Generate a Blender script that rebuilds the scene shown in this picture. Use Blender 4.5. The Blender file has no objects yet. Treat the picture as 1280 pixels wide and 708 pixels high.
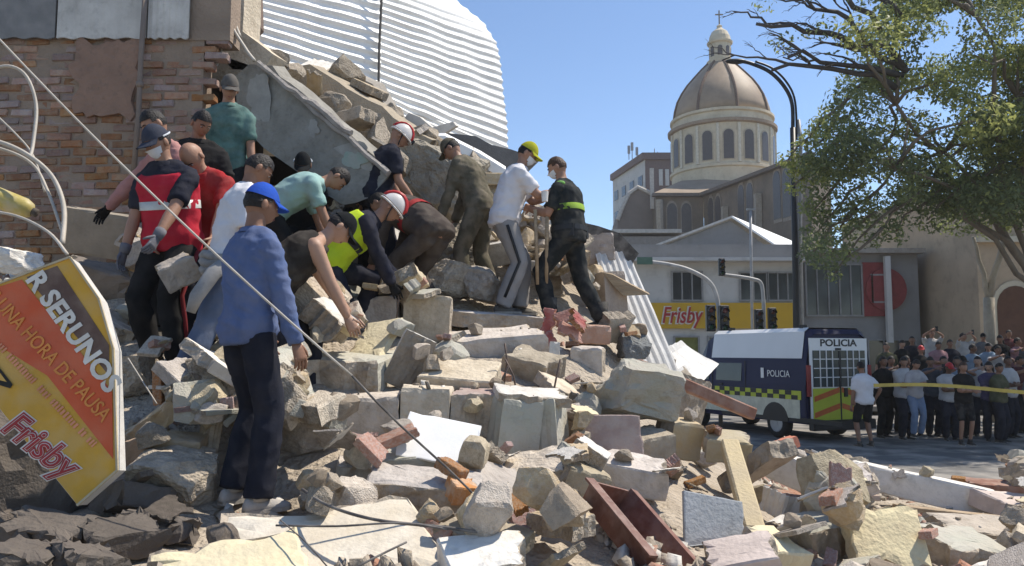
import bpy, bmesh, math, random
import numpy as np
from mathutils import Vector, Matrix, Euler, noise

SC = bpy.context.scene
COL = SC.collection
R = math.radians
random.seed(7)
RNG = np.random.default_rng(11)

# ------------------------------------------------------------------ camera
FPX, CAMZ = 1000.0, 2.0
PITCH = math.atan(86 / FPX)
cam_d = bpy.data.cameras.new('camera')
cam = bpy.data.objects.new('camera', cam_d)
COL.objects.link(cam)
cam.location = (0, 0, CAMZ)
cam.rotation_euler = (R(90) + PITCH, 0, 0)
cam_d.sensor_width = 36.0
cam_d.lens = 36.0 * FPX / 1280
cam_d.clip_start = 0.05
cam_d.clip_end = 3000
SC.camera = cam

# ------------------------------------------------------------------ sky and sun
TO_SUN = Vector((0.60, 0.24, 1.0)).normalized()
world = bpy.data.worlds.new('World')
SC.world = world
world.use_nodes = True
nt = world.node_tree
bg = nt.nodes['Background']
sky = nt.nodes.new('ShaderNodeTexSky')
sky.sky_type = 'NISHITA'
sky.sun_disc = False
sky.sun_elevation = math.asin(TO_SUN.z)
sky.sun_rotation = math.atan2(TO_SUN.x, TO_SUN.y)
sky.altitude = 1000
sky.air_density = 1.0
sky.dust_density = 0.15
sky.ozone_density = 3.5
nt.links.new(sky.outputs[0], bg.inputs[0])
bg.inputs[1].default_value = 0.138
sun_d = bpy.data.lights.new('sun', 'SUN')
sun_d.energy = 4.6
sun_d.angle = R(0.6)
sun_d.color = (1.0, 0.93, 0.82)
sun = bpy.data.objects.new('sun', sun_d)
COL.objects.link(sun)
sun.rotation_euler = TO_SUN.to_track_quat('Z', 'Y').to_euler()
SC.view_settings.view_transform = 'Standard'
SC.view_settings.look = 'None'
SC.view_settings.exposure = 0.42
SC.view_settings.gamma = 1.0
SC.cycles.max_bounces = 6
SC.cycles.transparent_max_bounces = 8
SC.cycles.use_denoising = True


def P(u, v, d):
    """The point seen at photo pixel (u, v) whose distance along the street is d metres."""
    dx, up = (u - 640) / FPX, (354 - v) / FPX
    y = math.cos(PITCH) - up * math.sin(PITCH)
    z = math.sin(PITCH) + up * math.cos(PITCH)
    return Vector((dx * d / y, d, CAMZ + z * d / y))


def pix(p):
    """World point -> photo pixel."""
    y, z = p[1], p[2] - CAMZ
    f = y * math.cos(PITCH) + z * math.sin(PITCH)
    w = -y * math.sin(PITCH) + z * math.cos(PITCH)
    return 640 + p[0] / f * FPX, 354 - w / f * FPX


# ------------------------------------------------------------------ materials
MATS = {}


def mat(name, col, rough=0.85, col2=None, var=0.25, scale=5.0, bump=0.25, bscale=45.0, metal=0.0,
        rnd=0.0, rndh=0.0, spec=0.3, dust=0.0, dustcol=(0.42, 0.38, 0.33), emit=0, trans=0.0, alpha=1.0,
        stain=0.0, stretch=(1, 1, 1), bdist=0.02):
    if name in MATS:
        return MATS[name]
    m = bpy.data.materials.new(name)
    MATS[name] = m
    m.use_nodes = True
    t = m.node_tree
    N, L = t.nodes, t.links
    b = N['Principled BSDF']
    b.inputs['Roughness'].default_value = rough
    b.inputs['Metallic'].default_value = metal
    b.inputs['Specular IOR Level'].default_value = spec
    if col2 is None:
        col2 = tuple(max(0, c * (1 - var)) for c in col)
    tc = N.new('ShaderNodeTexCoord')
    mp = N.new('ShaderNodeMapping')
    mp.inputs['Scale'].default_value = stretch
    L.new(tc.outputs['Object'], mp.inputs[0])
    n1 = N.new('ShaderNodeTexNoise')
    n1.inputs['Scale'].default_value = scale
    n1.inputs['Detail'].default_value = 5
    n1.inputs['Roughness'].default_value = 0.62
    oi = N.new('ShaderNodeObjectInfo')
    va = N.new('ShaderNodeVectorMath')
    va.operation = 'ADD'
    L.new(mp.outputs[0], va.inputs[0])
    sc = N.new('ShaderNodeMath')
    sc.operation = 'MULTIPLY'
    sc.inputs[1].default_value = 37.0 if rnd else 0.0
    L.new(oi.outputs['Random'], sc.inputs[0])
    L.new(sc.outputs[0], va.inputs[1])
    L.new(va.outputs[0], n1.inputs[0])
    rp = N.new('ShaderNodeValToRGB')
    rp.color_ramp.elements[0].position = 0.34
    rp.color_ramp.elements[1].position = 0.66
    rp.color_ramp.elements[0].color = (*col2, 1)
    rp.color_ramp.elements[1].color = (*col, 1)
    L.new(n1.outputs[0], rp.inputs[0])
    out = rp.outputs[0]
    if stain:
        n3 = N.new('ShaderNodeTexNoise')
        n3.inputs['Scale'].default_value = scale * 3.3
        n3.inputs['Detail'].default_value = 7
        n3.inputs['Roughness'].default_value = 0.7
        L.new(va.outputs[0], n3.inputs[0])
        r3 = N.new('ShaderNodeMapRange')
        r3.inputs[1].default_value = 0.52
        r3.inputs[2].default_value = 0.72
        r3.inputs[4].default_value = stain
        L.new(n3.outputs[0], r3.inputs[0])
        mx = N.new('ShaderNodeMix')
        mx.data_type = 'RGBA'
        L.new(r3.outputs[0], mx.inputs[0])
        L.new(out, mx.inputs[6])
        mx.inputs[7].default_value = (0.10, 0.085, 0.07, 1)
        out = mx.outputs[2]
    if dust:
        n4 = N.new('ShaderNodeTexNoise')
        n4.inputs['Scale'].default_value = scale * 2.1
        n4.inputs['Detail'].default_value = 6
        L.new(va.outputs[0], n4.inputs[0])
        r4 = N.new('ShaderNodeMapRange')
        r4.inputs[1].default_value = 0.42
        r4.inputs[2].default_value = 0.62
        r4.inputs[4].default_value = dust
        L.new(n4.outputs[0], r4.inputs[0])
        mx = N.new('ShaderNodeMix')
        mx.data_type = 'RGBA'
        L.new(r4.outputs[0], mx.inputs[0])
        L.new(out, mx.inputs[6])
        mx.inputs[7].default_value = (*dustcol, 1)
        out = mx.outputs[2]
    if rnd or rndh:
        hs = N.new('ShaderNodeHueSaturation')
        r1 = N.new('ShaderNodeMapRange')
        r1.inputs[3].default_value = 1 - rnd
        r1.inputs[4].default_value = 1 + rnd
        L.new(oi.outputs['Random'], r1.inputs[0])
        L.new(r1.outputs[0], hs.inputs['Value'])
        if rndh:
            mm = N.new('ShaderNodeMath')
            mm.operation = 'MULTIPLY'
            mm.inputs[1].default_value = 13.7
            L.new(oi.outputs['Random'], mm.inputs[0])
            fr = N.new('ShaderNodeMath')
            fr.operation = 'FRACT'
            L.new(mm.outputs[0], fr.inputs[0])
            r2 = N.new('ShaderNodeMapRange')
            r2.inputs[3].default_value = 0.5 - rndh
            r2.inputs[4].default_value = 0.5 + rndh
            L.new(fr.outputs[0], r2.inputs[0])
            L.new(r2.outputs[0], hs.inputs['Hue'])
            r5 = N.new('ShaderNodeMapRange')
            r5.inputs[3].default_value = 0.55
            r5.inputs[4].default_value = 1.35
            L.new(fr.outputs[0], r5.inputs[0])
            L.new(r5.outputs[0], hs.inputs['Saturation'])
        L.new(out, hs.inputs['Color'])
        out = hs.outputs[0]
    L.new(out, b.inputs['Base Color'])
    if bump:
        n2 = N.new('ShaderNodeTexNoise')
        n2.inputs['Scale'].default_value = bscale
        n2.inputs['Detail'].default_value = 4
        L.new(va.outputs[0], n2.inputs[0])
        bp = N.new('ShaderNodeBump')
        bp.inputs['Strength'].default_value = bump
        bp.inputs['Distance'].default_value = bdist
        L.new(n2.outputs[0], bp.inputs['Height'])
        L.new(bp.outputs[0], b.inputs['Normal'])
    if trans:
        tr = N.new('ShaderNodeBsdfTranslucent')
        L.new(out, tr.inputs[0])
        ms = N.new('ShaderNodeMixShader')
        ms.inputs[0].default_value = trans
        L.new(b.outputs[0], ms.inputs[1])
        L.new(tr.outputs[0], ms.inputs[2])
        L.new(ms.outputs[0], N['Material Output'].inputs[0])
    if alpha < 1:
        b.inputs['Alpha'].default_value = alpha
    return m


# rubble
M_CONC = mat('concrete', (0.53, 0.455, 0.36), col2=(0.36, 0.30, 0.23), scale=5, bump=0.7, bscale=30, rnd=0.28, rndh=0.014, stain=0.3, dust=0.55, dustcol=(0.57, 0.49, 0.39))
M_CORE = mat('broken_concrete_core', (0.46, 0.39, 0.305), col2=(0.30, 0.25, 0.19), scale=9, bump=0.65, bscale=20, rnd=0.22, stain=0.25, bdist=0.04)
M_BRICK = mat('fired_clay', (0.46, 0.23, 0.15), col2=(0.33, 0.16, 0.105), scale=6, bump=0.7, bscale=40, rnd=0.3, rndh=0.02, dust=0.55, dustcol=(0.44, 0.37, 0.31))
M_WALLBRICK = mat('old_wall_brick', (0.34, 0.185, 0.125), col2=(0.25, 0.14, 0.10), scale=5, bump=0.8, bscale=40, rnd=0.28, rndh=0.010, dust=0.6, dustcol=(0.34, 0.25, 0.18))
M_TAN = mat('tan_plaster', (0.52, 0.40, 0.24), col2=(0.40, 0.30, 0.19), scale=4, bump=0.5, bscale=30, rnd=0.15, dust=0.4, dustcol=(0.55, 0.48, 0.38))
M_WHITE = mat('white_plaster', (0.74, 0.70, 0.63), col2=(0.56, 0.52, 0.46), scale=3.5, bump=0.35, bscale=35, rnd=0.12, stain=0.3)
M_GREEN = mat('green_grey_plaster', (0.39, 0.385, 0.315), col2=(0.44, 0.40, 0.33), scale=3, bump=0.5, bscale=30, rnd=0.12, stain=0.3, dust=0.4, dustcol=(0.45, 0.42, 0.36))
M_CREAM = mat('cream_plaster', (0.72, 0.62, 0.40), col2=(0.60, 0.52, 0.36), scale=4, bump=0.4, bscale=30, stain=0.15)
M_PINK = mat('pinkish_stone', (0.42, 0.30, 0.26), col2=(0.32, 0.24, 0.21), scale=5, bump=0.4, bscale=40, dust=0.4)
M_GREYPAINT = mat('grey_painted_panel', (0.40, 0.41, 0.42), col2=(0.33, 0.34, 0.34), scale=4, bump=0.3, stain=0.3)
M_SOIL = mat('dust_and_grit', (0.47, 0.40, 0.315), col2=(0.33, 0.275, 0.21), scale=2.2, bump=1.0, bscale=22, stain=0.3, bdist=0.05)
M_DARK = mat('shade_dark_debris', (0.13, 0.108, 0.09), col2=(0.09, 0.075, 0.062), scale=3, bump=0.4, bscale=50, rnd=0.15, dust=.3, dustcol=(.16, .135, .11))  # dark tone paints the lower-left shade; the canister cap uses it too
M_WOOD = mat('old_timber', (0.42, 0.32, 0.21), col2=(0.30, 0.22, 0.14), scale=3, bump=0.6, bscale=18, stretch=(1, 1, 6), rnd=0.1)
M_WOODRED = mat('reddish_timber', (0.30, 0.15, 0.10), col2=(0.20, 0.10, 0.07), scale=4, bump=0.5, bscale=18, dust=0.25)
M_RUST = mat('rusty_steel', (0.20, 0.075, 0.045), col2=(0.12, 0.05, 0.035), rough=0.55, scale=6, bump=0.3, spec=0.5, dust=0.25, dustcol=(0.34, 0.26, 0.22))
M_REBAR = mat('rebar_steel', (0.16, 0.12, 0.10), rough=0.7, bump=0.2, metal=0.3)
M_CABLE_L = mat('pale_cable', (0.50, 0.45, 0.38), rough=0.6, bump=0.1, dust=0.4)
M_CABLE_D = mat('dark_cable', (0.10, 0.09, 0.085), rough=0.6, bump=0.1, dust=0.3)
M_ZINC = mat('white_corrugated_metal', (0.90, 0.885, 0.85), col2=(0.82, 0.80, 0.76), rough=0.5, scale=2.2, bump=0.12, bscale=12, spec=0.4, stain=0.12)
M_GALV = mat('galvanised_sheet', (0.62, 0.585, 0.53), col2=(0.46, 0.43, 0.385), rough=0.6, scale=3, bump=0.2, spec=0.3, stain=0.3)
M_TARP = mat('dark_roofing_sheet', (0.055, 0.05, 0.047), col2=(0.09, 0.08, 0.07), rough=0.7, scale=4, bump=0.3, dust=0.3)

# ------------------------------------------------------------------ mesh helpers


def wm(o):
    m = o.matrix_basis.copy()
    while o.parent:
        o = o.parent
        m = o.matrix_basis @ m
    return m


def tag(o, label=None, cat=None, group=None, kind=None):
    if label:
        o['label'] = label
    if cat:
        o['category'] = cat
    if group:
        o['group'] = group
    if kind:
        o['kind'] = kind
    return o


def thing(name, label, cat, loc=(0, 0, 0), rz=0.0, group=None, rot=None):
    o = bpy.data.objects.new(name, None)
    o.empty_display_size = 0.2
    COL.objects.link(o)
    o.location = loc
    o.rotation_euler = rot if rot is not None else (0, 0, rz)
    return tag(o, label, cat, group)


class MB:
    def __init__(s):
        s.v, s.f, s.mi = [], [], []

    def add(s, vs, fs, mi=0):
        k = len(s.v)
        s.v += [tuple(p) for p in vs]
        s.f += [tuple(i + k for i in f) for f in fs]
        s.mi += [mi] * len(fs)
        return s

    def box(s, c, size, rot=None, mi=0):
        hx, hy, hz = (x / 2 for x in size)
        M = rot if isinstance(rot, Matrix) else (Euler(rot).to_matrix() if rot is not None else Matrix.Identity(3))
        c = Vector(c)
        vs = [c + M @ Vector((sx * hx, sy * hy, sz * hz)) for sz in (-1, 1) for sx, sy in ((-1, -1), (1, -1), (1, 1), (-1, 1))]
        return s.add(vs, [(3, 2, 1, 0), (4, 5, 6, 7), (0, 1, 5, 4), (1, 2, 6, 5), (2, 3, 7, 6), (3, 0, 4, 7)], mi)

    def beam(s, a, b, w, h, mi=0, up=(0, 0, 1)):
        a, b = Vector(a), Vector(b)
        d = (b - a).normalized()
        r = d.cross(Vector(up))
        if r.length < 1e-4:
            r = d.cross(Vector((0, 1, 0)))
        r.normalize()
        n = r.cross(d)
        M = Matrix((r, d, n)).transposed()
        return s.box((a + b) / 2, (w, (b - a).length, h), M, mi)

    def tube(s, pts, rad, seg=8, cap=True, mi=0, ell=None):
        pts = [Vector(p) for p in pts]
        n = len(pts)
        if not hasattr(rad, '__len__'):
            rad = [rad] * n
        ref = None
        vs, fs = [], []
        for i, p in enumerate(pts):
            t = (pts[min(i + 1, n - 1)] - pts[max(i - 1, 0)])
            if t.length < 1e-7:
                t = Vector((0, 0, 1))
            t.normalize()
            if ref is None:
                ref = t.orthogonal().normalized()
            ref = (ref - t * ref.dot(t))
            if ref.length < 1e-5:
                ref = t.orthogonal()
            ref.normalize()
            bi = t.cross(ref)
            for k in range(seg):
                a = 2 * math.pi * k / seg
                vs.append(p + (ref * math.cos(a) + bi * math.sin(a)) * rad[i])
        for i in range(n - 1):
            for k in range(seg):
                k2 = (k + 1) % seg
                fs.append((i * seg + k, i * seg + k2, (i + 1) * seg + k2, (i + 1) * seg + k))
        if cap:
            fs.append(tuple(range(seg - 1, -1, -1)))
            fs.append(tuple((n - 1) * seg + k for k in range(seg)))
        return s.add(vs, fs, mi)

    def rings(s, rings, cap=True, mi=0):
        """rings: lists of points with the same count."""
        seg = len(rings[0])
        vs = [p for r in rings for p in r]
        fs = []
        for i in range(len(rings) - 1):
            for k in range(seg):
                k2 = (k + 1) % seg
                fs.append((i * seg + k, i * seg + k2, (i + 1) * seg + k2, (i + 1) * seg + k))
        if cap:
            fs.append(tuple(range(seg - 1, -1, -1)))
            fs.append(tuple((len(rings) - 1) * seg + k for k in range(seg)))
        return s.add(vs, fs, mi)

    def lathe(s, prof, c=(0, 0, 0), seg=24, cap=True, mi=0, a0=0.0):
        c = Vector(c)
        return s.rings([[c + Vector((r * math.cos(a0 + 2 * math.pi * k / seg), r * math.sin(a0 + 2 * math.pi * k / seg), z)) for k in range(seg)] for r, z in prof], cap, mi)

    def ball(s, c, r, seg=10, ring=7, M=None, mi=0):
        c = Vector(c)
        if not hasattr(r, '__len__'):
            r = (r, r, r)
        rs = []
        for i in range(ring + 1):
            th = math.pi * (0.02 + 0.96 * i / ring)
            row = []
            for k in range(seg):
                a = 2 * math.pi * k / seg
                p = Vector((r[0] * math.sin(th) * math.cos(a), r[1] * math.sin(th) * math.sin(a), -r[2] * math.cos(th)))
                row.append(c + (M @ p if M else p))
            rs.append(row)
        return s.rings(rs, True, mi)

    def prism(s, poly, nrm, mi=0):
        """poly: 3D points of a planar outline, extruded by the vector nrm."""
        n = len(poly)
        nv = Vector(nrm)
        vs = [Vector(p) for p in poly] + [Vector(p) + nv for p in poly]
        fs = [tuple(range(n)), tuple(range(2 * n - 1, n - 1, -1))]
        for i in range(n):
            j = (i + 1) % n
            fs.append((i, i + n, j + n, j))
        return s.add(vs, fs, mi)

    def build(s, name, mats, parent=None, smooth=False, world=True, bevel=0.0, recalc=True, link=True):
        me = bpy.data.meshes.new(name)
        vs = s.v
        if parent is not None and world:
            inv = wm(parent).inverted()
            vs = [inv @ Vector(p) for p in vs]
        me.from_pydata([tuple(p) for p in vs], [], s.f)
        if not isinstance(mats, (list, tuple)):
            mats = [mats]
        for m in mats:
            me.materials.append(m)
        if len(mats) > 1:
            me.polygons.foreach_set('material_index', s.mi)
        if recalc or bevel:
            bm = bmesh.new()
            bm.from_mesh(me)
            if bevel:
                bmesh.ops.bevel(bm, geom=bm.edges[:], offset=bevel, segments=1, affect='EDGES', clamp_overlap=True)
            bmesh.ops.recalc_face_normals(bm, faces=bm.faces[:])
            bm.to_mesh(me)
            bm.free()
        if smooth:
            me.polygons.foreach_set('use_smooth', [True] * len(me.polygons))
        me.update()
        o = bpy.data.objects.new(name, me)
        if link:
            COL.objects.link(o)
        if parent is not None:
            o.parent = parent
        return o


TMP = bpy.data.scenes.new('tmp_scene')


def evaluated_mesh(ob):
    TMP.collection.objects.link(ob)
    with bpy.context.temp_override(scene=TMP, view_layer=TMP.view_layers[0]):
        dg = bpy.context.evaluated_depsgraph_get()
        dg.update()
    me = bpy.data.meshes.new_from_object(ob.evaluated_get(dg))
    data = ob.data
    bpy.data.objects.remove(ob)
    if isinstance(data, bpy.types.Mesh):
        bpy.data.meshes.remove(data)
    else:
        bpy.data.curves.remove(data)
    return me


def remesh(mb, vox, smooth=3):
    me = bpy.data.meshes.new('t')
    me.from_pydata(mb.v, [], mb.f)
    bm = bmesh.new()
    bm.from_mesh(me)
    bmesh.ops.recalc_face_normals(bm, faces=bm.faces[:])
    bm.to_mesh(me)
    bm.free()
    ob = bpy.data.objects.new('t', me)
    m = ob.modifiers.new('r', 'REMESH')
    m.mode = 'VOXEL'
    m.voxel_size = vox
    m2 = ob.modifiers.new('s', 'SMOOTH')
    m2.factor = 0.5
    m2.iterations = smooth
    return evaluated_mesh(ob)


def text_mesh(body, size=1.0, extrude=0.0, shear=0.0, offset=0.0, sx=1.0, bold=0.0, spacing=1.0):
    cu = bpy.data.curves.new('t', 'FONT')
    cu.body = body
    cu.size = size
    cu.extrude = extrude
    cu.shear = shear
    cu.offset = offset + bold
    cu.space_character = spacing
    cu.align_x = 'LEFT'
    cu.resolution_u = 3
    ob = bpy.data.objects.new('t', cu)
    ob.scale = (1, 1, 1)
    me = evaluated_mesh(ob)
    if sx != 1.0:
        me.transform(Matrix.Diagonal((sx, 1, 1, 1)))
    return me


def put_text(name, body, m, parent, origin, ex, ey, size, sx=1.0, extrude=0.002, shear=0, bold=0.0, center=False, lift=0.0, width=None, spacing=1.0):
    """Lettering as a mesh: origin, reading direction ex and up direction ey in world space."""
    me = text_mesh(body, size, extrude, shear, 0, sx, bold, spacing)
    ex = Vector(ex).normalized()
    ey = (Vector(ey) - ex * Vector(ey).dot(ex)).normalized()
    ez = ex.cross(ey)
    xs = [v.co.x for v in me.vertices]
    if width:
        w = max(xs) - min(xs)
        me.transform(Matrix.Diagonal((width / w, 1, 1, 1)))
        xs = [v.co.x for v in me.vertices]
    if center:
        me.transform(Matrix.Translation((-(max(xs) + min(xs)) / 2, 0, 0)))
    M = Matrix((ex, ey, ez)).transposed().to_4x4()
    M.translation = Vector(origin) + ez * lift
    if parent is not None:
        M = wm(parent).inverted() @ M
    me.transform(M)
    me.materials.clear()
    me.materials.append(m)
    me.name = name
    o = bpy.data.objects.new(name, me)
    COL.objects.link(o)
    if parent is not None:
        o.parent = parent
    return o


def copy_obj(o, parent=None, name=None):
    c = o.copy()
    if name:
        c.name = name
    COL.objects.link(c)
    if parent is not None:
        c.parent = parent
    return c


def set_mats(o, *ms):
    for i, m in enumerate(ms):
        if i < len(o.material_slots):
            o.material_slots[i].link = 'OBJECT'
            o.material_slots[i].material = m

# ================================================================== THE SETTING
M_ASPH = mat('asphalt', (0.15, 0.142, 0.132), col2=(0.10, 0.096, 0.09), rough=0.9, scale=0.7, bump=0.5, bscale=60, dust=0.75, dustcol=(0.34, 0.31, 0.27))
M_PAVE = mat('pavement_concrete', (0.30, 0.28, 0.25), col2=(0.22, 0.20, 0.18), scale=1.2, bump=0.4)
M_EARTH = mat('city_ground', (0.16, 0.15, 0.13), scale=0.05, bump=0)

g = MB()
g.add([(-300, -60, -0.012), (300, -60, -0.012), (300, 400, -0.012), (-300, 400, -0.012)], [(0, 1, 2, 3)])
tag(g.build('ground', M_EARTH), kind='structure')
g = MB()
g.add([(-60, -20, 0), (60, -20, 0), (60, 29.5, 0), (-60, 29.5, 0)], [(0, 1, 2, 3)])
tag(g.build('road', M_ASPH), kind='structure')
g = MB()
g.box((12, 36, 0.06), (80, 12.99, 0.13))
tag(g.build('pavement', M_PAVE, bevel=0.02), kind='structure')

# ---- the debris mound: a height field through surveyed points
CTRL = [  # photo column, row, distance
    (-150, 760, 2.7), (60, 770, 2.8), (250, 745, 3.0), (450, 740, 3.05), (640, 745, 3.1), (850, 750, 3.3), (1080, 765, 3.6), (1330, 770, 4.0),
    (20, 690, 3.6), (180, 665, 3.8), (325, 640, 4.3), (480, 655, 4.0), (640, 668, 4.1), (800, 680, 4.2), (950, 685, 4.5), (1100, 705, 4.7), (1290, 715, 5.0),
    (60, 600, 4.6), (180, 570, 4.7), (430, 560, 4.9), (560, 580, 4.8), (660, 590, 5.0), (800, 610, 5.1), (910, 640, 5.3), (1010, 655, 5.7), (1150, 660, 6.2), (1290, 665, 6.6),
    (100, 480, 5.7), (200, 460, 5.8), (300, 500, 5.4), (440, 500, 5.6), (560, 515, 5.6), (680, 510, 5.8), (780, 535, 6.0), (880, 585, 6.4), (1000, 620, 7.0), (1150, 625, 7.8), (1290, 630, 8.3),
    (260, 445, 6.0), (420, 425, 6.3), (520, 425, 6.7), (640, 425, 7.0), (740, 440, 7.0), (830, 530, 7.4), (940, 595, 8.2), (1100, 607, 9.2), (1280, 604, 9.8),
    (450, 388, 7.4), (560, 390, 7.9), (650, 388, 8.1), (730, 394, 8.1), (790, 450, 8.4), (860, 545, 8.9),
    (-60, 350, 7.7), (60, 345, 7.6), (170, 350, 7.5), (260, 350, 7.9), (340, 335, 8.6), (430, 320, 8.9), (520, 270, 9.6), (590, 250, 10.0), (680, 310, 9.8), (740, 340, 9.8), (800, 440, 9.8),
]
cp = [tuple(P(*c)) for c in CTRL]
cp += [(-3.5, 9.5, 3.4), (-1.5, 11, 4.2), (0.0, 12, 3.6), (1.5, 11.6, 1.6), (2.4, 10.6, 0.2), (3.5, 10.6, 0.0), (5.5, 11.6, -0.05), (7.5, 10.5, -0.08), (8.3, 8, -0.08),
       (8, 5, -0.05), (6.5, 2.5, 0.0), (4, 1, 0.1), (0, 0.2, 0.35), (-3, 0.6, 0.5), (-6, 2, 1.0), (-7, 5, 2.0), (-7, 8, 2.6), (-6, 11, 2.5), (-2, 13, 2.5), (1, 14, 0.4), (4.5, 13, -0.1), (2, 0.0, 0.2)]
cp = np.array(cp)


def rbf_fit(pts, smooth=0.02):
    n = len(pts)
    d = np.linalg.norm(pts[:, None, :2] - pts[None, :, :2], axis=2)
    A = np.zeros((n + 3, n + 3))
    A[:n, :n] = -d - np.eye(n) * smooth * -1
    A[:n, n] = 1
    A[:n, n + 1:] = pts[:, :2]
    A[n, :n] = 1
    A[n + 1:, :n] = pts[:, :2].T
    b = np.zeros(n + 3)
    b[:n] = pts[:, 2]
    return np.linalg.solve(A, b)


W = rbf_fit(cp)
GX0, GX1, GY0, GY1, GC = -8.0, 9.0, 0.0, 14.0, 0.05
NX, NY = int((GX1 - GX0) / GC) + 1, int((GY1 - GY0) / GC) + 1
gx = GX0 + np.arange(NX) * GC
gy = GY0 + np.arange(NY) * GC
XX, YY = np.meshgrid(gx, gy, indexing='ij')
HH = np.full(XX.shape, W[-3]) + W[-2] * XX + W[-1] * YY
for i, c in enumerate(cp):
    HH += W[i] * -np.hypot(XX - c[0], YY - c[1])
# fall off to the street outside the heap
edge = np.minimum.reduce([XX - GX0, GX1 - XX, GY1 - YY]) / 1.2
HH = np.where(HH > 0, HH * np.clip(edge, 0, 1), HH)
HH = np.maximum(HH - 0.06, -0.15)


def hgt(x, y):
    i = min(max(int((x - GX0) / GC), 0), NX - 1)
    j = min(max(int((y - GY0) / GC), 0), NY - 1)
    return HH[i, j]


step = 2
vs, fs = [], []
xi, yi = list(range(0, NX, step)), list(range(0, NY, step))
for a in xi:
    for b in yi:
        x, y = gx[a], gy[b]
        z = HH[a, b]
        if z > -0.1:
            z += 0.05 * noise.noise(Vector((x * 1.7, y * 1.7, 0))) + 0.035 * noise.noise(Vector((x * 5, y * 5, 3)))
        vs.append((x, y, z))
ny = len(yi)
for a in range(len(xi) - 1):
    for b in range(ny - 1):
        q = (a * ny + b, (a + 1) * ny + b, (a + 1) * ny + b + 1, a * ny + b + 1)
        if max(vs[k][2] for k in q) > -0.11:
            fs.append(q)
mb = MB()
mb.add(vs, fs)
tag(mb.build('debris_mound', M_SOIL, smooth=True), kind='structure')

# ================================================================== LEFT: BRICK WALL WITH SHEET BAND
M_MORTAR = mat('mortar', (0.31, 0.235, 0.175), col2=(0.24, 0.18, 0.135), scale=4, bump=0.8, bscale=30)
M_MUDPLASTER = mat('brown_plaster', (0.30, 0.185, 0.13), col2=(0.24, 0.15, 0.108), scale=4, bump=0.9, bscale=18, stain=0.45)
wy = 8.2
wall = thing('brick_wall', 'old bare brick wall of the damaged house with patchy plaster and a pipe', 'wall', (-4.4, wy, 2.0))
x0, x1, z0, z1 = -6.0, P(262, 100, wy).x, 2.75, P(100, 38, wy).z
MB().box(((x0 + x1) / 2 - 0.05, wy + 0.2, (z0 + z1) / 2), (x1 - x0 - 0.1, 0.24, z1 - z0)).build('core', M_MORTAR, wall)
brick_me = []
for k in range(5):
    b = MB().box((0, 0, 0), (0.255 - 0.012 * (k % 3), 0.12, 0.074))
    o = b.build('brick', M_WALLBRICK, None, bevel=0.009, link=False)
    rr = random.Random(k)
    for v in o.data.vertices:
        v.co += Vector((rr.uniform(-1, 1), rr.uniform(-1, 1), rr.uniform(-1, 1))) * 0.006
    brick_me.append(o.data)
    bpy.data.objects.remove(o)
rr = random.Random(4)
pl = [P(92, 55, wy), P(170, 142, wy)]
row = 0
z = z0 + 0.04
nb = 0
while z < z1 - 0.03:
    xr = x1 + rr.uniform(-0.22, 0.10)
    x = x0 + (0.135 if row % 2 else 0.0)
    while x < xr:
        inplaster = pl[0].x + 0.02 < x < pl[1].x - 0.05 and pl[1].z < z < pl[0].z
        if not inplaster and rr.random() > 0.05:
            o = bpy.data.objects.new('brick', brick_me[rr.randrange(5)])
            COL.objects.link(o)
            o.parent = wall
            o.location = Vector((x + rr.uniform(-.006, .006), wy + 0.125 + rr.choice((0, 0, 0, 0.010, -0.012, 0.018)) + rr.uniform(-.006, .006), z + rr.uniform(-.009, .009))) - wall.location
            o.rotation_euler = (rr.uniform(-.05, .05), rr.uniform(-.035, .035), rr.uniform(-.06, .06))
            nb += 1
        x += 0.272
    z += 0.0865
    row += 1


def patch(name, u0, v0, u1, v1, d, th, m, parent, seed, n=40, jag=0.24):
    rr = random.Random(seed)
    c = (P(u0, v0, d) + P(u1, v1, d)) / 2
    hx, hz = abs(P(u1, v0, d).x - P(u0, v0, d).x) / 2, abs(P(u0, v1, d).z - P(u0, v0, d).z) / 2
    poly = []
    for k in range(n):
        a = 2 * math.pi * k / n
        ca, sa = math.cos(a), math.sin(a)
        q = 1 / max(abs(ca), abs(sa)) ** 0.75
        j = 1 + rr.uniform(-jag, jag)
        j = 1 + jag * (noise.noise(Vector((ca * 2, sa * 2, seed))) * 1.4 + noise.noise(Vector((ca * 6, sa * 6, seed))) * .7)
        poly.append((c.x + hx * ca * q * j, d, c.z + hz * sa * q * j))
    return MB().prism(poly, (0, th, 0)).build(name, m, parent)


patch('plaster', 92, 52, 172, 145, wy + 0.015, 0.09, M_MUDPLASTER, wall, 1)
mb = MB()
px = P(175, 100, wy - 0.05).x
mb.tube([(px + 0.02, wy - 0.05, z1 + 0.4), (px, wy - 0.05, z1 - 0.3), (px, wy - 0.05, z1 - 0.9), (px - 0.03, wy - 0.06, z0 + 0.9)], 0.028, 8)
mb.tube([(px, wy - 0.05, P(175, 108, wy).z - 0.03), (px, wy - 0.05, P(175, 108, wy).z + 0.03)], 0.04, 8)
mb.build('pipe', mat('brown_pipe', (0.25, 0.19, 0.15), rough=0.6, bump=0.1), wall, smooth=True)
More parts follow.
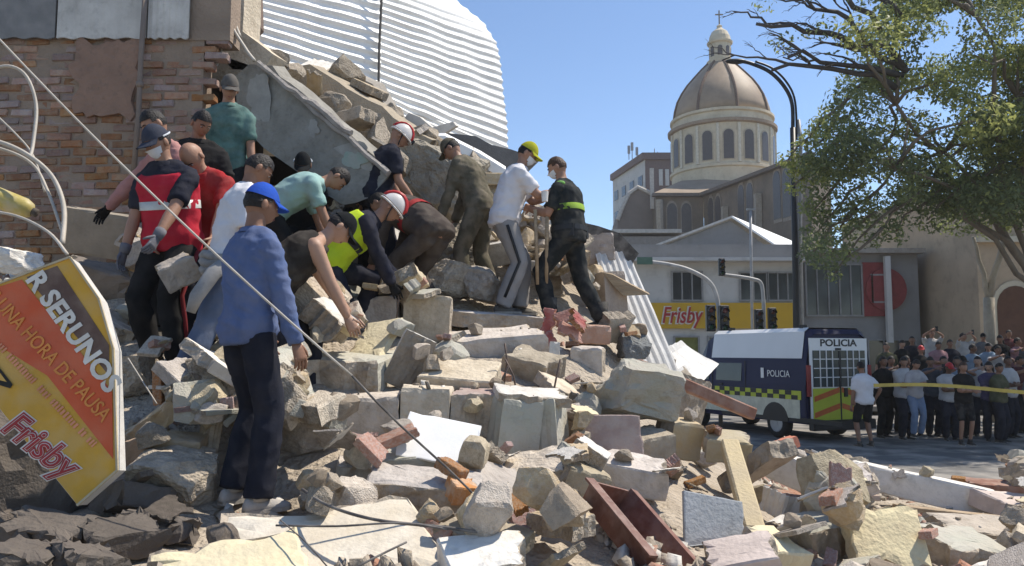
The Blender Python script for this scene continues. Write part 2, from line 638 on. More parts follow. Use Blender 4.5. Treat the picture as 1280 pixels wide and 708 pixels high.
# weathered sheets above the brick
bz0, bz1 = P(100, 38, 8.0).z, P(100, -60, 8.0).z
band = thing('sheet_cladding', 'weathered grey sheet metal cladding above the bare brick wall', 'cladding', (-4.4, 8.05, bz0))
for i, (ua, ub, m) in enumerate(((-260, -60, M_GALV), (-60, 55, mat('dark_sheet', (0.22, 0.21, 0.20), rough=0.6, scale=3, dust=0.4, dustcol=(0.3, 0.28, 0.26))), (57, 171, M_GALV), (173, 226, M_GALV))):
    mb = MB()
    xa, xb = P(ua, 20, 8.0).x, P(ub, 20, 8.0).x
    n = 26
    a = [(xa + (xb - xa) * k / n, 8.2 + 0.004 * math.sin(k * 1.6) + 0.004 * i, bz0 + 0.01 * math.sin(k)) for k in range(n + 1)]
    rings = [a, [(p[0], p[1], bz1) for p in a]]
    vs = rings[0] + rings[1]
    mb.add(vs, [(k, k + 1, n + 2 + k, n + 1 + k) for k in range(n)])
    mb.add([(p[0], p[1] + 0.02, p[2]) for p in vs], [(k, n + 1 + k, n + 2 + k, k + 1) for k in range(n)])
    mb.build('sheet', m, band, recalc=False)
MB().box(((P(-60, 20, 8).x + P(226, 20, 8).x) / 2, 8.42, (bz0 + bz1) / 2), (3.2, 0.3, bz1 - bz0)).build('backing', M_MORTAR, band)
# dark brown house wall rising beside the ragged end
hw = thing('broken_house_wall', 'brown broken wall stub rising beside the white corrugated cladding', 'wall', P(285, 120, 9.4))
poly = [P(255, 330, 9.4), P(235, -80, 9.4), P(318, -80, 9.4), P(322, 30, 9.4), P(306, 48, 9.4), P(318, 62, 9.4), P(300, 330, 9.4)]
MB().prism(poly, (0, 0.25, 0)).build('wall_stub', mat('brown_render', (0.20, 0.14, 0.11), col2=(0.14, 0.10, 0.08), scale=2, bump=0.6, stain=0.4), hw)

# the dark room behind the fallen slab (side wall, back wall, floor slab above)
room = thing('collapsed_room', 'dark open room of the ruined house under the fallen slab', 'building', (-3.2, 10, 2.5))
M_ROOM = mat('shade_dark_room_wall', (0.10, 0.085, 0.075), scale=2, bump=0.5)  # shade of the cavity painted into near-black walls
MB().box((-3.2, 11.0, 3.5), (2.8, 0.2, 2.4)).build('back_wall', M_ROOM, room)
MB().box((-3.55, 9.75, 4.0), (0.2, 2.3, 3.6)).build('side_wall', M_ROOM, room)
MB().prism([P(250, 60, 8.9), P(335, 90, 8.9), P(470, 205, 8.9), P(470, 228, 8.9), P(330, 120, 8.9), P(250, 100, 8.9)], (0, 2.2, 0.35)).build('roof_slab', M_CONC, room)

# ================================================================== WHITE CORRUGATED CLADDING
clad = thing('corrugated_wall', 'tall white corrugated metal side wall of the building behind the rubble', 'wall', P(480, 250, 12))


def poly_at(pl, t):
    """pl: list of (t, point); linear interpolation."""
    for (ta, a), (tb, b) in zip(pl, pl[1:]):
        if t <= tb:
            k = (t - ta) / (tb - ta)
            return a.lerp(b, k)
    return pl[-1][1]


def corrugated(name, le, re, nribs, m, parent, amp=0.035, segs=14, seed=0, thick=0.03):
    """Sheet ruled between a left and a right edge, ribs running from edge to edge."""
    rows = nribs * 6
    mb = MB()
    vs = []
    for i in range(rows + 1):
        t = i / rows
        a, b = poly_at(le, t), poly_at(re, t)
        for k in range(segs + 1):
            s = k / segs
            vs.append(a.lerp(b, s))
    nr = segs + 1
    # surface normal, then rib profile
    nn = (vs[segs] - vs[0]).cross(vs[rows * nr] - vs[0]).normalized()
    if nn.y > 0:
        nn = -nn
    out = []
    for i in range(rows + 1):
        ph = (i % 6) / 6
        prof = 0.5 - 0.5 * math.cos(2 * math.pi * ph)
        for k in range(nr):
            w = 0.05 * noise.noise(Vector((i * 0.03 + seed, k * 0.35, seed)))
            out.append(vs[i * nr + k] + nn * (amp * prof ** 1.5 + w))
    fs = [(i * nr + k, i * nr + k + 1, (i + 1) * nr + k + 1, (i + 1) * nr + k) for i in range(rows) for k in range(segs)]
    mb.add(out, fs)
    bk = [p - nn * thick for p in out]
    mb.add(bk, [f[::-1] for f in fs])
    return mb.build(name, m, parent, recalc=False)


R_EDGE = [(0.0, P(634, 190, 15)), (0.36, P(628, 100, 15)), (0.56, P(620, 54, 15)), (0.66, P(604, 28, 15)), (0.78, P(566, 0, 15)), (1.0, P(480, -66, 15))]
M_EDGE = [(0.0, P(474, 124, 11.6)), (1.0, P(474, -90, 11.6))]
corrugated('sheet_right', M_EDGE, R_EDGE, 24, M_ZINC, clad, seed=1, amp=0.032)
corrugated('sheet_left', [(0, P(318, 72, 10.2)), (1, P(318, -110, 10.2))], [(0, P(475, 124, 11.55)), (1, P(475, -85, 11.55))], 17, M_ZINC, clad, seed=4, amp=0.03)
corrugated('sheet_lower', [(0, P(466, 165, 11.5)), (1, P(470, 112, 11.5))], [(0, P(640, 262, 15)), (1, P(634, 188, 15))], 8, M_ZINC, clad, seed=7, amp=0.03)
for c in list(clad.children):
    c.name = 'corrugated_sheet'
mb = MB()
mb.tube([P(478, -90, 11.45), P(477, 0, 11.45), P(474, 60, 11.44), P(473, 120, 11.45)], 0.02, 6)
mb.build('seam', mat('dark_seam_gap', (0.12, 0.11, 0.10), bump=0), clad)  # thin dark tube along the joint of the two sheets
# body of that building so the sheet is the skin of something solid
MB().prism([P(318, 60, 10.35), P(474, 130, 11.8), P(634, 255, 15.3), P(600, 260, 17), P(300, 260, 14)], (0, 0, 0.5)).build('wall_base', M_CONC, clad)

# ================================================================== RUBBLE PIECES
def lump_mesh(seed, sub=3, nplanes=9, rough=0.03):
    rr = random.Random(seed)
    bm = bmesh.new()
    bmesh.ops.create_icosphere(bm, subdivisions=sub, radius=0.75)
    planes = []
    for _ in range(nplanes):
        n = Vector((rr.gauss(0, 1), rr.gauss(0, 1), rr.gauss(0, 1))).normalized()
        planes.append((n, rr.uniform(0.30, 0.52)))
    for n in ((0, 0, 1), (0, 0, -1), (1, 0, 0), (-1, 0, 0), (0, 1, 0), (0, -1, 0)):
        planes.append(((Vector(n) + Vector((rr.uniform(-.2, .2), rr.uniform(-.2, .2), rr.uniform(-.2, .2)))).normalized(), rr.uniform(0.38, 0.5)))
    for _ in range(2):
        for v in bm.verts:
            for n, d in planes:
                k = v.co.dot(n) - d
                if k > 0:
                    v.co -= n * k
    for v in bm.verts:
        q = v.co + Vector((seed, 0, 0))
        v.co += v.co.normalized() * rough * (1.3 * noise.noise(q * 4) + noise.noise(q * 10) + (.6 * noise.noise(q * 24) if sub > 3 else 0))
    me = bpy.data.meshes.new('lump')
    bm.to_mesh(me)
    bm.free()
    me.materials.append(M_CORE)
    return me


def slab_mesh(seed, thick=0.3, broken=2, w=1.0, d=1.0, jag=0.09, jagn=6, rough=0.012):
    """A broken plate: straight edges on some sides, ragged on others. Slot 0 = old faces, slot 1 = broken edge."""
    rr = random.Random(seed)
    cor = [Vector((-.5 * w, -.5 * d)), Vector((.5 * w, -.5 * d)), Vector((.5 * w, .5 * d)), Vector((-.5 * w, .5 * d))]
    for c in cor:
        c += Vector((rr.uniform(-.09, .09) * w, rr.uniform(-.09, .09) * d))
    bro = set(rr.sample(range(4), broken))
    out, rag, chip = [], [], []
    so = seed * 3.7 % 91
    for i in range(4):
        a, b = cor[i], cor[(i + 1) % 4]
        n = 10 if i in bro else 6
        nrm = Vector(((b - a).y, -(b - a).x)).normalized()
        for k in range(n):
            t = k / n
            p = a.lerp(b, t)
            env = min(1, 4 * t * (1 - t) + .35)
            if i in bro:
                q = noise.noise(Vector((t * 3.1 + so, i * 5.3, 0))) + .55 * noise.noise(Vector((t * 8.3 + so, i * 5.3, 4)))
                p += nrm * (q * jag * 1.5 - jag * .3) * env
            else:
                p += nrm * .12 * jag * noise.noise(Vector((t * 7 + so, i, 9)))
            out.append(p)
            rag.append(i in bro)
            chip.append(rr.random() < .22)
    n = len(out)
    mb = MB()
    rings, mi = [], []
    amp = rough * (max(w, d) * .5 + .25)
    nz = lambda p, f, o: Vector((noise.noise(p * f + Vector((so, o, 0))), noise.noise(p * f + Vector((0, so, o))), noise.noise(p * f + Vector((o, 0, so)))))
    ch = min(thick * .25, .05 * min(w, d) + .004)
    lv = [(-.5, .33, 0), (-.5, .7, 0), (-.5, .955, 0), (-.5 + .06, 1, 1), (-.15, 1, 1), (.2, 1, 1), (.5 - .08, 1, 1), (.5, .955, 0), (.5, .7, 0), (.5, .33, 0)]
    for li, (h, sc_, sd) in enumerate(lv):
        ring = []
        for k, p in enumerate(out):
            f = sc_
            z = h * thick
            if sc_ > .9 and chip[k] and not rag[k]:
                f -= .05
                z *= .9
            q = Vector((p.x * f, p.y * f, z))
            a_ = amp * (.55 if not sd else 1.0)
            if rag[k] and sd:
                a_ *= 3.0
            q += nz(q, 7 / max(.3, max(w, d)), 3) * a_ + nz(q, 17 / max(.3, max(w, d)), 8) * a_ * .6
            if rag[k] and sc_ > .9 and not sd:
                q.z -= math.copysign(ch * rr.random() * .8, h)
            ring.append(q)
        rings.append(ring)
    mb.rings(rings, True)
    for i in range(len(lv) - 1):
        for k in range(n):
            mi.append(1 if rag[k] and 2 <= i <= 6 else 0)
    mi += [0, 0]
    mb.mi = mi
    o = mb.build('slab', [M_CONC, M_CORE], None, link=False)
    me = o.data
    bpy.data.objects.remove(o)
    return me


LUMPS = [lump_mesh(100 + k) for k in range(14)]
SLABS = [slab_mesh(200 + k, thick=[0.16, 0.24, 0.34, 0.5][k % 4], broken=[1, 2, 3, 2][k % 4], d=[1, 0.7, 0.55, 0.8][(k // 2) % 4]) for k in range(16)]
BRKS = [slab_mesh(300 + k, thick=0.34, broken=1, w=1.0, d=0.5, jag=0.06) for k in range(6)]
SHARDS = [slab_mesh(400 + k, thick=0.07, broken=3, w=1.0, d=0.75, jag=0.16) for k in range(6)]

SEDI = HH.copy()   # rises as pieces are laid down


def raise_sediment(verts, tris):
    for a, b, c in tris:
        A, B, C = verts[a], verts[b], verts[c]
        for wa, wb in ((1 / 3, 1 / 3), (.7, .15), (.15, .7), (.15, .15), (.5, .5), (0, .5), (.5, 0), (1, 0)):
            p = A * wa + B * wb + C * (1 - wa - wb)
            i, j = int((p[0] - GX0) / GC), int((p[1] - GY0) / GC)
            if 0 <= i < NX and 0 <= j < NY and p[2] > SEDI[i, j] and p[2] < SEDI[i, j] + 1.2:
                SEDI[i, j] = p[2]


TRIS = {}


def tri_of(me):
    if me.name not in TRIS:
        me.calc_loop_triangles()
        t = [tuple(x.vertices) for x in me.loop_triangles]
        v = np.array([tuple(x.co) for x in me.vertices])
        TRIS[me.name] = (v, t)
    return TRIS[me.name]


def put(name, me, loc, rot, scale, mats, label, cat, group=None, parent=None, sed=True):
    o = bpy.data.objects.new(name, me)
    COL.objects.link(o)
    o.location = loc
    o.rotation_euler = rot
    o.scale = scale if hasattr(scale, '__len__') else (scale,) * 3
    if mats:
        set_mats(o, *mats)
    tag(o, label, cat, group)
    if sed:
        v, t = tri_of(me)
        M = np.array(o.matrix_basis)
        w = v @ M[:3, :3].T + M[:3, 3]
        if len(t) > 300:
            t = t[::4]
        raise_sediment(w, t)
    return o


PROT = []   # photo boxes kept clear of large loose pieces


def prot(u0, v0, u1, v1):
    PROT.append((u0, v0, u1, v1))


def block(name, label, cat, u, v, d, size, rot=(0, 0, 0), mats=None, seed=0, thick=None, broken=2, jag=0.07, jagn=7, lump=False, guard=0.68, rough=0.012):
    """One hand-placed broken piece. size = width, depth, height in metres."""
    w, dd, h = size
    if lump:
        me = lump_mesh(5000 + seed, sub=4, nplanes=7, rough=0.04)
        sc = (w, dd, h)
    else:
        me = slab_mesh(6000 + seed, thick=h, broken=broken, w=w, d=dd, jag=jag * min(w, dd) * 1.6, jagn=jagn, rough=rough)
        sc = (1, 1, 1)
    me.name = name
    if mats is None:
        mats = (M_CONC, M_CORE)
    o = put(name, me, P(u, v, d), tuple(R(a) for a in rot), sc, mats, label, cat)
    r = max(w, h) * FPX / d * 0.5 * guard
    rv = max(h, min(w, dd) * 0.6) * FPX / d * 0.5 * guard
    prot(u - r, v - rv, u + r, v + rv)
    return o

# ---- the great fallen slab and the wreckage behind the rescuers
def plate(name, label, cat, pts, d, ext, m, parent=None, jitter=0.0, seed=0, mats=None):
    rr = random.Random(seed)
    poly = []
    n = len(pts)
    for i in range(n):
        a, b = Vector(pts[i]), Vector(pts[(i + 1) % n])
        k = max(1, int((b - a).length / 22)) if jitter else 1
        for j in range(k):
            q = a.lerp(b, j / k)
            dd = (q[2] if len(q) > 2 else d)
            poly.append(P(q[0] + rr.uniform(-jitter, jitter), q[1] + rr.uniform(-jitter, jitter), dd))
    c = sum(poly, Vector()) / len(poly)
    mb = MB()
    mb.prism([p - c for p in poly], ext)
    o = mb.build(name, m, parent, bevel=0.0)
    o.location = c
    if label:
        tag(o, label, cat)
    w = np.array([tuple(Vector(v.co) + c) for v in o.data.vertices])
    o.data.calc_loop_triangles()
    raise_sediment(w, [tuple(t.vertices) for t in o.data.loop_triangles])
    return o


fs_ = thing('fallen_slab', 'large grey concrete slab tilted over the rescuers with peeling paint', 'slab', P(380, 170, 8.3))
SLABPTS = [(292, 98, 8.5), (312, 80, 8.5), (340, 84, 8.4), (412, 148, 8.1), (488, 214, 7.8), (462, 246, 7.8), (428, 258, 7.9), (380, 222, 8.1), (330, 184, 8.3), (296, 150, 8.5)]
rr = random.Random(3)
poly = []
for i in range(len(SLABPTS)):
    a, b = SLABPTS[i], SLABPTS[(i + 1) % len(SLABPTS)]
    k = max(1, int(math.hypot(a[0] - b[0], a[1] - b[1]) / 16))
    for j in range(k):
        t = j / k
        poly.append(P(a[0] + (b[0] - a[0]) * t + rr.uniform(-2, 2), a[1] + (b[1] - a[1]) * t + rr.uniform(-2, 2), a[2] + (b[2] - a[2]) * t))
MB().prism(poly, (0.05, 0.28, 0.09)).build('slab_body', mat('slab_concrete', (0.31, 0.29, 0.25), col2=(0.21, 0.195, 0.165), scale=3.5, bump=0.9, bscale=14, stain=0.45), fs_)
lip = MB()
for (ua, va, ub, vb, da, db) in ((322, 80, 440, 168, 8.38, 7.95), (330, 84, 486, 216, 8.4, 7.78)):
    n = 12
    lip.tube([P(ua + (ub - ua) * k / n + rr.uniform(-2, 2), va + (vb - va) * k / n + rr.uniform(-2, 2), da + (db - da) * k / n - 0.03) for k in range(n + 1)], [0.03 + rr.uniform(-.008, .012) for _ in range(n + 1)], 6)
lip.build('broken_lip', M_CONC, fs_)


def slab_patch(u, v, ru, rv, dd, m, seed):
    rr = random.Random(seed)
    pts = []
    for k in range(34):
        a = 2 * math.pi * k / 34
        j = .9 + .5 * noise.noise(Vector((math.cos(a) * 1.6, math.sin(a) * 1.6, seed))) + .14 * noise.noise(Vector((math.cos(a) * 5, math.sin(a) * 5, seed)))
        pu, pv = u + ru * math.cos(a) * j, v + rv * math.sin(a) * j
        pts.append(P(pu, pv, 8.5 - 0.7 * min(max((pu - 296) / 190, 0), 1) - dd))
    MB().prism(pts, (0, 0.025, 0)).build('paint_patch', m, fs_)


M_MINT = mat('mint_paint', (0.28, 0.36, 0.31), col2=(0.36, 0.37, 0.33), scale=7, bump=0.3)
M_OLDWHITE = mat('old_white_paint', (0.37, 0.355, 0.32), col2=(0.27, 0.26, 0.235), scale=5, bump=0.3)
slab_patch(325, 122, 17, 34, 0.02, M_OLDWHITE, 1)
slab_patch(392, 160, 7, 12, 0.02, M_OLDWHITE, 2)
slab_patch(438, 205, 32, 24, 0.015, M_OLDWHITE, 3)
slab_patch(441, 200, 17, 13, 0.03, M_MINT, 4)

plate('broken_beam', 'long beige broken beam lying behind the great tilted slab', 'beam', [(352, 84), (384, 76), (420, 98), (492, 150), (545, 178), (520, 200), (470, 190), (440, 168)], 9.5, (0.1, 0.4, 0.1), mat('beam_tan', (0.42, 0.345, 0.25), col2=(.33, .28, .21), bump=.9, stain=.35), jitter=5, seed=5)
plate('broken_beam', 'grey broken roof edge hanging under the white corrugated wall', 'beam', [(385, 78), (430, 84), (466, 102), (497, 150), (474, 170), (436, 132)], 10.2, (0.1, 0.3, 0.1), mat('grey_roof_edge', (0.38, 0.34, 0.29), bump=0.9, stain=.3), jitter=6, seed=6)
plate('concrete_pillar', 'leaning grey stub of wall with dangling rods above the man in striped sleeves', 'pillar', [(262, -60), (300, -60), (306, 40), (340, 70), (330, 92), (290, 84), (268, 60)], 8.9, (0.1, 0.3, 0), M_CONC, jitter=3, seed=9)
plate('roofing_sheet', 'bent grey roofing fragment standing up behind the white helmet', 'roofing sheet', [(486, 168), (512, 142), (524, 146), (540, 160), (566, 152), (570, 158), (545, 174), (520, 184)], 10.0, (0.03, 0.10, 0.02), M_GALV, jitter=1, seed=2)
plate('roofing_sheet', 'long dark grey torn roofing sheet along the ridge below the white wall', 'roofing sheet', [(520, 178), (560, 166), (594, 172), (640, 188), (668, 198), (650, 216), (612, 208), (570, 196)], 10.4, (0.05, 0.4, 0.05), mat('dark_galv', (0.17, 0.165, 0.16), rough=0.6, bump=0.4, stain=0.3), jitter=2, seed=3)
plate('metal_strip', 'bright white metal strip slanting down behind the soldier in khaki', 'strip', [(548, 170), (556, 170), (600, 192), (632, 212), (628, 222), (592, 204)], 9.5, (0.0, 0.06, 0.05), M_ZINC)
plate('roofing_sheet', 'black tarred roofing sheet draped behind the police officer', 'roofing sheet', [(722, 278), (748, 284), (776, 292), (797, 316), (790, 330), (742, 328), (728, 310)], 9.6, (0.05, 0.5, 0.06), M_TARP, jitter=2, seed=4)
plate('timber_board', 'brown splintered board pointing right across the white leaning sheet', 'board', [(752, 340), (766, 344), (812, 369), (780, 370), (770, 362)], 8.7, (0.0, 0.10, 0.03), M_WOOD, jitter=1)

ls = corrugated('corrugated_sheet', [(0, P(806, 474, 8.5)), (1, P(744, 318, 9.3))], [(0, P(846, 470, 8.9)), (1, P(786, 312, 9.6))], 1, M_ZINC, None)
bpy.data.objects.remove(ls)


def leaning_sheet(label, tl, tr, bl, br, ribs, m):
    a, b, c, d = P(*bl), P(*tl), P(*br), P(*tr)
    org = (a + b + c + d) / 4
    o = corrugated('corrugated_sheet', [(0, a - org), (1, c - org)], [(0, b - org), (1, d - org)], ribs, m, None, amp=0.024, segs=6, seed=3, thick=0.006)
    o.location = org
    tag(o, label, 'metal sheet')
    return o


leaning_sheet('tall white corrugated sheet leaning down the right flank of the heap', (744, 318, 9.4), (786, 314, 9.7), (796, 478, 8.6), (852, 472, 9.0), 6, mat('streaked_sheet', (0.62, 0.605, 0.575), col2=(0.46, 0.44, 0.41), rough=.45, scale=4, stretch=(1, 1, .25), bump=.1, stain=.35))
leaning_sheet('small bright metal sheet lying in front of the police van', (826, 438, 9.6), (852, 426, 10.4), (868, 488, 9.4), (898, 456, 10.2), 4, MATS['streaked_sheet'])

# ---- hand-placed broken pieces
CC = 'concrete block'
block('concrete_block', 'upright dusty concrete block on the ledge right of the yellow vest', CC, 530, 398, 7.0, (0.42, 0.30, 0.40), (4, 2, 6), seed=1)
block('concrete_block', 'dusty concrete block directly below the yellow vested rescuer', CC, 472, 392, 7.0, (0.42, 0.30, 0.30), (6, -3, -8), seed=2)
block('plaster_slab', 'sunlit cream plaster slab sloping off the ledge below the rescuers', 'plaster slab', 466, 428, 6.3, (0.36, 0.46, 0.06), (38, -6, -24), (M_CREAM, M_TAN), seed=3)  # cream tone stands for a patch of sun on the plaster
block('concrete_slab', 'long flat grey slab under the feet of the man in grey trousers', 'concrete slab', 612, 400, 7.7, (0.95, 0.55, 0.14), (5, 4, 9), seed=4, broken=3)
block('wall_fragment', 'wide grey toppled wall fragment under the ledge at the heap centre', 'wall fragment', 616, 440, 6.9, (0.80, 0.45, 0.34), (14, -5, 10), seed=5, broken=3)
block('wall_fragment', 'flat green-grey wall fragment below the man in black tank top', 'wall fragment', 428, 466, 6.1, (0.86, 0.7, 0.28), (6, 1, -4), (M_GREEN, M_CORE), seed=6)
block('plaster_slab', 'pale plaster sheet leaning upright beside the green-grey wall fragment', 'plaster slab', 512, 452, 5.95, (0.26, 0.08, 0.42), (8, 24, 22), (M_WHITE, M_CORE), seed=7, jagn=9)
block('concrete_slab', 'smooth beige slab on top of the row of hollow blocks', 'concrete slab', 574, 472, 5.9, (0.60, 0.44, 0.14), (18, 5, -9), (M_CONC, M_CORE), seed=8)
block('hollow_block', 'leftmost grey block in the row under the smooth beige slab', CC, 462, 522, 5.4, (0.38, 0.36, 0.30), (3, -3, 6), seed=11, broken=1)
block('hollow_block', 'middle grey block in the row under the smooth beige slab', CC, 533, 514, 5.45, (0.36, 0.36, 0.33), (2, 2, 2), seed=12, broken=1)
block('hollow_block', 'rightmost brownish block in the row under the smooth beige slab', CC, 594, 516, 5.5, (0.30, 0.36, 0.30), (3, 1, -4), (M_PINK, M_CORE), seed=13, broken=1)
block('wall_fragment', 'square green-grey block right of the bright white board', 'wall fragment', 640, 532, 5.3, (0.27, 0.30, 0.36), (4, 6, 20), (M_GREEN, M_CORE), seed=14, broken=1)
block('wall_fragment', 'second green-grey block beside the rusty rods at the heap centre', 'wall fragment', 684, 530, 5.4, (0.22, 0.34, 0.38), (4, -3, -14), (M_GREEN, M_CORE), seed=15, broken=2)
block('plaster_slab', 'bright white broken slab capping the green-grey blocks', 'plaster slab', 662, 494, 5.35, (0.50, 0.36, 0.06), (10, 6, 12), (M_WHITE, M_CORE), seed=16, broken=3, jagn=9)
block('panel_board', 'clean bright white rectangular board lying on the rubble centre', 'board', 548, 552, 4.75, (0.45, 0.34, 0.018), (42, 6, -8), (mat('white_board', (0.86, 0.85, 0.82), var=0.06, bump=0.05), mat('white_board', (0, 0, 0))), seed=17, broken=1, jag=0.004, rough=.0008)
block('concrete_boulder', 'big rounded green-grey plaster boulder below the brick fragments', 'boulder', 790, 490, 6.1, (0.72, 0.55, 0.46), (8, 4, 10), (M_GREEN,), seed=18, lump=True)
block('stone_tile', 'square pinkish stone panel standing on edge under the green boulder', 'panel', 761, 543, 5.5, (0.43, 0.27, 0.05), (82, 2, 3), (M_PINK, M_PINK), seed=19, broken=1, jag=0.015, rough=.003)
block('concrete_slab', 'huge sunlit white slab at the feet of the blue-capped man', 'concrete slab', 418, 684, 3.72, (0.84, 0.56, 0.10), (22, -5, 16), (mat('sunlit_plaster', (0.66, 0.60, 0.50), col2=(0.56, 0.48, 0.36), scale=2.5, stain=0.25), M_CORE), seed=20, broken=3, jagn=9)
block('concrete_slab', 'cream slab corner at the bottom edge in front of the huge white slab', 'concrete slab', 290, 712, 3.3, (0.6, 0.36, 0.09), (22, -8, 24), (M_CREAM, M_CORE), seed=21, broken=3)
block('wall_fragment', 'long grey fragment with a red painted end below the white board', 'wall fragment', 530, 616, 4.35, (0.66, 0.30, 0.18), (12, 6, -6), seed=22)
block('brick_chunk', 'red brick chunk stuck to the end of the long grey fragment', 'brick', 577, 614, 4.2, (0.14, 0.12, 0.10), (20, 10, 30), (M_BRICK, M_BRICK), seed=23)
block('concrete_slab', 'thin grey plate tilted down right below the white board', 'concrete slab', 622, 604, 4.6, (0.30, 0.36, 0.07), (28, 18, 30), (M_CONC, M_CORE), seed=24, broken=1)
block('concrete_slab', 'grey flat plate leaning behind the thin tilted plate', 'concrete slab', 668, 584, 4.95, (0.36, 0.30, 0.08), (30, -10, -15), (M_CONC, M_CORE), seed=25)
block('concrete_slab', 'pale concrete plate at the bottom centre of the heap', 'concrete slab', 606, 672, 3.75, (0.40, 0.24, 0.10), (18, 14, -24), (M_CONC, M_CORE), seed=26)
block('concrete_slab', 'white plaster lump at the bottom centre edge', 'concrete slab', 610, 704, 3.45, (0.34, 0.26, 0.12), (20, -6, 12), (M_WHITE, M_CORE), seed=27)
block('brick_chunk', 'dark red brick half buried left of the bottom centre plate', 'brick', 556, 678, 3.8, (0.18, 0.16, 0.12), (10, 30, 50), (M_BRICK, M_BRICK), seed=28)
block('brick_chunk', 'rough red brick lump right of the bottom centre plate', 'brick', 658, 660, 4.1, (0.20, 0.16, 0.12), (15, -10, 10), (M_BRICK,), seed=29, lump=True)
block('concrete_block', 'pale square block with a hollow beside the feet of the blue-capped man', CC, 452, 596, 4.7, (0.26, 0.24, 0.18), (6, 4, 12), (M_CONC, M_CORE), seed=30)
block('wall_fragment', 'jagged sunlit lump right behind the blue-capped man', 'wall fragment', 380, 545, 5.0, (0.34, 0.28, 0.26), (0, 20, 30), (M_CONC,), seed=31, lump=True)
block('concrete_slab', 'flat greyish plate under the left end of the white board', 'concrete slab', 515, 575, 4.8, (0.5, 0.3, 0.12), (10, -3, 8), (M_GREEN, M_CORE), seed=32)
block('stone_block', 'leaning tan brick slab between the yellow sign and blue-capped man', 'brick', 200, 524, 4.75, (0.36, 0.20, 0.12), (20, -36, -10), (M_TAN, M_TAN), seed=33, broken=1)
block('stone_block', 'yellowish tan brick lying below the leaning tan slab', 'brick', 226, 560, 4.6, (0.24, 0.18, 0.14), (12, 8, 14), (M_TAN, M_TAN), seed=34, broken=1)
block('stone_block', 'small tan brick left of the yellowish one near the sign', 'brick', 176, 562, 4.55, (0.18, 0.16, 0.14), (10, -14, -20), (mat('tan_pink', (0.50, 0.36, 0.25), bump=0.5), M_TAN), seed=35)
block('concrete_boulder', 'grey weathered lump under the tan bricks', 'boulder', 225, 600, 4.4, (0.5, 0.4, 0.30), (0, 10, 0), (M_CORE,), seed=36, lump=True)
block('stone_block', 'upright pale brown stone behind the calf of the blue-capped man', 'brick', 262, 545, 4.75, (0.12, 0.12, 0.26), (0, 8, 30), (M_TAN, M_CORE), seed=37)
block('wall_fragment', 'grey tilted wall chunk right of the wide toppled wall fragment', 'wall fragment', 668, 462, 6.5, (0.40, 0.30, 0.26), (18, 14, -22), seed=38, broken=3)
block('concrete_slab', 'dusty plate bridging the ledge and the wide toppled fragment', 'concrete slab', 700, 488, 6.2, (0.36, 0.30, 0.10), (24, 18, 32), (M_CONC, M_CORE), seed=39, broken=3)
# right flank
block('wall_fragment', 'ochre painted block at the top of the right flank', 'wall fragment', 850, 548, 6.1, (0.30, 0.22, 0.28), (8, 8, 16), (mat('ochre', (0.46, 0.33, 0.17), col2=(0.42, 0.36, 0.26), scale=5), M_CORE), seed=40)
block('wall_fragment', 'dusty ochre slab beside the top of the leaning timber post', 'wall fragment', 908, 558, 6.0, (0.34, 0.26, 0.18), (16, 4, -8), (mat('ochre2', (0.40, 0.33, 0.2), col2=(0.44, 0.38, 0.28)), M_CORE), seed=41)
block('wall_fragment', 'grey fragment with ragged top left of the ochre block', 'wall fragment', 806, 560, 5.9, (0.34, 0.3, 0.24), (10, -6, 20), seed=42)
block('concrete_slab', 'curved pale slab right of the pinkish stone panel', 'concrete slab', 792, 592, 5.2, (0.42, 0.3, 0.18), (10, 8, -16), (M_CONC, M_CORE), seed=43)
block('concrete_slab', 'broken pale slab left of the rusty trough', 'concrete slab', 722, 600, 4.9, (0.30, 0.3, 0.2), (12, 16, 20), seed=44)
block('panel_board', 'smooth grey painted panel standing below the timber post', 'panel', 888, 652, 4.6, (0.36, 0.28, 0.03), (68, 6, 10), (M_GREYPAINT, M_GREYPAINT), seed=45, broken=1, jag=0.03, rough=.002)
block('concrete_beam', 'long grey slab leaning behind the timber post', 'beam', 940, 585, 5.9, (0.16, 0.62, 0.14), (-34, 10, 30), (M_CONC, M_CORE), seed=46)
block('concrete_beam', 'thick white-topped concrete beam stub on the right flank', 'beam', 990, 588, 6.3, (0.46, 0.24, 0.22), (6, 22, -14), (M_WHITE, M_CORE), seed=47, broken=1)
block('clay_pipe', 'orange clay brick poking up beside the white-topped beam stub', 'brick', 976, 558, 6.4, (0.25, 0.10, 0.09), (0, -18, 12), (mat('orange_clay', (0.62, 0.24, 0.15), bump=0.4), M_BRICK), seed=48, broken=1, jag=0.02)
block('plaster_slab', 'rounded cream yellow slab standing at the right bottom', 'plaster slab', 1104, 672, 4.9, (0.44, 0.40, 0.12), (52, 2, 4), (mat('cream_yellow', (0.70, 0.60, 0.37), col2=(0.58, 0.48, 0.30), bump=0.4, stain=.25, scale=6), M_TAN), seed=49, broken=2, jag=.05)
block('concrete_beam', 'long sunlit white-topped concrete beam at the street edge of the heap', 'beam', 1160, 612, 7.6, (1.35, 0.30, 0.24), (0, 11, -12), (M_WHITE, M_CORE), seed=50, broken=1)
block('plaster_slab', 'pinkish white broken slab beyond the long beam near the right edge', 'plaster slab', 1262, 632, 7.2, (0.5, 0.4, 0.16), (8, 6, 8), (mat('pink_white', (0.62, 0.52, 0.46)), M_CORE), seed=51)
block('timber_board', 'brown flat board near the street at the right edge', 'board', 1236, 606, 8.6, (0.6, 0.3, 0.07), (6, 4, -5), (M_WOODRED, M_WOODRED), seed=52)
block('concrete_slab', 'wide flat slab at the right edge under the long beam', 'concrete slab', 1225, 664, 6.1, (0.72, 0.4, 0.12), (10, 2, 2), seed=53)
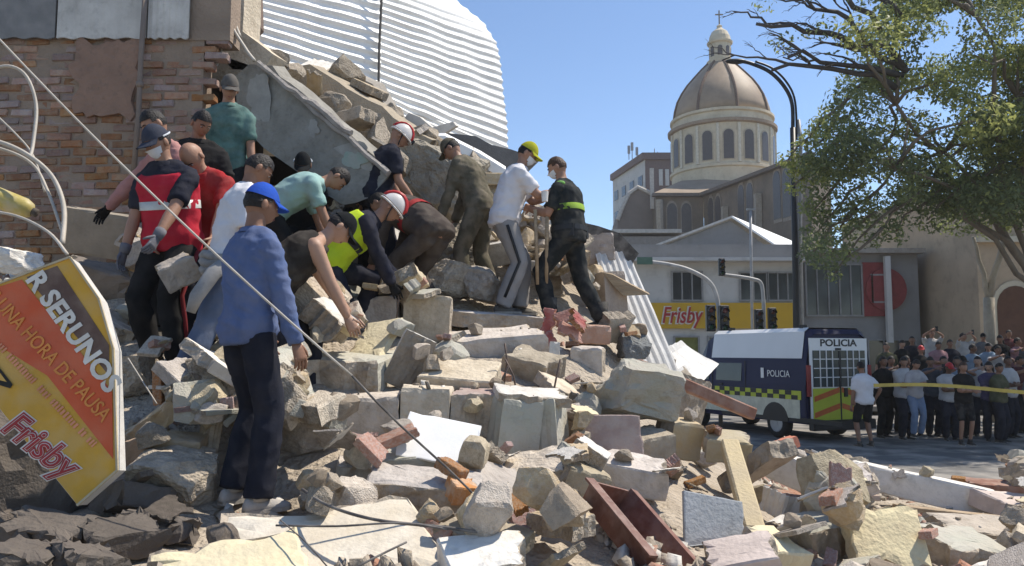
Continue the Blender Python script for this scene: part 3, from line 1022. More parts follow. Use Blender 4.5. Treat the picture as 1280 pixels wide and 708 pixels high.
block('wall_fragment', 'grey broken block in the lower right corner', 'wall fragment', 1200, 690, 5.3, (0.44, 0.4, 0.2), (12, 4, 14), (M_GREEN, M_CORE), seed=54)
block('brick_chunk', 'red and white brick chunk left of the cream yellow slab', 'brick', 985, 632, 5.5, (0.26, 0.22, 0.18), (10, 12, 20), (M_BRICK, M_WHITE), seed=55)
block('wall_fragment', 'grey-green fragment below the red and white brick chunk', 'wall fragment', 1030, 668, 5.1, (0.32, 0.28, 0.2), (10, -8, 10), (M_GREEN, M_CORE), seed=56)
block('concrete_slab', 'rough cream lump at the foot of the timber post', 'concrete slab', 966, 690, 4.4, (0.26, 0.3, 0.16), (20, 10, 30), (M_CREAM, M_CORE), seed=57)
block('concrete_slab', 'pinkish slab at the bottom edge right of the rusty trough', 'concrete slab', 930, 700, 4.1, (0.36, 0.3, 0.12), (16, -14, -20), (mat('pink_white', ()), M_CORE), seed=58)
block('concrete_boulder', 'shaded lump that props the small bright metal sheet before the van', 'boulder', 856, 512, 9.5, (0.5, 0.5, 0.75), (0, 6, 20), (M_CORE,), seed=59, lump=True)
# upper right shoulder
block('concrete_block', 'beige upright block beside the foot of the police officer', CC, 764, 372, 8.9, (0.30, 0.28, 0.56), (0, -4, 16), (mat('beige_block', (0.44, 0.37, 0.31), bump=0.5, stain=0.2), M_CORE), seed=60, broken=1)
block('brick_chunk', 'square pink brick stack right below the police officer', 'brick', 741, 418, 7.7, (0.32, 0.28, 0.18), (4, 2, 8), (mat('pink_brick', (0.50, 0.30, 0.21), bump=0.5, dust=0.3), M_BRICK), seed=61, broken=1)
block('concrete_boulder', 'rough grey concrete lump beside the leaning white sheet', 'boulder', 792, 436, 7.9, (0.36, 0.3, 0.30), (0, 10, 20), (mat('grey_lump', (0.20, 0.205, 0.20), bump=1.0, bscale=18), ), seed=62, lump=True)
block('concrete_block', 'grey block right below the pink brick stack', CC, 735, 455, 7.0, (0.3, 0.3, 0.3), (4, 2, -12), seed=63)
block('plaster_strip', 'narrow white plaster post standing under the crumpled red debris', 'plaster slab', 691, 450, 6.7, (0.08, 0.06, 0.30), (0, 6, 10), (M_WHITE, M_WHITE), seed=64, broken=1)
block('concrete_boulder', 'dark grey boulder behind the legs of the man in grey trousers', 'boulder', 590, 356, 8.9, (0.7, 0.6, 0.5), (0, 0, 20), (M_CORE,), seed=65, lump=True)
block('concrete_boulder', 'grey boulder between the two people on the ridge', 'boulder', 668, 366, 8.9, (0.7, 0.6, 0.45), (0, 0, -20), (M_CORE,), seed=66, lump=True)
block('concrete_boulder', 'pale pink-grey stone behind the waist of the police officer', 'boulder', 748, 318, 9.6, (0.5, 0.4, 0.45), (0, 0, 0), (mat('pale_stone', (0.46, 0.40, 0.36), bump=0.6), ), seed=67, lump=True)
# rocky mass between helmeted rescuer and soldier
M_ROCK = mat('crumbled_masonry', (0.42, 0.37, 0.29), col2=(0.27, 0.235, 0.18), scale=6, bump=1.2, bscale=16, rnd=0.1, bdist=0.06)
block('masonry_mass', 'crumbled beige masonry mass behind the navy shirted rescuer', 'masonry', 545, 235, 9.4, (1.15, 0.9, 1.15), (10, 0, 0), (M_ROCK,), seed=70, lump=True)
block('masonry_mass', 'crumbled beige masonry mass right of the soldier in khaki', 'masonry', 615, 262, 9.9, (0.9, 0.8, 1.0), (0, 10, 20), (M_ROCK,), seed=71, lump=True)
block('masonry_mass', 'brown crumbled wall mass low behind the bent rescuer', 'masonry', 560, 320, 8.7, (0.8, 0.6, 0.7), (0, 0, 50), (M_ROCK,), seed=72, lump=True)
# by the left wall
block('plaster_slab', 'curled beige plaster slab leaning at the foot of the brick wall', 'plaster slab', 122, 292, 7.6, (0.56, 0.10, 0.44), (20, 8, 8), (mat('beige_plaster', (0.34, 0.29, 0.23), bump=0.4), M_CORE), seed=80)
block('plaster_slab', 'white rubble lump behind the top of the yellow sign', 'boulder', 28, 328, 6.0, (0.36, 0.3, 0.2), (0, 10, 20), (M_WHITE,), seed=81, lump=True)
block('wall_fragment', 'brown wall fragment under the curled beige plaster slab', 'wall fragment', 122, 348, 7.2, (0.5, 0.3, 0.26), (24, 14, 20), (mat('brown_fragment', (0.25, 0.21, 0.175)), M_CORE), seed=82, broken=3, rough=.03)
block('concrete_boulder', 'shaded grey boulder right of the sign edge', 'boulder', 165, 470, 5.6, (0.34, 0.3, 0.3), (0, 0, 20), (M_CORE,), seed=83, lump=True)
block('concrete_slab', 'shaded flat slab behind the boots of the red vested rescuer', 'concrete slab', 120, 404, 6.4, (0.5, 0.4, 0.16), (26, 16, 30), seed=84, broken=3, rough=.03)
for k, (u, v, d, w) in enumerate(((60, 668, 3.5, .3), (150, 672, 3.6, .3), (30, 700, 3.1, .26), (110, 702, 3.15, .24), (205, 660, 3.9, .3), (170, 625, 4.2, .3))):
    block('shade_dark_clod', ['shade-dark slab under the lower corner of the sign', 'shade-dark clod left of the cream slab corner', 'shade-dark clod in the bottom left corner', 'shade-dark clod at the bottom edge below the sign', 'shade-dark flat clod beside the shoes of the blue-capped man', 'shade-dark clod right of the sign tip'][k], 'shade-dark clod', u, v, d, (w, w * 0.8, w * 0.4), (14, 10 - 5 * k, 47 * k), (M_DARK, M_DARK), seed=90 + k, broken=3, rough=.03, guard=0.5)  # clods coloured dark to paint the shade below the sign

rr = random.Random(55)
for k, (u, v, d, w, fl) in enumerate(((360, 92, 9.3, .3, 0), (392, 108, 9.3, .36, 1), (418, 128, 9.3, .3, 0), (446, 150, 9.2, .4, 1), (470, 172, 9.2, .34, 0), (398, 82, 10, .34, 1), (430, 92, 10, .4, 0), (462, 112, 10, .4, 1), (486, 146, 9.9, .36, 0),
                                      (510, 178, 9.7, .42, 1), (536, 176, 9.8, .36, 0), (566, 190, 9.7, .34, 1), (598, 206, 9.7, .4, 0), (624, 224, 9.6, .36, 1), (345, 74, 9.2, .26, 0), (478, 196, 8.9, .3, 1), (500, 205, 9.0, .34, 0))):
    me_ = (SLABS if fl else LUMPS)[rr.randrange(14)]
    put('masonry_piece', me_, P(u, v, d), (rr.uniform(-.9, .9), rr.uniform(-.6, .9), rr.uniform(0, 6)), (w * 1.3, w, w * .8), [(M_CONC, M_CORE), (M_TAN, M_CORE), (M_WHITE, M_CORE)][k % 3] if fl else ((M_CORE,), (M_CONC,))[k % 2],
        ('broken masonry piece on the ridge at the upper end of the tilted slab' if u < 405 else 'broken masonry piece on the ridge at the lower end of the tilted slab') if u < 500 else 'broken masonry piece along the torn roofing below the white wall', 'masonry', ('masonry pieces on the upper ridge' if u < 405 else 'masonry pieces on the lower ridge') if u < 500 else 'masonry pieces by the torn roofing', sed=False)
block('concrete_boulder', 'brownish boulder before the knees of the soldier in khaki', 'boulder', 560, 352, 7.95, (.5, .4, .45), (0, 10, 30), (M_CORE,), seed=73, lump=True)
block('concrete_boulder', 'pale boulder between the soldier and the man in grey trousers', 'boulder', 600, 358, 8.0, (.4, .4, .36), (10, 0, 70), (M_CONC,), seed=74, lump=True)

# ---- steel trough, timber, reinforcing rods
tr_ = thing('metal_trough', 'rusty brown open metal trough lying on the rubble at bottom right', 'trough', P(795, 664, 4.2), rot=(R(30), R(16), R(38)))
L_, W_, H_ = 0.60, 0.26, 0.13
mb = MB()
t = 0.012
mb.box((0, 0, -H_ / 2), (W_, L_, t))
mb.build('base_plate', M_RUST, tr_, world=False)
for s in (-1, 1):
    MB().box((s * (W_ / 2 + 0.01), 0, 0), (t, L_, H_ + 0.02), (0, s * 0.16, 0)).build('side_plate', M_RUST, tr_, world=False)
    MB().box((s * (W_ / 2 + 0.045), 0, H_ / 2), (0.055, L_, t), (0, s * 0.1, 0)).build('flange', M_RUST, tr_, world=False)
MB().box((0, L_ / 2 - 0.007, -0.005), (W_, t, H_)).build('end_plate', M_RUST, tr_, world=False)
prot(735, 600, 860, 715)


def bar(name, label, cat, pts, w, h, m, shape='beam', seg=8):
    pts = [P(*p) for p in pts]
    c = sum(pts, Vector()) / len(pts)
    mb = MB()
    if shape == 'beam':
        for a, b in zip(pts, pts[1:]):
            mb.beam(a - c, b - c, w, h)
        o = mb.build(name, m, bevel=min(w, h) * 0.12)
    else:
        mb.tube([p - c for p in pts], w, seg)
        o = mb.build(name, m, smooth=True)
    o.location = c
    return tag(o, label, cat)


bar('timber_post', 'square cream timber post leaning on the right flank of the heap', 'post', [(912, 556, 5.7), (944, 668, 4.75)], 0.12, 0.10, mat('cream_timber', (0.52, 0.42, 0.25), col2=(0.44, 0.36, 0.24), scale=3, bump=0.4))
prot(890, 550, 965, 675)
bar('timber_beam', 'long reddish brown timber beam sloping down toward the police van', 'beam', [(796, 456, 7.1), (942, 518, 7.4)], 0.10, 0.11, M_WOODRED)
bar('timber_board', 'brown plank running toward the street below the long white beam', 'board', [(1020, 600, 7.3), (1092, 612, 7.4), ], 0.16, 0.04, M_WOODRED)
bar('timber_board', 'pale plank lying flat left of the long white beam', 'board', [(1000, 618, 6.6), (1095, 622, 6.9)], 0.10, 0.05, mat('pale_plank', (0.5, 0.38, 0.3)))
bar('timber_board', 'dark splintered plank at the right edge under the long beam', 'board', [(1120, 634, 6.8), (1285, 652, 6.9)], 0.12, 0.04, M_WOOD)
prot(1080, 585, 1260, 645)
mb = MB()
c0 = P(690, 415, 7.2)
rr = random.Random(8)
rd = thing('red_debris', 'crumpled red painted debris on the ledge in front of the police officer', 'debris', c0)
M_RED = mat('red_paint', (0.46, 0.12, 0.10), rough=0.6, bump=0.4, dust=0.35)
for k, (u, v, l, a) in enumerate(((686, 402, 0.22, 80), (704, 398, 0.2, 20), (682, 428, 0.2, 30), (714, 415, 0.24, -20), (722, 402, 0.2, -35))):
    m_ = slab_mesh(700 + k, thick=0.05, broken=3, w=l, d=0.12, jag=0.03)
    o = bpy.data.objects.new('fragment', m_)
    COL.objects.link(o)
    o.parent = rd
    o.location = P(u, v, 7.2 - 0.05 * k) - c0
    o.rotation_euler = (R(70), R(-a), R(10 * k))
    set_mats(o, M_RED if k % 2 == 0 else mat('salmon', (0.5, 0.24, 0.18), bump=0.4, dust=0.3), M_BRICK)
prot(672, 385, 730, 440)


def cable(name, label, pts, r, m, sag=0.0, n=10):
    pp = [P(*p) for p in pts]
    out = []
    if len(pp) == 2:
        for k in range(n + 1):
            t = k / n
            q = pp[0].lerp(pp[1], t)
            q.z -= sag * 4 * t * (1 - t)
            out.append(q)
    else:  # catmull-rom
        for i in range(len(pp) - 1):
            p0, p1, p2, p3 = pp[max(i - 1, 0)], pp[i], pp[i + 1], pp[min(i + 2, len(pp) - 1)]
            for k in range(6):
                t = k / 6
                out.append(0.5 * ((2 * p1) + (p2 - p0) * t + (2 * p0 - 5 * p1 + 4 * p2 - p3) * t * t + (3 * p1 - p0 - 3 * p2 + p3) * t ** 3))
        out.append(pp[-1])
    c = sum(out, Vector()) / len(out)
    mb = MB()
    mb.tube([p - c for p in out], r, 6)
    o = mb.build(name, m, smooth=True)
    o.location = c
    return tag(o, label, 'cable')


lc = thing('fallen_cable', 'long fallen cable stretched diagonally in front of the blue-capped man', 'cable', P(300, 330, 4.0))
mb = MB()
a, b, c = P(-60, -15, 4.3), P(440, 470, 3.72), P(612, 640, 3.95)
mb.tube([a.lerp(b, k / 14) - Vector((0, 0, 0.06 * 4 * (k / 14) * (1 - k / 14))) for k in range(15)], 0.006, 6)
mb.build('pale_sheath', M_CABLE_L, lc, smooth=True)
mb = MB()
mb.tube([b.lerp(c, k / 6) - Vector((0, 0, 0.01 * math.sin(k))) for k in range(7)], 0.006, 6)
mb.build('dark_sheath', M_CABLE_D, lc, smooth=True)
cable('loose_cable', 'dark cable snaking over the huge white slab to the right', [(378, 612, 3.95), (410, 632, 3.7), (470, 650, 3.55), (560, 660, 3.5), (640, 672, 3.6)], 0.008, M_CABLE_D)
cable('loose_cable', 'thin straight wire lying across the huge white slab', [(345, 657, 3.5), (420, 658, 3.45), (500, 654, 3.45), (560, 662, 3.5)], 0.005, M_CABLE_D)
cable('loose_cable', 'short dark wire at the lower right corner of the white slab', [(440, 712, 3.2), (475, 694, 3.25), (508, 678, 3.35)], 0.005, M_CABLE_D)
cable('loose_cable', 'thin wire running down the huge white slab to the bottom edge', [(350, 650, 3.45), (382, 678, 3.3), (412, 712, 3.15)], 0.003, M_CABLE_D)
cable('loose_cable', 'pale cable loop arching up at the left edge before the bricks', [(-40, 110, 6.4), (0, 84, 6.4), (30, 92, 6.4), (45, 130, 6.4), (42, 175, 6.3), (38, 196, 6.2)], 0.014, M_CABLE_L)
cable('loose_cable', 'thick pale cable curving down behind the sign from left edge', [(-60, 165, 6.0), (0, 178, 6.0), (38, 196, 6.0), (66, 222, 6.0), (80, 260, 5.9), (78, 305, 5.6)], 0.018, M_CABLE_L)
cable('loose_cable', 'second pale cable just under the thick curving one', [(-60, 176, 6.1), (0, 186, 6.1), (40, 205, 6.1), (60, 240, 6.0), (78, 290, 5.8)], 0.012, M_CABLE_L)
cable('loose_cable', 'thin pale wire crossing the cable loop at far left', [(-20, 130, 6.5), (20, 168, 6.4), (42, 196, 6.3), (56, 240, 6.2)], 0.008, M_CABLE_L)
cable('loose_cable', 'pale wire running from left edge to the top of the sign', [(-30, 262, 5.6), (20, 270, 5.5), (60, 290, 5.3), (84, 318, 4.9)], 0.010, M_CABLE_L)
cable('loose_cable', 'thin straight wire from the sign edge down to the tan bricks', [(160, 448, 4.9), (196, 505, 4.6)], 0.004, M_CABLE_L)
for k, pts in enumerate(([(262, -30, 8.6), (268, 30, 8.6), (276, 66, 8.5), (268, 84, 8.5)], [(276, -30, 8.5), (290, 20, 8.5), (300, 46, 8.45)], [(268, 10, 8.5), (262, 50, 8.45), (252, 80, 8.4)],
                         [(284, -20, 8.45), (286, 24, 8.4), (306, 60, 8.4), (318, 76, 8.3)])):
    cable('reinforcing_rod', ['outer dangling rod at the end of the brick wall', 'straight dangling rod above the man in striped sleeves', 'short rod curling over the end of the bricks', 'rod bent onto the top of the tilted slab'][k], pts, 0.02, M_CABLE_L)
for k, (u, v, d, l, a) in enumerate(((632, 450, 5.9, 0.2, 4), (640, 470, 5.9, 0.22, -14), (626, 474, 5.85, .2, 28), (694, 470, 5.6, 0.2, 8), (300, 575, 4.6, .2, 10), (497, 375, 6.7, .2, 4), (828, 585, 5.5, .2, 40))):
    p = P(u, v, d)
    mb = MB()
    mb.tube([(0, 0, -l), (0.01, 0, 0), (0.02 * math.sin(a), 0, l * 0.6)], 0.007, 6)
    o = mb.build('reinforcing_rod', M_REBAR, smooth=True)
    o.location = p
    o.rotation_euler = (0.1, R(a), 0)
    tag(o, ['upright rod at the right end of the smooth beige slab', 'leaning rod right of the upright rod on beige slab', 'rod leaning right over the smooth beige slab', 'rod beside the white capping slab', 'rod sticking up beside the calf of blue-capped man',
            'thin rod standing on the ledge near the yellow vest', 'rod sticking out near the rusty trough'][k], 'rod')
cn = thing('yellow_canister', 'dusty yellow plastic canister lying at the left edge above the sign', 'canister', P(14, 254, 6.1), rot=(0, R(112), R(10)))
mb = MB()
mb.lathe([(0.02, -0.19), (0.07, -0.18), (0.08, -0.12), (0.08, 0.1), (0.06, 0.15), (0.03, 0.17)], seg=14)
mb.build('body', mat('yellow_plastic', (0.50, 0.40, 0.12), rough=0.5, bump=0.1, dust=0.5), cn, smooth=True, world=False)
MB().lathe([(0.034, 0.165), (0.034, 0.20), (0.02, 0.205)], seg=12).build('cap', M_DARK, cn, smooth=True, world=False)

# ---- the fallen sign
SG = thing('fallen_sign', 'fallen yellow and orange restaurant sign box lying askew at the left edge', 'sign', P(60, 560, 3.7))
M_SY = mat('sign_yellow', (0.66, 0.36, 0.035), col2=(0.52, 0.29, 0.04), rough=0.55, scale=4, bump=0.08, dust=0.30, dustcol=(0.45, 0.34, 0.2))
M_SO = mat('sign_orange', (0.62, 0.10, 0.025), col2=(0.52, 0.085, 0.03), rough=0.5, scale=3, bump=0.06, dust=0.22, dustcol=(0.5, 0.26, 0.16))
M_SD = mat('sign_dark_band', (0.13, 0.075, 0.055), rough=0.6, scale=4, bump=0.1, dust=0.35, dustcol=(0.32, 0.24, 0.18))
M_SW = mat('sign_white', (0.74, 0.70, 0.62), rough=0.5, scale=6, bump=0.05, dust=0.4, dustcol=(0.5, 0.44, 0.36))
M_SR = mat('sign_red', (0.40, 0.035, 0.035), rough=0.5, scale=6, bump=0.05)
M_SE = mat('sign_edge_metal', (0.70, 0.66, 0.60), rough=0.45, scale=5, bump=0.15, dust=0.3)
M_SL = mat('sign_light_orange', (0.72, 0.27, 0.06), rough=0.5, bump=0.05)
S0 = P(88, 322, 3.75)                      # upper corner of the board
SN = Vector((0.10, -1.0, 0.16)).normalized()   # board faces the viewer, tipped back a little


def on_board(u, v, lift=0.0):
    d = P(u, v, 1.0) - Vector((0, 0, CAMZ))
    o = Vector((0, 0, CAMZ))
    t = (S0 - o).dot(SN) / d.dot(SN)
    return o + d * t + SN * lift


def board(name, pts, lift, th, m):
    return MB().prism([on_board(u, v, lift) for u, v in pts], -SN * th).build(name, m, SG)


OUT = [(-150, 412), (88, 322), (124, 374), (142, 436), (147, 588), (97, 632), (0, 512), (-150, 330 + 0)]
OUT = [(-110, 396), (-20, 362), (88, 322), (124, 374), (142, 436), (147, 588), (97, 632), (0, 512), (-110, 380 + 40)]
board('sign_box', OUT, 0.0, 0.10, M_SE)
board('yellow_face', [(-109, 396), (-20, 363), (87.5, 323.5), (123, 375), (140.5, 437), (145.5, 587), (97, 631), (0, 511), (-109, 419)], 0.003, 0.002, M_SY)
board('dark_band', [(34, 347), (72, 333), (137, 432), (137, 470)], 0.006, 0.002, M_SD)
board('orange_band', [(-70, 381), (28, 350), (141, 490), (142, 574), (60, 470), (-70, 390)], 0.0066, 0.002, M_SO)
mb = MB()
for a_, b_ in (((88, 322), (124, 374)), ((124, 374), (142, 436)), ((142, 436), (147, 588)), ((147, 588), (97, 632)), ((88, 322), (-110, 396))):
    mb.beam(on_board(*a_, 0.004), on_board(*b_, 0.004), 0.009, 0.014, up=SN)
mb.build('edge_trim', mat('sign_trim', (0.55, 0.45, 0.28), rough=.5, dust=.4), SG)


def sign_text(name, body, u0, v0, u1, v1, h_px, m, lift, shear=0, bold=0.0, **k):
    a, b = on_board(u0, v0), on_board(u1, v1)
    ex = b - a
    ey = SN.cross(ex)
    return put_text(name, body, m, SG, a, ex, ey, h_px / FPX * 3.75 * 1.38, extrude=0.0012, shear=shear, bold=bold, lift=lift, width=ex.length, **k)


sign_text('lettering', 'R SERUNOS', 33, 350, 134, 492, 23, M_SW, 0.010, bold=0.004)
sign_text('lettering', 'ES UNA HORA DE PAUSA', -22, 366, 128, 528, 17, M_SL, 0.011, bold=0.001)
rr = random.Random(12)
mb = MB()
k_ = 0.0
while k_ < 1.0:
    ua, va = -40 + 158 * k_, 396 + 166 * k_
    w_ = rr.uniform(0.012, 0.02)
    if rr.random() < 0.86:
        hpx = rr.uniform(6.5, 8.5)
        a_, b_ = on_board(ua, va, 0.010), on_board(ua + 158 * w_ * .7, va + 166 * w_ * .7, 0.010)
        up_ = SN.cross(b_ - a_).normalized() * hpx / FPX * 3.75
        mb.prism([a_, b_, b_ + up_, a_ + up_], SN * 0.001)
    k_ += w_ * 1.2
mb.build('small_print', mat('sign_pale_orange', (0.72, 0.30, 0.17), bump=0), SG)
for nm_, m_, lf_, bd_ in (('brand_outline', M_SW, 0.005, 0.013), ('brand_inner', M_SR, 0.0072, 0.0075), ('brand_outline', M_SW, 0.0094, 0.0015), ('brand_lettering', M_SR, 0.0116, -0.001)):
    a_, b_ = on_board(2, 537), on_board(86, 604)
    put_text(nm_, 'Frisby', m_, SG, (a_ + b_) / 2, b_ - a_, SN.cross(b_ - a_), 0.155, sx=0.96, extrude=0.0008, shear=0.2, bold=bd_, lift=lf_, center=True, spacing=1.02)
board('black_mark', [(-6, 452), (17, 481), (14, 486), (-12, 478)], 0.010, 0.002, mat('sign_black', (0.03, 0.028, 0.025), bump=0))
board('black_mark', [(-2, 462), (10, 478), (-6, 474)], 0.012, 0.002, M_SY)
prot(-50, 310, 155, 640)
# support under the sign: the board leans on this dark heap
block('shade_dark_clod', 'shade-dark mound that carries the fallen sign', 'shade-dark clod', -10, 585, 4.15, (0.9, 0.5, 0.7), (0, 0, 0), (M_DARK,), seed=99, lump=True, guard=0.1)

# ---- loose rubble: laid down piece by piece on what already lies there
MARKS = [(60, 330, 'behind the top of the fallen sign'), (60, 640, 'under the lower edge of the fallen sign'), (170, 480, 'right of the upper sign edge'), (190, 640, 'right of the sign tip'),
         (200, 540, 'beside the tan bricks'), (120, 370, 'at the foot of the brick wall'), (215, 430, 'around the boots of the red vested rescuer'), (270, 600, 'left of the blue-capped man'),
         (365, 600, 'right of the legs of the blue-capped man'), (350, 690, 'around the huge white slab'), (250, 700, 'around the cream slab corner'), (390, 540, 'around the jagged sunlit lump'),
         (420, 450, 'around the green-grey wall fragment'), (465, 425, 'around the sunlit cream plaster slab'), (455, 590, 'around the pale hollow block'), (480, 640, 'around the dark loose cable'),
         (530, 515, 'around the row of grey blocks'), (560, 465, 'around the smooth beige slab'), (548, 560, 'around the bright white board'), (540, 620, 'around the long grey red-ended fragment'),
         (610, 690, 'at the bottom centre edge'), (650, 530, 'around the green-grey square blocks'), (640, 600, 'around the thin tilted plate'), (620, 430, 'around the wide toppled wall fragment'),
         (660, 390, 'around the feet of the pair on the ridge'), (700, 420, 'around the crumpled red debris'), (740, 440, 'around the pink brick stack'), (790, 490, 'around the big green-grey boulder'),
         (760, 545, 'around the pinkish stone panel'), (730, 610, 'left of the rusty trough'), (800, 600, 'around the curved pale slab'), (800, 690, 'in front of the rusty trough'),
         (860, 550, 'around the ochre painted blocks'), (890, 650, 'around the smooth grey panel'), (930, 610, 'around the leaning timber post'), (990, 590, 'around the white-topped beam stub'),
         (960, 690, 'at the foot of the timber post'), (990, 640, 'around the red and white brick chunk'), (1040, 670, 'left of the cream yellow slab'), (1105, 690, 'in front of the cream yellow slab'),
         (1060, 615, 'around the flat planks'), (1170, 610, 'around the long white-topped beam'), (1200, 690, 'in the lower right corner'), (1260, 635, 'at the right edge beside the pinkish slab'),
         (1230, 600, 'at the street edge on the right'), (860, 510, 'below the long brown timber beam'), (800, 430, 'beside the leaning white sheet'), (530, 390, 'around the upright dusty block'),
         (450, 390, 'around the yellow vested rescuer'), (560, 340, 'on the slope behind the bent rescuers'), (400, 340, 'under the great tilted slab'), (740, 330, 'behind the police officer')]


def zone(x, y):
    u, v = pix((x, y, hgt(x, y)))
    return min(MARKS, key=lambda m: (m[0] - u) ** 2 + 1.6 * (m[1] - v) ** 2)[2]


KIND = {
    'concrete_chunk': ('grey broken concrete chunk', 'concrete chunk', LUMPS, [(M_CORE,), (M_CONC,), (M_CONC,), (M_GREEN,)]),
    'slab_piece': ('flat broken slab piece', 'slab piece', SLABS, [(M_CONC, M_CORE), (M_CONC, M_CORE), (M_WHITE, M_CORE), (M_GREEN, M_CORE), (M_TAN, M_CORE)]),
    'brick_piece': ('reddish broken brick piece', 'brick piece', BRKS, [(M_BRICK, M_BRICK), (M_BRICK, M_BRICK), (M_TAN, M_BRICK)]),
    'mortar_lump': ('dusty tan mortar lump', 'mortar lump', LUMPS, [(M_TAN,), (mat('dusty_tan', (0.46, 0.37, 0.27), col2=(.34, .27, .2), scale=6, bump=.8, rnd=.2),), (M_CONC,)]),
    'plaster_shard': ('thin pale plaster shard', 'plaster shard', SHARDS, [(M_WHITE, M_CORE), (M_CONC, M_CORE), (M_CREAM, M_CORE), (M_WHITE, M_CORE)]),
}
M_SHADED = mat('shade_darkened', (0.19, 0.155, 0.125), col2=(0.11, 0.09, 0.07), scale=5, bump=.7, rnd=.3)  # dark copy of the chunk colours, painted shade for the lower left
FEET = []      # filled by the people list below: (x, y, radius)


def drop(kind, x, y, s, rr, flat=0.5):
    lab, cat, meshes, mats = KIND[kind]
    me = rr.choice(meshes)
    rot = Euler((rr.gauss(0, flat), rr.gauss(0, flat), rr.uniform(0, 6.3)))
    sc = Vector((s * rr.uniform(.8, 1.25), s * rr.uniform(.8, 1.2), s * rr.uniform(.7, 1.1)))
    v, t = tri_of(me)
    M = np.array(rot.to_matrix()) * np.array(sc)[None, :]
    w = v @ M.T
    ii = np.clip(((w[:, 0] + x - GX0) / GC).astype(int), 0, NX - 1)
    jj = np.clip(((w[:, 1] + y - GY0) / GC).astype(int), 0, NY - 1)
    need = SEDI[ii, jj] - w[:, 2]
    z = np.percentile(need, 88)
    base = hgt(x, y)
    z = min(z, base + 0.42)
    return me, rot, sc, z, w, t, rr.choice(mats)


def try_drop(kind, x, y, s, rr, flat=0.5):
    if not (GX0 + 1 < x < GX1 - 0.8 and 1.9 < y < 12.5):
        return None
    h = hgt(x, y)
    if h < -0.06:
        return None
    if y < 2.6 and abs(x) < 1.2:
        return None
    for fx, fy, fr in FEET:
        if (x - fx) ** 2 + (y - fy) ** 2 < (fr + s * 0.45) ** 2:
            return None
    me, rot, sc, z, w, t, ms = drop(kind, x, y, s, rr, flat)
    u, v = pix((x, y, z))
    ru = s * 0.5 * FPX / y
    for (a, b, c, d) in (() if s < .13 and rr.random() < .3 and y > 4.9 else PROT):
        if a - ru * .6 < u < c + ru * .6 and b - ru * .6 < v < d + ru * .5:
            return None
    lab, cat, _, _ = KIND[kind]
    zn = zone(x, y)
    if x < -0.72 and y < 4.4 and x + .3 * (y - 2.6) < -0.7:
        ms = (M_SHADED,) * len(ms)  # lower-left shade put into the colour of these chunks
        lab = 'shade-darkened ' + lab.split(' ', 1)[1]
    sz = 'small' if s < .17 else ('large' if s > .36 else 'mid-sized')
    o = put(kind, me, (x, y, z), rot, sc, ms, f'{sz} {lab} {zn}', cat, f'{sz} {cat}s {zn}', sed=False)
    raise_sediment(w + np.array([x, y, z]), t[::2] if len(t) > 150 else t)
    return o


def scatter():
    rr = random.Random(21)
    plan = (('slab_piece', 150, .30, .60), ('concrete_chunk', 60, .20, .42), ('slab_piece', 145, .18, .36), ('concrete_chunk', 140, .10, .26), ('mortar_lump', 150, .08, .24),
            ('brick_piece', 170, .10, .22), ('plaster_shard', 150, .14, .34))
    count = {}
    for kind, n, s0, s1 in plan:
        k = tries = 0
        while k < n and tries < n * 20:
            tries += 1
            if count.get(kind, 0) >= 298:
                break
            if rr.random() < 0.92:      # where the heap faces the street corner
                u, v = rr.uniform(-40, 1320), rr.uniform(300, 730)
                t = rr.uniform(3, 10)
                hit = None
                for q in range(60):    # walk along the sight line to the heap surface
                    d = 2.6 + q * 0.14
                    p = P(u, v, d)
                    if GX0 < p.x < GX1 and p.z < hgt(p.x, p.y):
                        hit = p
                        break
                if hit is None:
                    continue
                x, y = hit.x, hit.y
            else:
                x, y = rr.uniform(-6.5, 7.5), rr.uniform(2.4, 11.5)
            s = rr.uniform(s0, s1) * (0.75 if x > 3.2 else 1.0)
            if kind == 'brick_piece' and rr.random() < 0.5 and x < 0.3:
                continue
            if try_drop(kind, x, y, s, rr, 0.33 if kind == 'plaster_shard' else 0.45):
                k += 1
                count[kind] = count.get(kind, 0) + 1


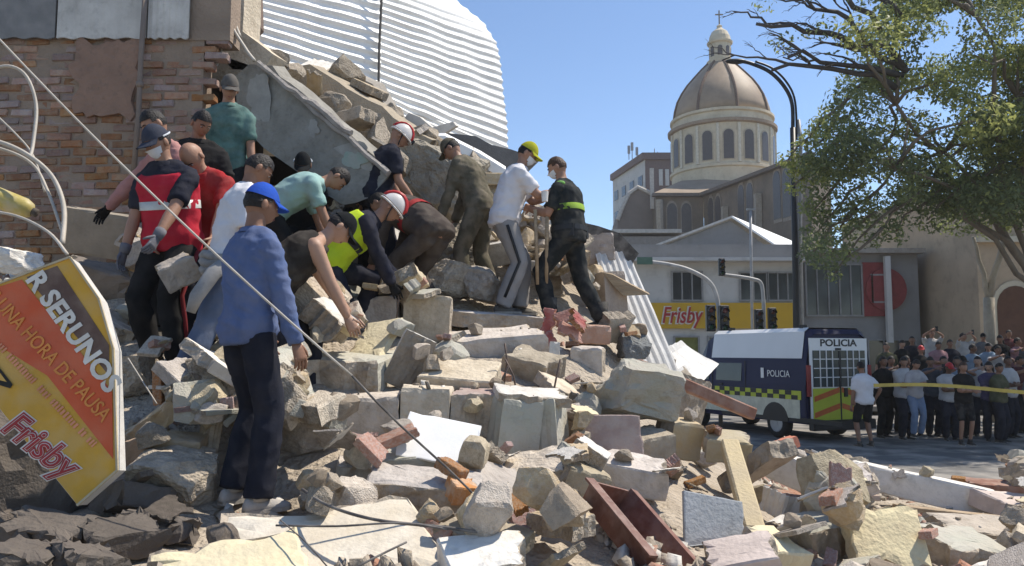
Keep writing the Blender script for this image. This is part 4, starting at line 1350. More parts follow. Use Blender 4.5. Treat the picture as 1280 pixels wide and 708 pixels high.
def grit(n=22000):
    """Fist-sized and smaller rubble between the pieces, beyond counting."""
    rr = random.Random(5)
    base = []
    for k in range(12):      # angular crumbs: knocked-about little blocks
        r2 = random.Random(k)
        bv = np.array([(x, y, z) for z in (-.5, .5) for x, y in ((-.5, -.5), (.5, -.5), (.5, .5), (-.5, .5))])
        bv = bv * np.array([1, r2.uniform(.5, .95), r2.uniform(.3, .75)]) + np.array([[r2.uniform(-.22, .22) for _ in range(3)] for _ in range(8)])
        bf = np.array([(3, 2, 1), (3, 1, 0), (4, 5, 6), (4, 6, 7), (0, 1, 5), (0, 5, 4), (1, 2, 6), (1, 6, 5), (2, 3, 7), (2, 7, 6), (3, 0, 4), (3, 4, 7)])
        base.append((bv, bf))
    V, F, MI = [], [], []
    off = 0
    for _ in range(n):
        y = 3.3 * (3.3 ** rr.random())
        x = rr.uniform(-.78, .74) * y
        h = hgt(x, y)
        if h < -0.04 and rr.random() > 0.25:
            continue
        i = min(max(int((x - GX0) / GC), 0), NX - 1)
        j = min(max(int((y - GY0) / GC), 0), NY - 1)
        loc_ = SEDI[max(i - 1, 0):i + 2, max(j - 1, 0):j + 2]
        if loc_.max() - loc_.min() > 0.05:
            continue
        if SEDI[i, j] > h + 0.05 and (y < 5.2 or rr.random() < 0.7):
            continue
        if x < -0.75 and y < 4.3:
            continue
        z = max(float(loc_.min()), 0.0)
        s = 0.016 + 0.10 * rr.random() ** 3.4
        if SEDI[i, j] > h + 0.05:
            s *= 0.6
            pu, pv = pix((x, y, z))
            if 495 < pu < 600 and 515 < pv < 590:
                continue
        bv, bf = base[rr.randrange(12)]
        M = np.array(Euler((rr.uniform(0, 6), rr.uniform(0, 6), rr.uniform(0, 6))).to_matrix()) * np.array([s * rr.uniform(.7, 1.5), s, s * rr.uniform(.5, 1)])[None, :]
        V.append(bv @ M.T + np.array([x, y, z + s * 0.15]))
        F.append(bf + off)
        off += len(bv)
        MI += [rr.choice((0, 0, 0, 1, 1, 2, 3))] * len(bf)
    V = np.concatenate(V)
    F = np.concatenate(F)
    me = bpy.data.meshes.new('small_rubble')
    me.vertices.add(len(V))
    me.vertices.foreach_set('co', V.ravel())
    me.loops.add(F.size)
    me.loops.foreach_set('vertex_index', F.ravel())
    me.polygons.add(len(F))
    me.polygons.foreach_set('loop_start', np.arange(0, F.size, 3))
    for m in (M_CORE, M_CONC, M_WHITE, M_BRICK):
        me.materials.append(m)
    me.polygons.foreach_set('material_index', MI)
    me.update(calc_edges=True)
    o = bpy.data.objects.new('small_rubble', me)
    COL.objects.link(o)
    tag(o, 'small grey and reddish rubble grit strewn over the whole heap', 'rubble', kind='stuff')



# ================================================================== STREET CORNER BUILDINGS
M_WALLW = mat('off_white_wall', (0.56, 0.54, 0.51), col2=(0.48, 0.46, 0.43), scale=0.5, bump=0.15, stain=0.3)
M_WALLG = mat('grey_wall', (0.28, 0.272, 0.265), col2=(0.22, 0.215, 0.21), scale=0.5, bump=0.15, stain=.25)
M_YEL = mat('yellow_fascia', (0.58, 0.34, 0.02), col2=(0.50, 0.30, 0.03), rough=0.5, scale=0.8, bump=0.05)
M_GLASS = mat('dark_window_glass', (0.035, 0.04, 0.045), rough=0.12, var=0.3, scale=1.5, bump=0, spec=0.6)
M_FRAME = mat('aluminium_frame', (0.30, 0.29, 0.28), rough=0.5, bump=0.05)
M_CHURCH = mat('church_cream', (0.62, 0.54, 0.40), col2=(0.50, 0.42, 0.30), scale=0.6, bump=0.2, bscale=6, stain=0.3)
M_CHBRICK = mat('church_brown_stone', (0.21, 0.165, 0.125), col2=(0.145, 0.115, 0.09), scale=0.7, bump=0.4, bscale=6, stain=.3)
M_DOME = mat('dome_sheet', (0.36, 0.265, 0.18), col2=(0.26, 0.19, 0.13), rough=0.6, scale=0.5, bump=0.2, bscale=5, stain=0.2)
M_RIB = mat('dome_rib', (0.15, 0.10, 0.075), bump=0.1)
M_TILE = mat('church_roof_tan', (0.34, 0.26, 0.19), col2=(0.27, 0.21, 0.15), scale=0.8, bump=0.4, bscale=8)


def face_window(parent, u0, v0, u1, v1, d, depth=0.12, panes=2, frame=0.07, bars=0, m=None):
    """A framed window standing 2-3 cm proud of a wall that faces the street at distance d."""
    a, b = P(u0, v1, d), P(u1, v0, d)
    w, h = b.x - a.x, b.z - a.z
    c = Vector(((a.x + b.x) / 2, d, (a.z + b.z) / 2))
    fr = MB()
    for s in (-1, 1):
        fr.box(c + Vector((s * (w / 2), -0.03, 0)), (frame, depth, h + frame))
        fr.box(c + Vector((0, -0.034, s * h / 2)), (w - frame, depth, frame))
    for k in range(1, panes):
        fr.box(c + Vector((-w / 2 + w * k / panes, -0.03, 0)), (frame * .7, depth * .8, h - frame))
    wdw = fr.build('window', M_FRAME, parent)
    for k in range(panes):
        MB().box(c + Vector((-w / 2 + w * (k + .5) / panes, -0.012, 0)), (w / panes - frame, 0.02, h - frame)).build('pane', m or M_GLASS, wdw)
    return wdw


# ---- restaurant corner
D1 = 33.0
rb = thing('restaurant_building', 'two storey off-white corner building with a yellow restaurant fascia', 'building', (P(890, 440, D1).x, D1, 0.13))
xa, xb = P(775, 400, D1).x, P(1002, 400, D1).x
zt, zc = P(890, 308, D1).z, P(890, 328, D1).z
zy0, zy1 = P(890, 411, D1).z, P(890, 379, D1).z
MB().box(((xa + xb) / 2, D1 + 4, (zc + 0.13) / 2), (xb - xa, 8, zc - 0.13)).build('wall', M_WALLW, rb)
MB().box(((xa + xb) / 2, D1 + 4, (zc + zt) / 2 + .12), (xb - xa + 0.1, 8.1, zt - zc - .1)).build('parapet', M_WALLG, rb)
MB().box(((xa + xb) / 2, D1 - 0.25, zc + 0.06), (xb - xa + 0.3, 0.9, 0.14)).build('cornice', M_WALLW, rb)
fas = MB().box(((P(812, 400, D1).x + xb) / 2 - .02, D1 - 0.09, (zy0 + zy1) / 2), (xb - P(812, 400, D1).x, 0.16, zy1 - zy0)).build('fascia', M_YEL, rb)
o_ = put_text('brand_outline', 'Frisby', M_SW, fas, P(826, 404, D1 - 0.185), (1, 0, 0), (0, 0, 1), 0.95, extrude=0.01, shear=0.25, bold=0.05, width=1.75)
o_ = put_text('brand_lettering', 'Frisby', M_SR, fas, P(827, 403.6, D1 - 0.205), (1, 0, 0), (0, 0, 1), 0.93, extrude=0.01, shear=0.25, bold=0.012, width=1.68)
face_window(rb, 840, 340, 877, 376, D1, panes=3)
face_window(rb, 925, 341, 958, 376, D1, panes=2)
face_window(rb, 960, 341, 996, 376, D1, panes=3)
face_window(rb, 843, 421, 873, 452, D1, panes=1, m=mat('olive_blind', (0.20, 0.20, 0.06), bump=0))
face_window(rb, 886, 421, 919, 470, D1, panes=2)
face_window(rb, 930, 421, 990, 470, D1, panes=3)
# gable house behind it
gh = thing('gabled_hall', 'grey gable hall with bright metal roof behind the restaurant building', 'building', P(900, 310, 43))
ap, el, er = P(913, 276, 43), P(818, 312, 43), P(958, 308, 43)
MB().prism([el, ap, er, (er.x, 43, 0), (el.x, 43, 0)], (0, 0.3, 0)).build('gable_wall', M_WALLG, gh)
mb = MB()
back = Vector((7.0, 10, 0))
mb.prism([ap + Vector((0, -.3, .1)), er + Vector((.3, -.3, 0)), er + back + Vector((.3, 0, 0)), ap + back + Vector((0, 0, .1))], (0, 0, 0.12))
mb.build('roof', M_ZINC, gh)
mb = MB()
mb.prism([el + Vector((-.3, -.3, 0)), ap + Vector((0, -.3, .1)), ap + back + Vector((0, 0, .1)), el + back], (0, 0, 0.12))
mb.build('roof', M_GALV, gh)
# ---- shop with red disc sign
D2 = 33.6
sh = thing('shop_building', 'shaded shop building with dark windows and a red disc sign', 'building', (P(1075, 440, D2).x, D2, 0.13))
xa, xb = P(1004, 400, D2).x + .02, P(1150, 400, D2).x
zt = P(1075, 318, D2).z
MB().box(((xa + xb) / 2, D2 + 4, zt / 2 + .07), (xb - xa, 8, zt - .13)).build('wall', M_WALLG, sh)
MB().box(((xa + xb) / 2, D2 + 3.6, zt + .1), (xb - xa + .2, 8.2, 0.2)).build('eave', mat('tan_eave', (0.36, 0.32, 0.27)), sh)
face_window(sh, 1008, 331, 1076, 395, D2, panes=5)
rp_ = MB().box(((P(1078, 360, D2).x + P(1108, 360, D2).x) / 2, D2 - .06, P(1090, 362, D2).z), (P(1108, 360, D2).x - P(1078, 360, D2).x, .12, P(0, 329, D2).z - P(0, 396, D2).z)).build('red_panel', mat('red_fascia', (0.26, 0.05, 0.05), bump=0.05), sh)
mb = MB()
cx, cz, rd_ = P(1108, 362, D2 - .2).x, P(1108, 362, D2 - .2).z, 0.85
mb.prism([(cx + rd_ * math.cos(2 * math.pi * k / 28), D2 - .22, cz + 1.05 * rd_ * math.sin(2 * math.pi * k / 28)) for k in range(28)], (0, 0.08, 0))
mb.build('red_disc', MATS['red_fascia'], sh)
face_window(sh, 1090, 344, 1106, 378, D2 - .13, panes=1)
MB().box((P(1112, 360, D2 - .5).x, D2 - .35, P(0, 375, D2).z), (0.22, 0.2, 3.6)).build('pale_banner', M_WALLW, sh)
face_window(sh, 1010, 425, 1076, 470, D2, panes=4)
face_window(sh, 1086, 425, 1144, 470, D2, panes=3)
# ---- cream annex and church porch on the right
D3 = 36.0
an = thing('cream_annex', 'cream church annex with small arched openings behind the crowd', 'building', (P(1185, 440, D3).x, D3, 0.13))


def arch_poly(cx, z0, w, h, y, n=10):
    """Outline of a round-headed opening."""
    r = w / 2
    pts = [(cx - r, y, z0), (cx + r, y, z0)]
    for k in range(n + 1):
        a = math.pi * k / n
        pts.append((cx + r * math.cos(a), y, z0 + h - r + r * math.sin(a) * 1.1))
    return pts


xa, xb = P(1149, 400, D3).x, P(1224, 400, D3).x
zt = P(1185, 246, D3).z
MB().box(((xa + xb) / 2, D3 + 4, zt / 2), (xb - xa, 8, zt - 0.02)).build('wall', mat('annex_ochre', (0.40, 0.335, 0.23), col2=(0.32, 0.265, 0.185), scale=.6, bump=.2, stain=.25), an)
MB().box(((xa + xb) / 2, D3 - .12, zt - .25), (xb - xa + .1, 0.3, 0.5)).build('cornice', M_CHURCH, an)
for u_ in (1152, 1170, 1203, 1221):
    MB().box((P(u_, 300, D3 - .05).x, D3 - .05, (zt + P(0, 318, D3).z) / 2), (0.28, 0.14, zt - P(0, 318, D3).z - .3)).build('pilaster', M_CHURCH, an)
MB().box(((xa + xb) / 2, D3 - .3, P(0, 379, D3).z), (xb - xa - .1, 0.8, 0.55)).build('awning', mat('dark_awning', (0.10, 0.075, 0.075), bump=0.1), an)
MB().box(((xa + xb) / 2, D3 - .08, P(0, 318, D3).z), (xb - xa - .05, 0.2, 0.2)).build('string_course', M_CHURCH, an)
for u, v0, v1, w in ((1187, 272, 312, 0.8), (1174, 402, 450, 1.0), (1205, 402, 450, 1.1)):
    MB().prism(arch_poly(P(u, 300, D3).x, P(u, v1, D3).z, w + .16, P(u, v0 - 2, D3).z - P(u, v1, D3).z, D3 - .05), (0, 0.045, 0)).build('arch_surround', M_CHURCH, an)
    MB().prism(arch_poly(P(u, 300, D3).x, P(u, v1, D3).z, w, P(u, v0, D3).z - P(u, v1, D3).z, D3 - .06), (0, 0.04, 0)).build('arched_opening', M_GLASS, an)
D4 = 30.2
pc = thing('church_porch', 'tall cream church porch with a dark arched door at the right edge', 'building', (P(1275, 440, D4).x, D4, 0.13))
xa, xb = P(1224, 400, D4).x + .03, P(1460, 400, D4).x
zt = P(1260, 232, D4).z
MB().box(((xa + xb) / 2, D4 + 4, zt / 2), (xb - xa, 8, zt)).build('wall', mat('porch_cream', (0.50, 0.37, 0.245), col2=(0.40, 0.30, 0.20), scale=0.6, bump=0.2, stain=.3), pc)
MB().box(((xa + xb) / 2, D4 - .1, P(0, 300, D4).z), (xb - xa + .1, 0.3, 0.22)).build('string_course', M_CHURCH, pc)
cxd = P(1264, 300, D4).x
MB().prism(arch_poly(cxd, 0.7, 1.75, P(0, 354, D4).z - 0.7, D4 - .08), (0, 0.07, 0)).build('arch_surround', M_CHURCH, pc)
MB().prism(arch_poly(cxd, 0.7, 1.45, P(0, 360, D4).z - 0.7, D4 - .10), (0, 0.07, 0)).build('door', mat('brown_door', (0.13, 0.06, 0.035), bump=0.2), pc)
steps = MB()
for k in range(4):
    steps.box((P(1290, 440, 26).x, 25.6 + 0.45 * k + 2.4, 0.13 + 0.075 + 0.15 * k), (16, 5.0 - 0.9 * k, 0.152))
stp = thing('church_steps', 'pale stone church steps on which the back rows of the crowd stand', 'steps', (P(1290, 440, 26).x, 26, 0.13))
steps.build('flight', M_PAVE, stp)

# ================================================================== THE DOMED CHURCH
DC = 84.0
ch = thing('domed_church', 'brown and cream church with a tall ribbed dome and lantern', 'church', (P(903, 440, DC).x, DC, 0))
CX = P(903, 200, DC).x
PXM = DC / FPX


def cz(v):
    return P(903, v, DC).z


drum_r = 63.5 * PXM
mb = MB()
mb.lathe([(drum_r, cz(262)), (drum_r, cz(166))], (CX, DC, 0), 48)
dr = mb.build('drum', M_CHURCH, ch, smooth=False)
for nm, prof in (('cornice', [(drum_r, cz(170)), (drum_r + .35, cz(169)), (drum_r + .38, cz(165.5)), (drum_r + .05, cz(165))]),
                 ('upper_ring', [(drum_r - .1, cz(165)), (drum_r - .15, cz(156)), (drum_r + .1, cz(155)), (drum_r + .1, cz(152)), (drum_r - .3, cz(151))]),
                 ('sill_ring', [(drum_r, cz(222)), (drum_r + .2, cz(221)), (drum_r + .2, cz(218)), (drum_r, cz(217))])):
    MB().lathe(prof, (CX, DC, 0), 48).build(nm, M_CHURCH if nm != 'cornice' else mat('cornice_brown', (0.33, 0.25, 0.18), bump=.1), dr)


def radial_arch(cx, cy, ang, r, z0, z1, w, th, m, name, parent, pointed=False):
    """Round-headed panel wrapped on a cylinder at angle ang (0 = towards the viewer)."""
    n = 8
    half = w / 2
    pts = [(-half, z0), (half, z0)]
    for k in range(n + 1):
        a = math.pi * k / n
        pts.append((half * math.cos(a), z1 - half + half * math.sin(a) * (1.35 if pointed else 1)))
    out = []
    for x, z in pts:
        a = ang + x / r
        out.append(Vector((cx + r * math.sin(a), cy - r * math.cos(a), z)))
    nv = Vector((math.sin(ang), -math.cos(ang), 0)) * th
    return MB().prism(out, nv).build(name, m, parent)


for k in range(16):
    a = R(-8 + 22.5 * k)
    if math.cos(a) < -0.35:
        continue
    w_ = radial_arch(CX, DC, a, drum_r + .012, cz(214), cz(177), 1.22, 0.05, M_CHURCH, 'window', dr)
    set_mats(w_, mat('window_surround', (0.50, 0.42, 0.31), bump=.1))
    radial_arch(CX, DC, a, drum_r + .06, cz(213), cz(178.5), 1.0, 0.03, mat('church_glass', (0.085, 0.075, 0.075), rough=.3, bump=0), 'window_glass', dr)
    b_ = a + R(11.25)
    mb = MB()
    mb.tube([(CX + (drum_r + .06) * math.sin(b_), DC - (drum_r + .06) * math.cos(b_), cz(217)), (CX + (drum_r + .06) * math.sin(b_), DC - (drum_r + .06) * math.cos(b_), cz(171))], 0.16, 8)
    mb.build('pilaster', mat('pilaster_cream', (0.66, 0.60, 0.48), bump=.1), dr)
prof = [(61.0, 152), (59.5, 142), (56, 130), (50, 119), (43, 109), (33, 98), (24, 88.5), (17, 82), (14.5, 80)]
mb = MB()
mb.lathe([(r * PXM, cz(v)) for r, v in prof], (CX, DC, 0), 32, a0=R(3))
dm = mb.build('dome', M_DOME, ch, smooth=True)
for k in range(8):
    a = R(3 + 45 * k)
    pts = [(CX + (r * PXM + .03) * math.sin(a), DC - (r * PXM + .03) * math.cos(a), cz(v)) for r, v in prof]
    MB().tube(pts, 0.15, 6).build('rib', M_RIB, dm)
ln = MB().lathe([(1.38, cz(82)), (1.44, cz(78)), (1.14, cz(77)), (1.14, cz(57)), (1.34, cz(56)), (1.38, cz(54)), (1.18, cz(53)), (1.1, cz(47)), (0.86, cz(41)), (0.42, cz(37)), (0.24, cz(35)), (0.31, cz(33)), (0.07, cz(31))], (CX, DC, 0), 20).build('lantern', M_CHURCH, ch)
for k in range(8):
    radial_arch(CX, DC, R(-14 + 45 * k), 1.15, cz(73), cz(61), 0.5, 0.03, MATS['church_glass'], 'lantern_window', ln)
mb = MB()
mb.box((CX, DC, (cz(31) + cz(14)) / 2), (0.12, 0.12, cz(14) - cz(32)))
mb.box((CX, DC, cz(18.5)), (0.85, 0.11, 0.12))
mb.build('cross', mat('cross_metal', (0.25, 0.22, 0.18), bump=0), ch)
# transept front wall, nave wall running towards the viewer, rounded left gable
dA = 76.0
A0, A1 = P(820, 246, dA), P(879, 246, dA)
B1 = P(1012, 196, 58)
MB().prism([Vector((A0.x, dA, 0)), Vector((A1.x, dA, 0)), A1, A0], (0, 3, 0)).build('transept_wall', M_CHBRICK, ch)
nv_ = MB().prism([Vector((A1.x + .02, dA - .02, 0)), Vector((B1.x, 58, 0)), B1, A1 + Vector((.02, -.02, 0))], (2.5, 2.5, 0)).build('nave_wall', M_CHBRICK, ch)
MB().beam(A1 + Vector((-.2, -.3, .12)), B1 + Vector((0, -.3, .12)), 0.7, 0.3).build('nave_eave', mat('eave_dark', (0.16, 0.13, 0.11), bump=.1), ch)
MB().beam(A0 + Vector((-.4, -.3, 0.1)), A1 + Vector((0, -.3, .1)), 0.7, 0.3).build('transept_eave', MATS['eave_dark'], ch)
top = P(930, 222, DC + 1)
mb = MB()
mb.add([A0 + Vector((-.3, -.4, .28)), A1 + Vector((0, -.4, .28)), P(925, 222, 79.5), P(852, 226, 79.5)], [(0, 1, 2, 3)])
mb.add([A1 + Vector((0, -.4, .28)), B1 + Vector((0, -.3, .28)), P(985, 205, 79), P(925, 222, 79.5)], [(0, 1, 2, 3)])
mb.add([A0 + Vector((-.3, -.4, .26)), A1 + Vector((0, -.4, .26)), P(925, 222.5, 79.5), P(852, 226.5, 79.5)], [(3, 2, 1, 0)])
mb.build('roof', M_TILE, ch, recalc=False)


def lancet(parent, c, ex, w, h, name='lancet_window'):
    ex = Vector(ex).normalized()
    n = Vector((ex.y, -ex.x, 0))
    pts = [c - ex * w / 2 - Vector((0, 0, h / 2)), c + ex * w / 2 - Vector((0, 0, h / 2))]
    for k in range(9):
        a = math.pi * k / 8
        pts.append(c + ex * w / 2 * math.cos(a) + Vector((0, 0, h / 2 - w / 2 + w * .75 * math.sin(a))))
    MB().prism([p + n * .02 for p in pts], n * 0.06).build(name, MATS['church_glass'], parent)
    big = [c + (p - c) * 1.16 for p in pts]
    MB().prism([p + n * .012 for p in big], n * 0.03).build('lancet_surround', mat('lancet_surround', (0.33, 0.28, 0.23), bump=.1), parent)


for u in (840, 858):
    lancet(ch, P(u, 274, dA - .02), (1, 0, 0), 0.95, 2.6)
ex_ = (Vector((B1.x, 58, 0)) - Vector((A1.x, dA, 0)))
for u, v, hh in ((889, 268, 2.6), (898, 266, 2.6), (927, 258, 3.2), (938, 256, 3.2), (972, 246, 3.6), (984, 243, 3.6)):
    # foot of the sight line on the nave wall plane
    nrm = Vector((ex_.y, -ex_.x, 0)).normalized()
    o0 = Vector((0, 0, CAMZ))
    dr_ = P(u, v, 1) - o0
    t_ = (Vector((A1.x, dA, 0)) - o0).dot(nrm) / dr_.dot(nrm)
    lancet(ch, o0 + dr_ * t_, ex_, 1.1, hh)
for u in (910, 952):
    nrm = Vector((ex_.y, -ex_.x, 0)).normalized()
    o0 = Vector((0, 0, CAMZ))
    dr_ = P(u, 300, 1) - o0
    t_ = (Vector((A1.x, dA, 0)) - o0).dot(nrm) / dr_.dot(nrm)
    q = o0 + dr_ * t_ + nrm * .25
    MB().box((q.x, q.y, 8.2), (0.5, 0.5, 13.6)).build('buttress', mat('buttress', (0.36, 0.31, 0.25), bump=.2), ch)
MB().tube([P(824, 250, dA - .4), P(826, 300, dA - .4)], 0.35, 8).build('corner_shaft', MATS['buttress'], ch)
# rounded gable of the side chapel
pts = [P(772, 330, 78), P(820, 330, 78), P(820, 246, 78), P(808, 240, 78), P(797, 235, 78), P(786, 243, 78), P(777, 262, 78), P(772, 276, 78)]
MB().prism(pts, (0, 4, 0)).build('chapel_gable', mat('gable_brown', (0.20, 0.165, 0.145), scale=.5, bump=.2), ch)
mb = MB()
mb.tube([p + Vector((0, -.1, 0.05)) for p in (pts[2], pts[3], pts[4], pts[5], pts[6], pts[7])], 0.22, 6)
mb.build('gable_coping', mat('coping_pale', (0.52, 0.48, 0.43), bump=.1), ch)
MB().box((P(815, 240, 77).x, 77, P(0, 236, 77).z), (0.35, .35, 4.0)).build('chimney', MATS['coping_pale'], ch)
MB().box((P(803, 303, 66).x, 68, P(0, 303, 66).z / 2), (5.2, 8, P(0, 297, 66).z)).build('low_wing', mat('wing_grey', (0.25, 0.225, 0.205), bump=.1), ch)
MB().box((P(803, 303, 66).x, 67.9, P(0, 297, 66).z + .2), (5.6, 8.4, .3)).build('wing_cornice', MATS['coping_pale'], ch)

# ---- apartment tower far left of the church
DT = 105.0
tw = thing('apartment_tower', 'white apartment tower with a dark brown top floor left of the church', 'building', (P(790, 440, DT).x, DT, 0))
c0_, c1_, c2_ = P(766, 230, 118), P(806, 196, DT), P(850, 196, DT)
Lz, Cz = P(806, 200, DT).z, P(806, 196, DT).z
wl = MB().prism([Vector((c0_.x, 118, 0)), Vector((c1_.x, DT, 0)), Vector((c1_.x, DT, Lz)), Vector((c0_.x, 118, Lz))], (3, 3, 0)).build('side_wall', M_WALLW, tw)
MB().box(((c1_.x + c2_.x) / 2 + .05, DT + 3, Lz / 2), (c2_.x - c1_.x, 6, Lz)).build('front_wall', mat('tower_brown', (0.17, 0.12, 0.115), bump=.1), tw)
MB().prism([Vector((c0_.x - .4, 118, Lz)), Vector((c1_.x - .4, DT - .4, Lz)), Vector((c2_.x, DT - .4, Lz)), Vector((c2_.x, DT + 12, Lz)), Vector((c0_.x + 6, 124, Lz))], (0, 0, 0.9)).build('roof_slab', MATS['tower_brown'], tw)
for k in range(4):
    for s in range(5):
        t_ = (k + .5) / 4
        p = Vector((c0_.x, 118, 0)).lerp(Vector((c1_.x, DT, 0)), t_)
        n_ = Vector((-(DT - 118) * -1, 0, 0))
        ex2 = Vector((c1_.x - c0_.x, DT - 118, 0)).normalized()
        n2 = Vector((ex2.y, -ex2.x, 0))
        cc_ = p + Vector((0, 0, Lz - 2.6 - 3.1 * s)) + n2 * .05
        wd = MB().prism([cc_ - ex2 * .8 - Vector((0, 0, .7)), cc_ + ex2 * .8 - Vector((0, 0, .7)), cc_ + ex2 * .8 + Vector((0, 0, .7)), cc_ - ex2 * .8 + Vector((0, 0, .7))], n2 * .05).build('window', M_GLASS, tw)
for k in range(3):
    MB().box((P(826 + 8 * k, 220, DT - .1).x, DT - .08, Lz - 2.4), (0.5, 0.1, 2.2)).build('window', M_WALLW, tw)
mb = MB()
for k, (u, v) in enumerate(((786, 182), (790, 178), (796, 184), (818, 186), (822, 190))):
    q = P(u, v, DT + 2)
    mb = MB()
    mb.tube([(q.x, q.y, Lz + .5), q], 0.06, 5)
    if k < 3:
        mb.box(q - Vector((0, 0, .6)), (.35, .2, 1.1))
    mb.build('antenna', mat('antenna_grey', (0.35, 0.36, 0.38), bump=0), tw)

# ================================================================== STREET FURNITURE
M_BLACK = mat('black_paint', (0.022, 0.022, 0.024), rough=0.45, bump=0.03)
M_POLE = mat('grey_pole', (0.42, 0.41, 0.40), rough=0.5, bump=0.05)


def curve_pts(pp, n=6):
    out = []
    for i in range(len(pp) - 1):
        p0, p1, p2, p3 = pp[max(i - 1, 0)], pp[i], pp[i + 1], pp[min(i + 2, len(pp) - 1)]
        for k in range(n):
            t = k / n
            out.append(0.5 * ((2 * p1) + (p2 - p0) * t + (2 * p0 - 5 * p1 + 4 * p2 - p3) * t * t + (3 * p1 - p0 - 3 * p2 + p3) * t ** 3))
    out.append(pp[-1])
    return out


DL = 24.0
bx_ = P(996, 440, DL)
lp = thing('street_lamp', 'tall black street lamp with a curved arm reaching left', 'street lamp', (bx_.x, DL, 0.0))
mb = MB()
mb.tube([(bx_.x, DL, 0), (bx_.x, DL, 1.2), P(994, 300, DL), P(991, 160, DL)], [0.13, 0.11, 0.10, 0.085], 10)
mb.build('pole', M_BLACK, lp, smooth=True)
MB().tube([(bx_.x + .2, DL + .1, 0), P(1000, 300, DL + .1), P(1001, 180, DL + .1), P(998, 150, DL + .1)], 0.06, 8).build('second_tube', M_POLE, lp, smooth=True)
MB().tube(curve_pts([P(991, 165, DL), P(990, 130, DL), P(980, 108, DL), P(962, 90, DL), P(940, 80, DL), P(928, 77, DL)]), 0.06, 8).build('arm', M_BLACK, lp, smooth=True)
MB().tube(curve_pts([P(996, 175, DL), P(994, 128, DL), P(984, 104, DL), P(966, 86, DL), P(944, 77, DL)]), 0.035, 8).build('brace', M_BLACK, lp, smooth=True)
hd = MB()
hd.ball(P(928, 77, DL) - Vector((0.2, 0, 0)), (0.34, 0.13, 0.08), 12, 6)
hd.build('lamp_head', M_BLACK, lp, smooth=True)
MB().lathe([(0.2, 0), (0.2, 0.3), (0.13, 0.5)], (bx_.x, DL, 0), 12).build('base', M_BLACK, lp)
q = P(940, 440, 28)
sp_ = thing('service_pole', 'thin dark pole rising before the restaurant windows', 'pole', (q.x, 28, 0))
MB().tube([(q.x, 28, 0), P(939, 330, 28), P(938, 262, 28)], 0.05, 8).build('shaft', M_POLE, sp_, smooth=True)
MB().box(P(938.5, 262, 28), (0.3, 0.1, 0.06)).build('cap', M_POLE, sp_)


def signal_head(parent, c, s=1.0, face=-1):
    b = MB().box(c, (0.34 * s, 0.26 * s, 1.0 * s)).build('signal_head', M_BLACK, parent, bevel=0.02)
    for k, cm in enumerate(((0.10, 0.02, 0.015), (0.09, 0.06, 0.01), (0.015, 0.07, 0.03))):
        z = c.z + (0.32 - 0.32 * k) * s
        mb = MB()
        mb.ball((c.x, c.y - 0.14 * s, z), (0.11 * s, 0.03, 0.11 * s), 10, 6)
        mb.build('lens', mat('lens%d' % k, cm, rough=0.2, bump=0), b, smooth=True)
        mb = MB()
        pts = []
        for j in range(9):
            a = math.pi * (-0.1 + 1.2 * j / 8)
            pts.append((c.x + .13 * s * math.cos(a), z + .13 * s * math.sin(a)))
        n = len(pts)
        vs = [(x, c.y - .12 * s, zz) for x, zz in pts] + [(x, c.y - .36 * s, zz - .03) for x, zz in pts]
        mb.add(vs, [(i, i + 1, n + i + 1, n + i) for i in range(n - 1)])
        mb.build('visor', M_BLACK, b, recalc=False)
    return b


def traffic_light(label, d, ub, pts, heads, plate=None):
    b = P(ub, 440, d)
    t_ = thing('traffic_light', label, 'traffic light', (b.x, d, 0), group='traffic lights at the junction')
    MB().tube([(b.x, d, 0), (b.x, d, 1.0)] + curve_pts([P(u, v, d) for u, v in pts]), [0.06] * (2 + 6 * (len(pts) - 1) + 1), 8).build('mast', M_POLE, t_, smooth=True)
    for u, v, s in heads:
        signal_head(t_, P(u, v, d - .15), s)
    if plate:
        u0, v0, u1, v1 = plate
        a, c = P(u0, v1, d), P(u1, v0, d)
        MB().box(((a.x + c.x) / 2, d - .05, (a.z + c.z) / 2), (c.x - a.x, .04, c.z - a.z)).build('street_name_plate', mat('plate_green', (0.12, 0.20, 0.15), bump=0), t_)
    return t_


traffic_light('nearer traffic light with long arched arm before the yellow fascia', 22.0, 899, [(899, 400), (896, 372), (886, 352), (862, 338), (836, 331), (814, 328)], [(888, 398, 0.72), (905, 399, 0.74)], (796, 322, 815, 331))
traffic_light('farther traffic light with short arm left of the street lamp', 25.0, 955, [(955, 400), (954, 372), (951, 354), (940, 349), (922, 346), (905, 344)], [(902, 334, 0.55), (948, 401, 0.7), (965, 399, 0.7)])

# ---- crowd-control tape
tp = MB()
pts = [P(1092, 482, 16.7), P(1150, 481, 16.5), P(1207, 484, 16.2), P(1285, 491, 15.6), P(1420, 498, 15.0)]
cpts = curve_pts(pts, 8)
for i in range(len(cpts) - 1):
    a, b = cpts[i], cpts[i + 1]
    tp.add([a - Vector((0, 0, .035)), b - Vector((0, 0, .035)), b + Vector((0, .004, .035)), a + Vector((0, .004, .035))], [(0, 1, 2, 3)])
tag(tp.build('caution_tape', mat('yellow_tape', (0.62, 0.46, 0.10), rough=.4, bump=0), recalc=False), 'yellow caution tape stretched in front of the crowd of onlookers', 'tape')

# ================================================================== POLICE VAN
VA = R(23)
vc = P(1006, 440, 18.0)
van = thing('police_van', 'police van with navy side, white roof and yellow chevron rear doors', 'van', (vc.x, vc.y, 0.0), rz=VA)
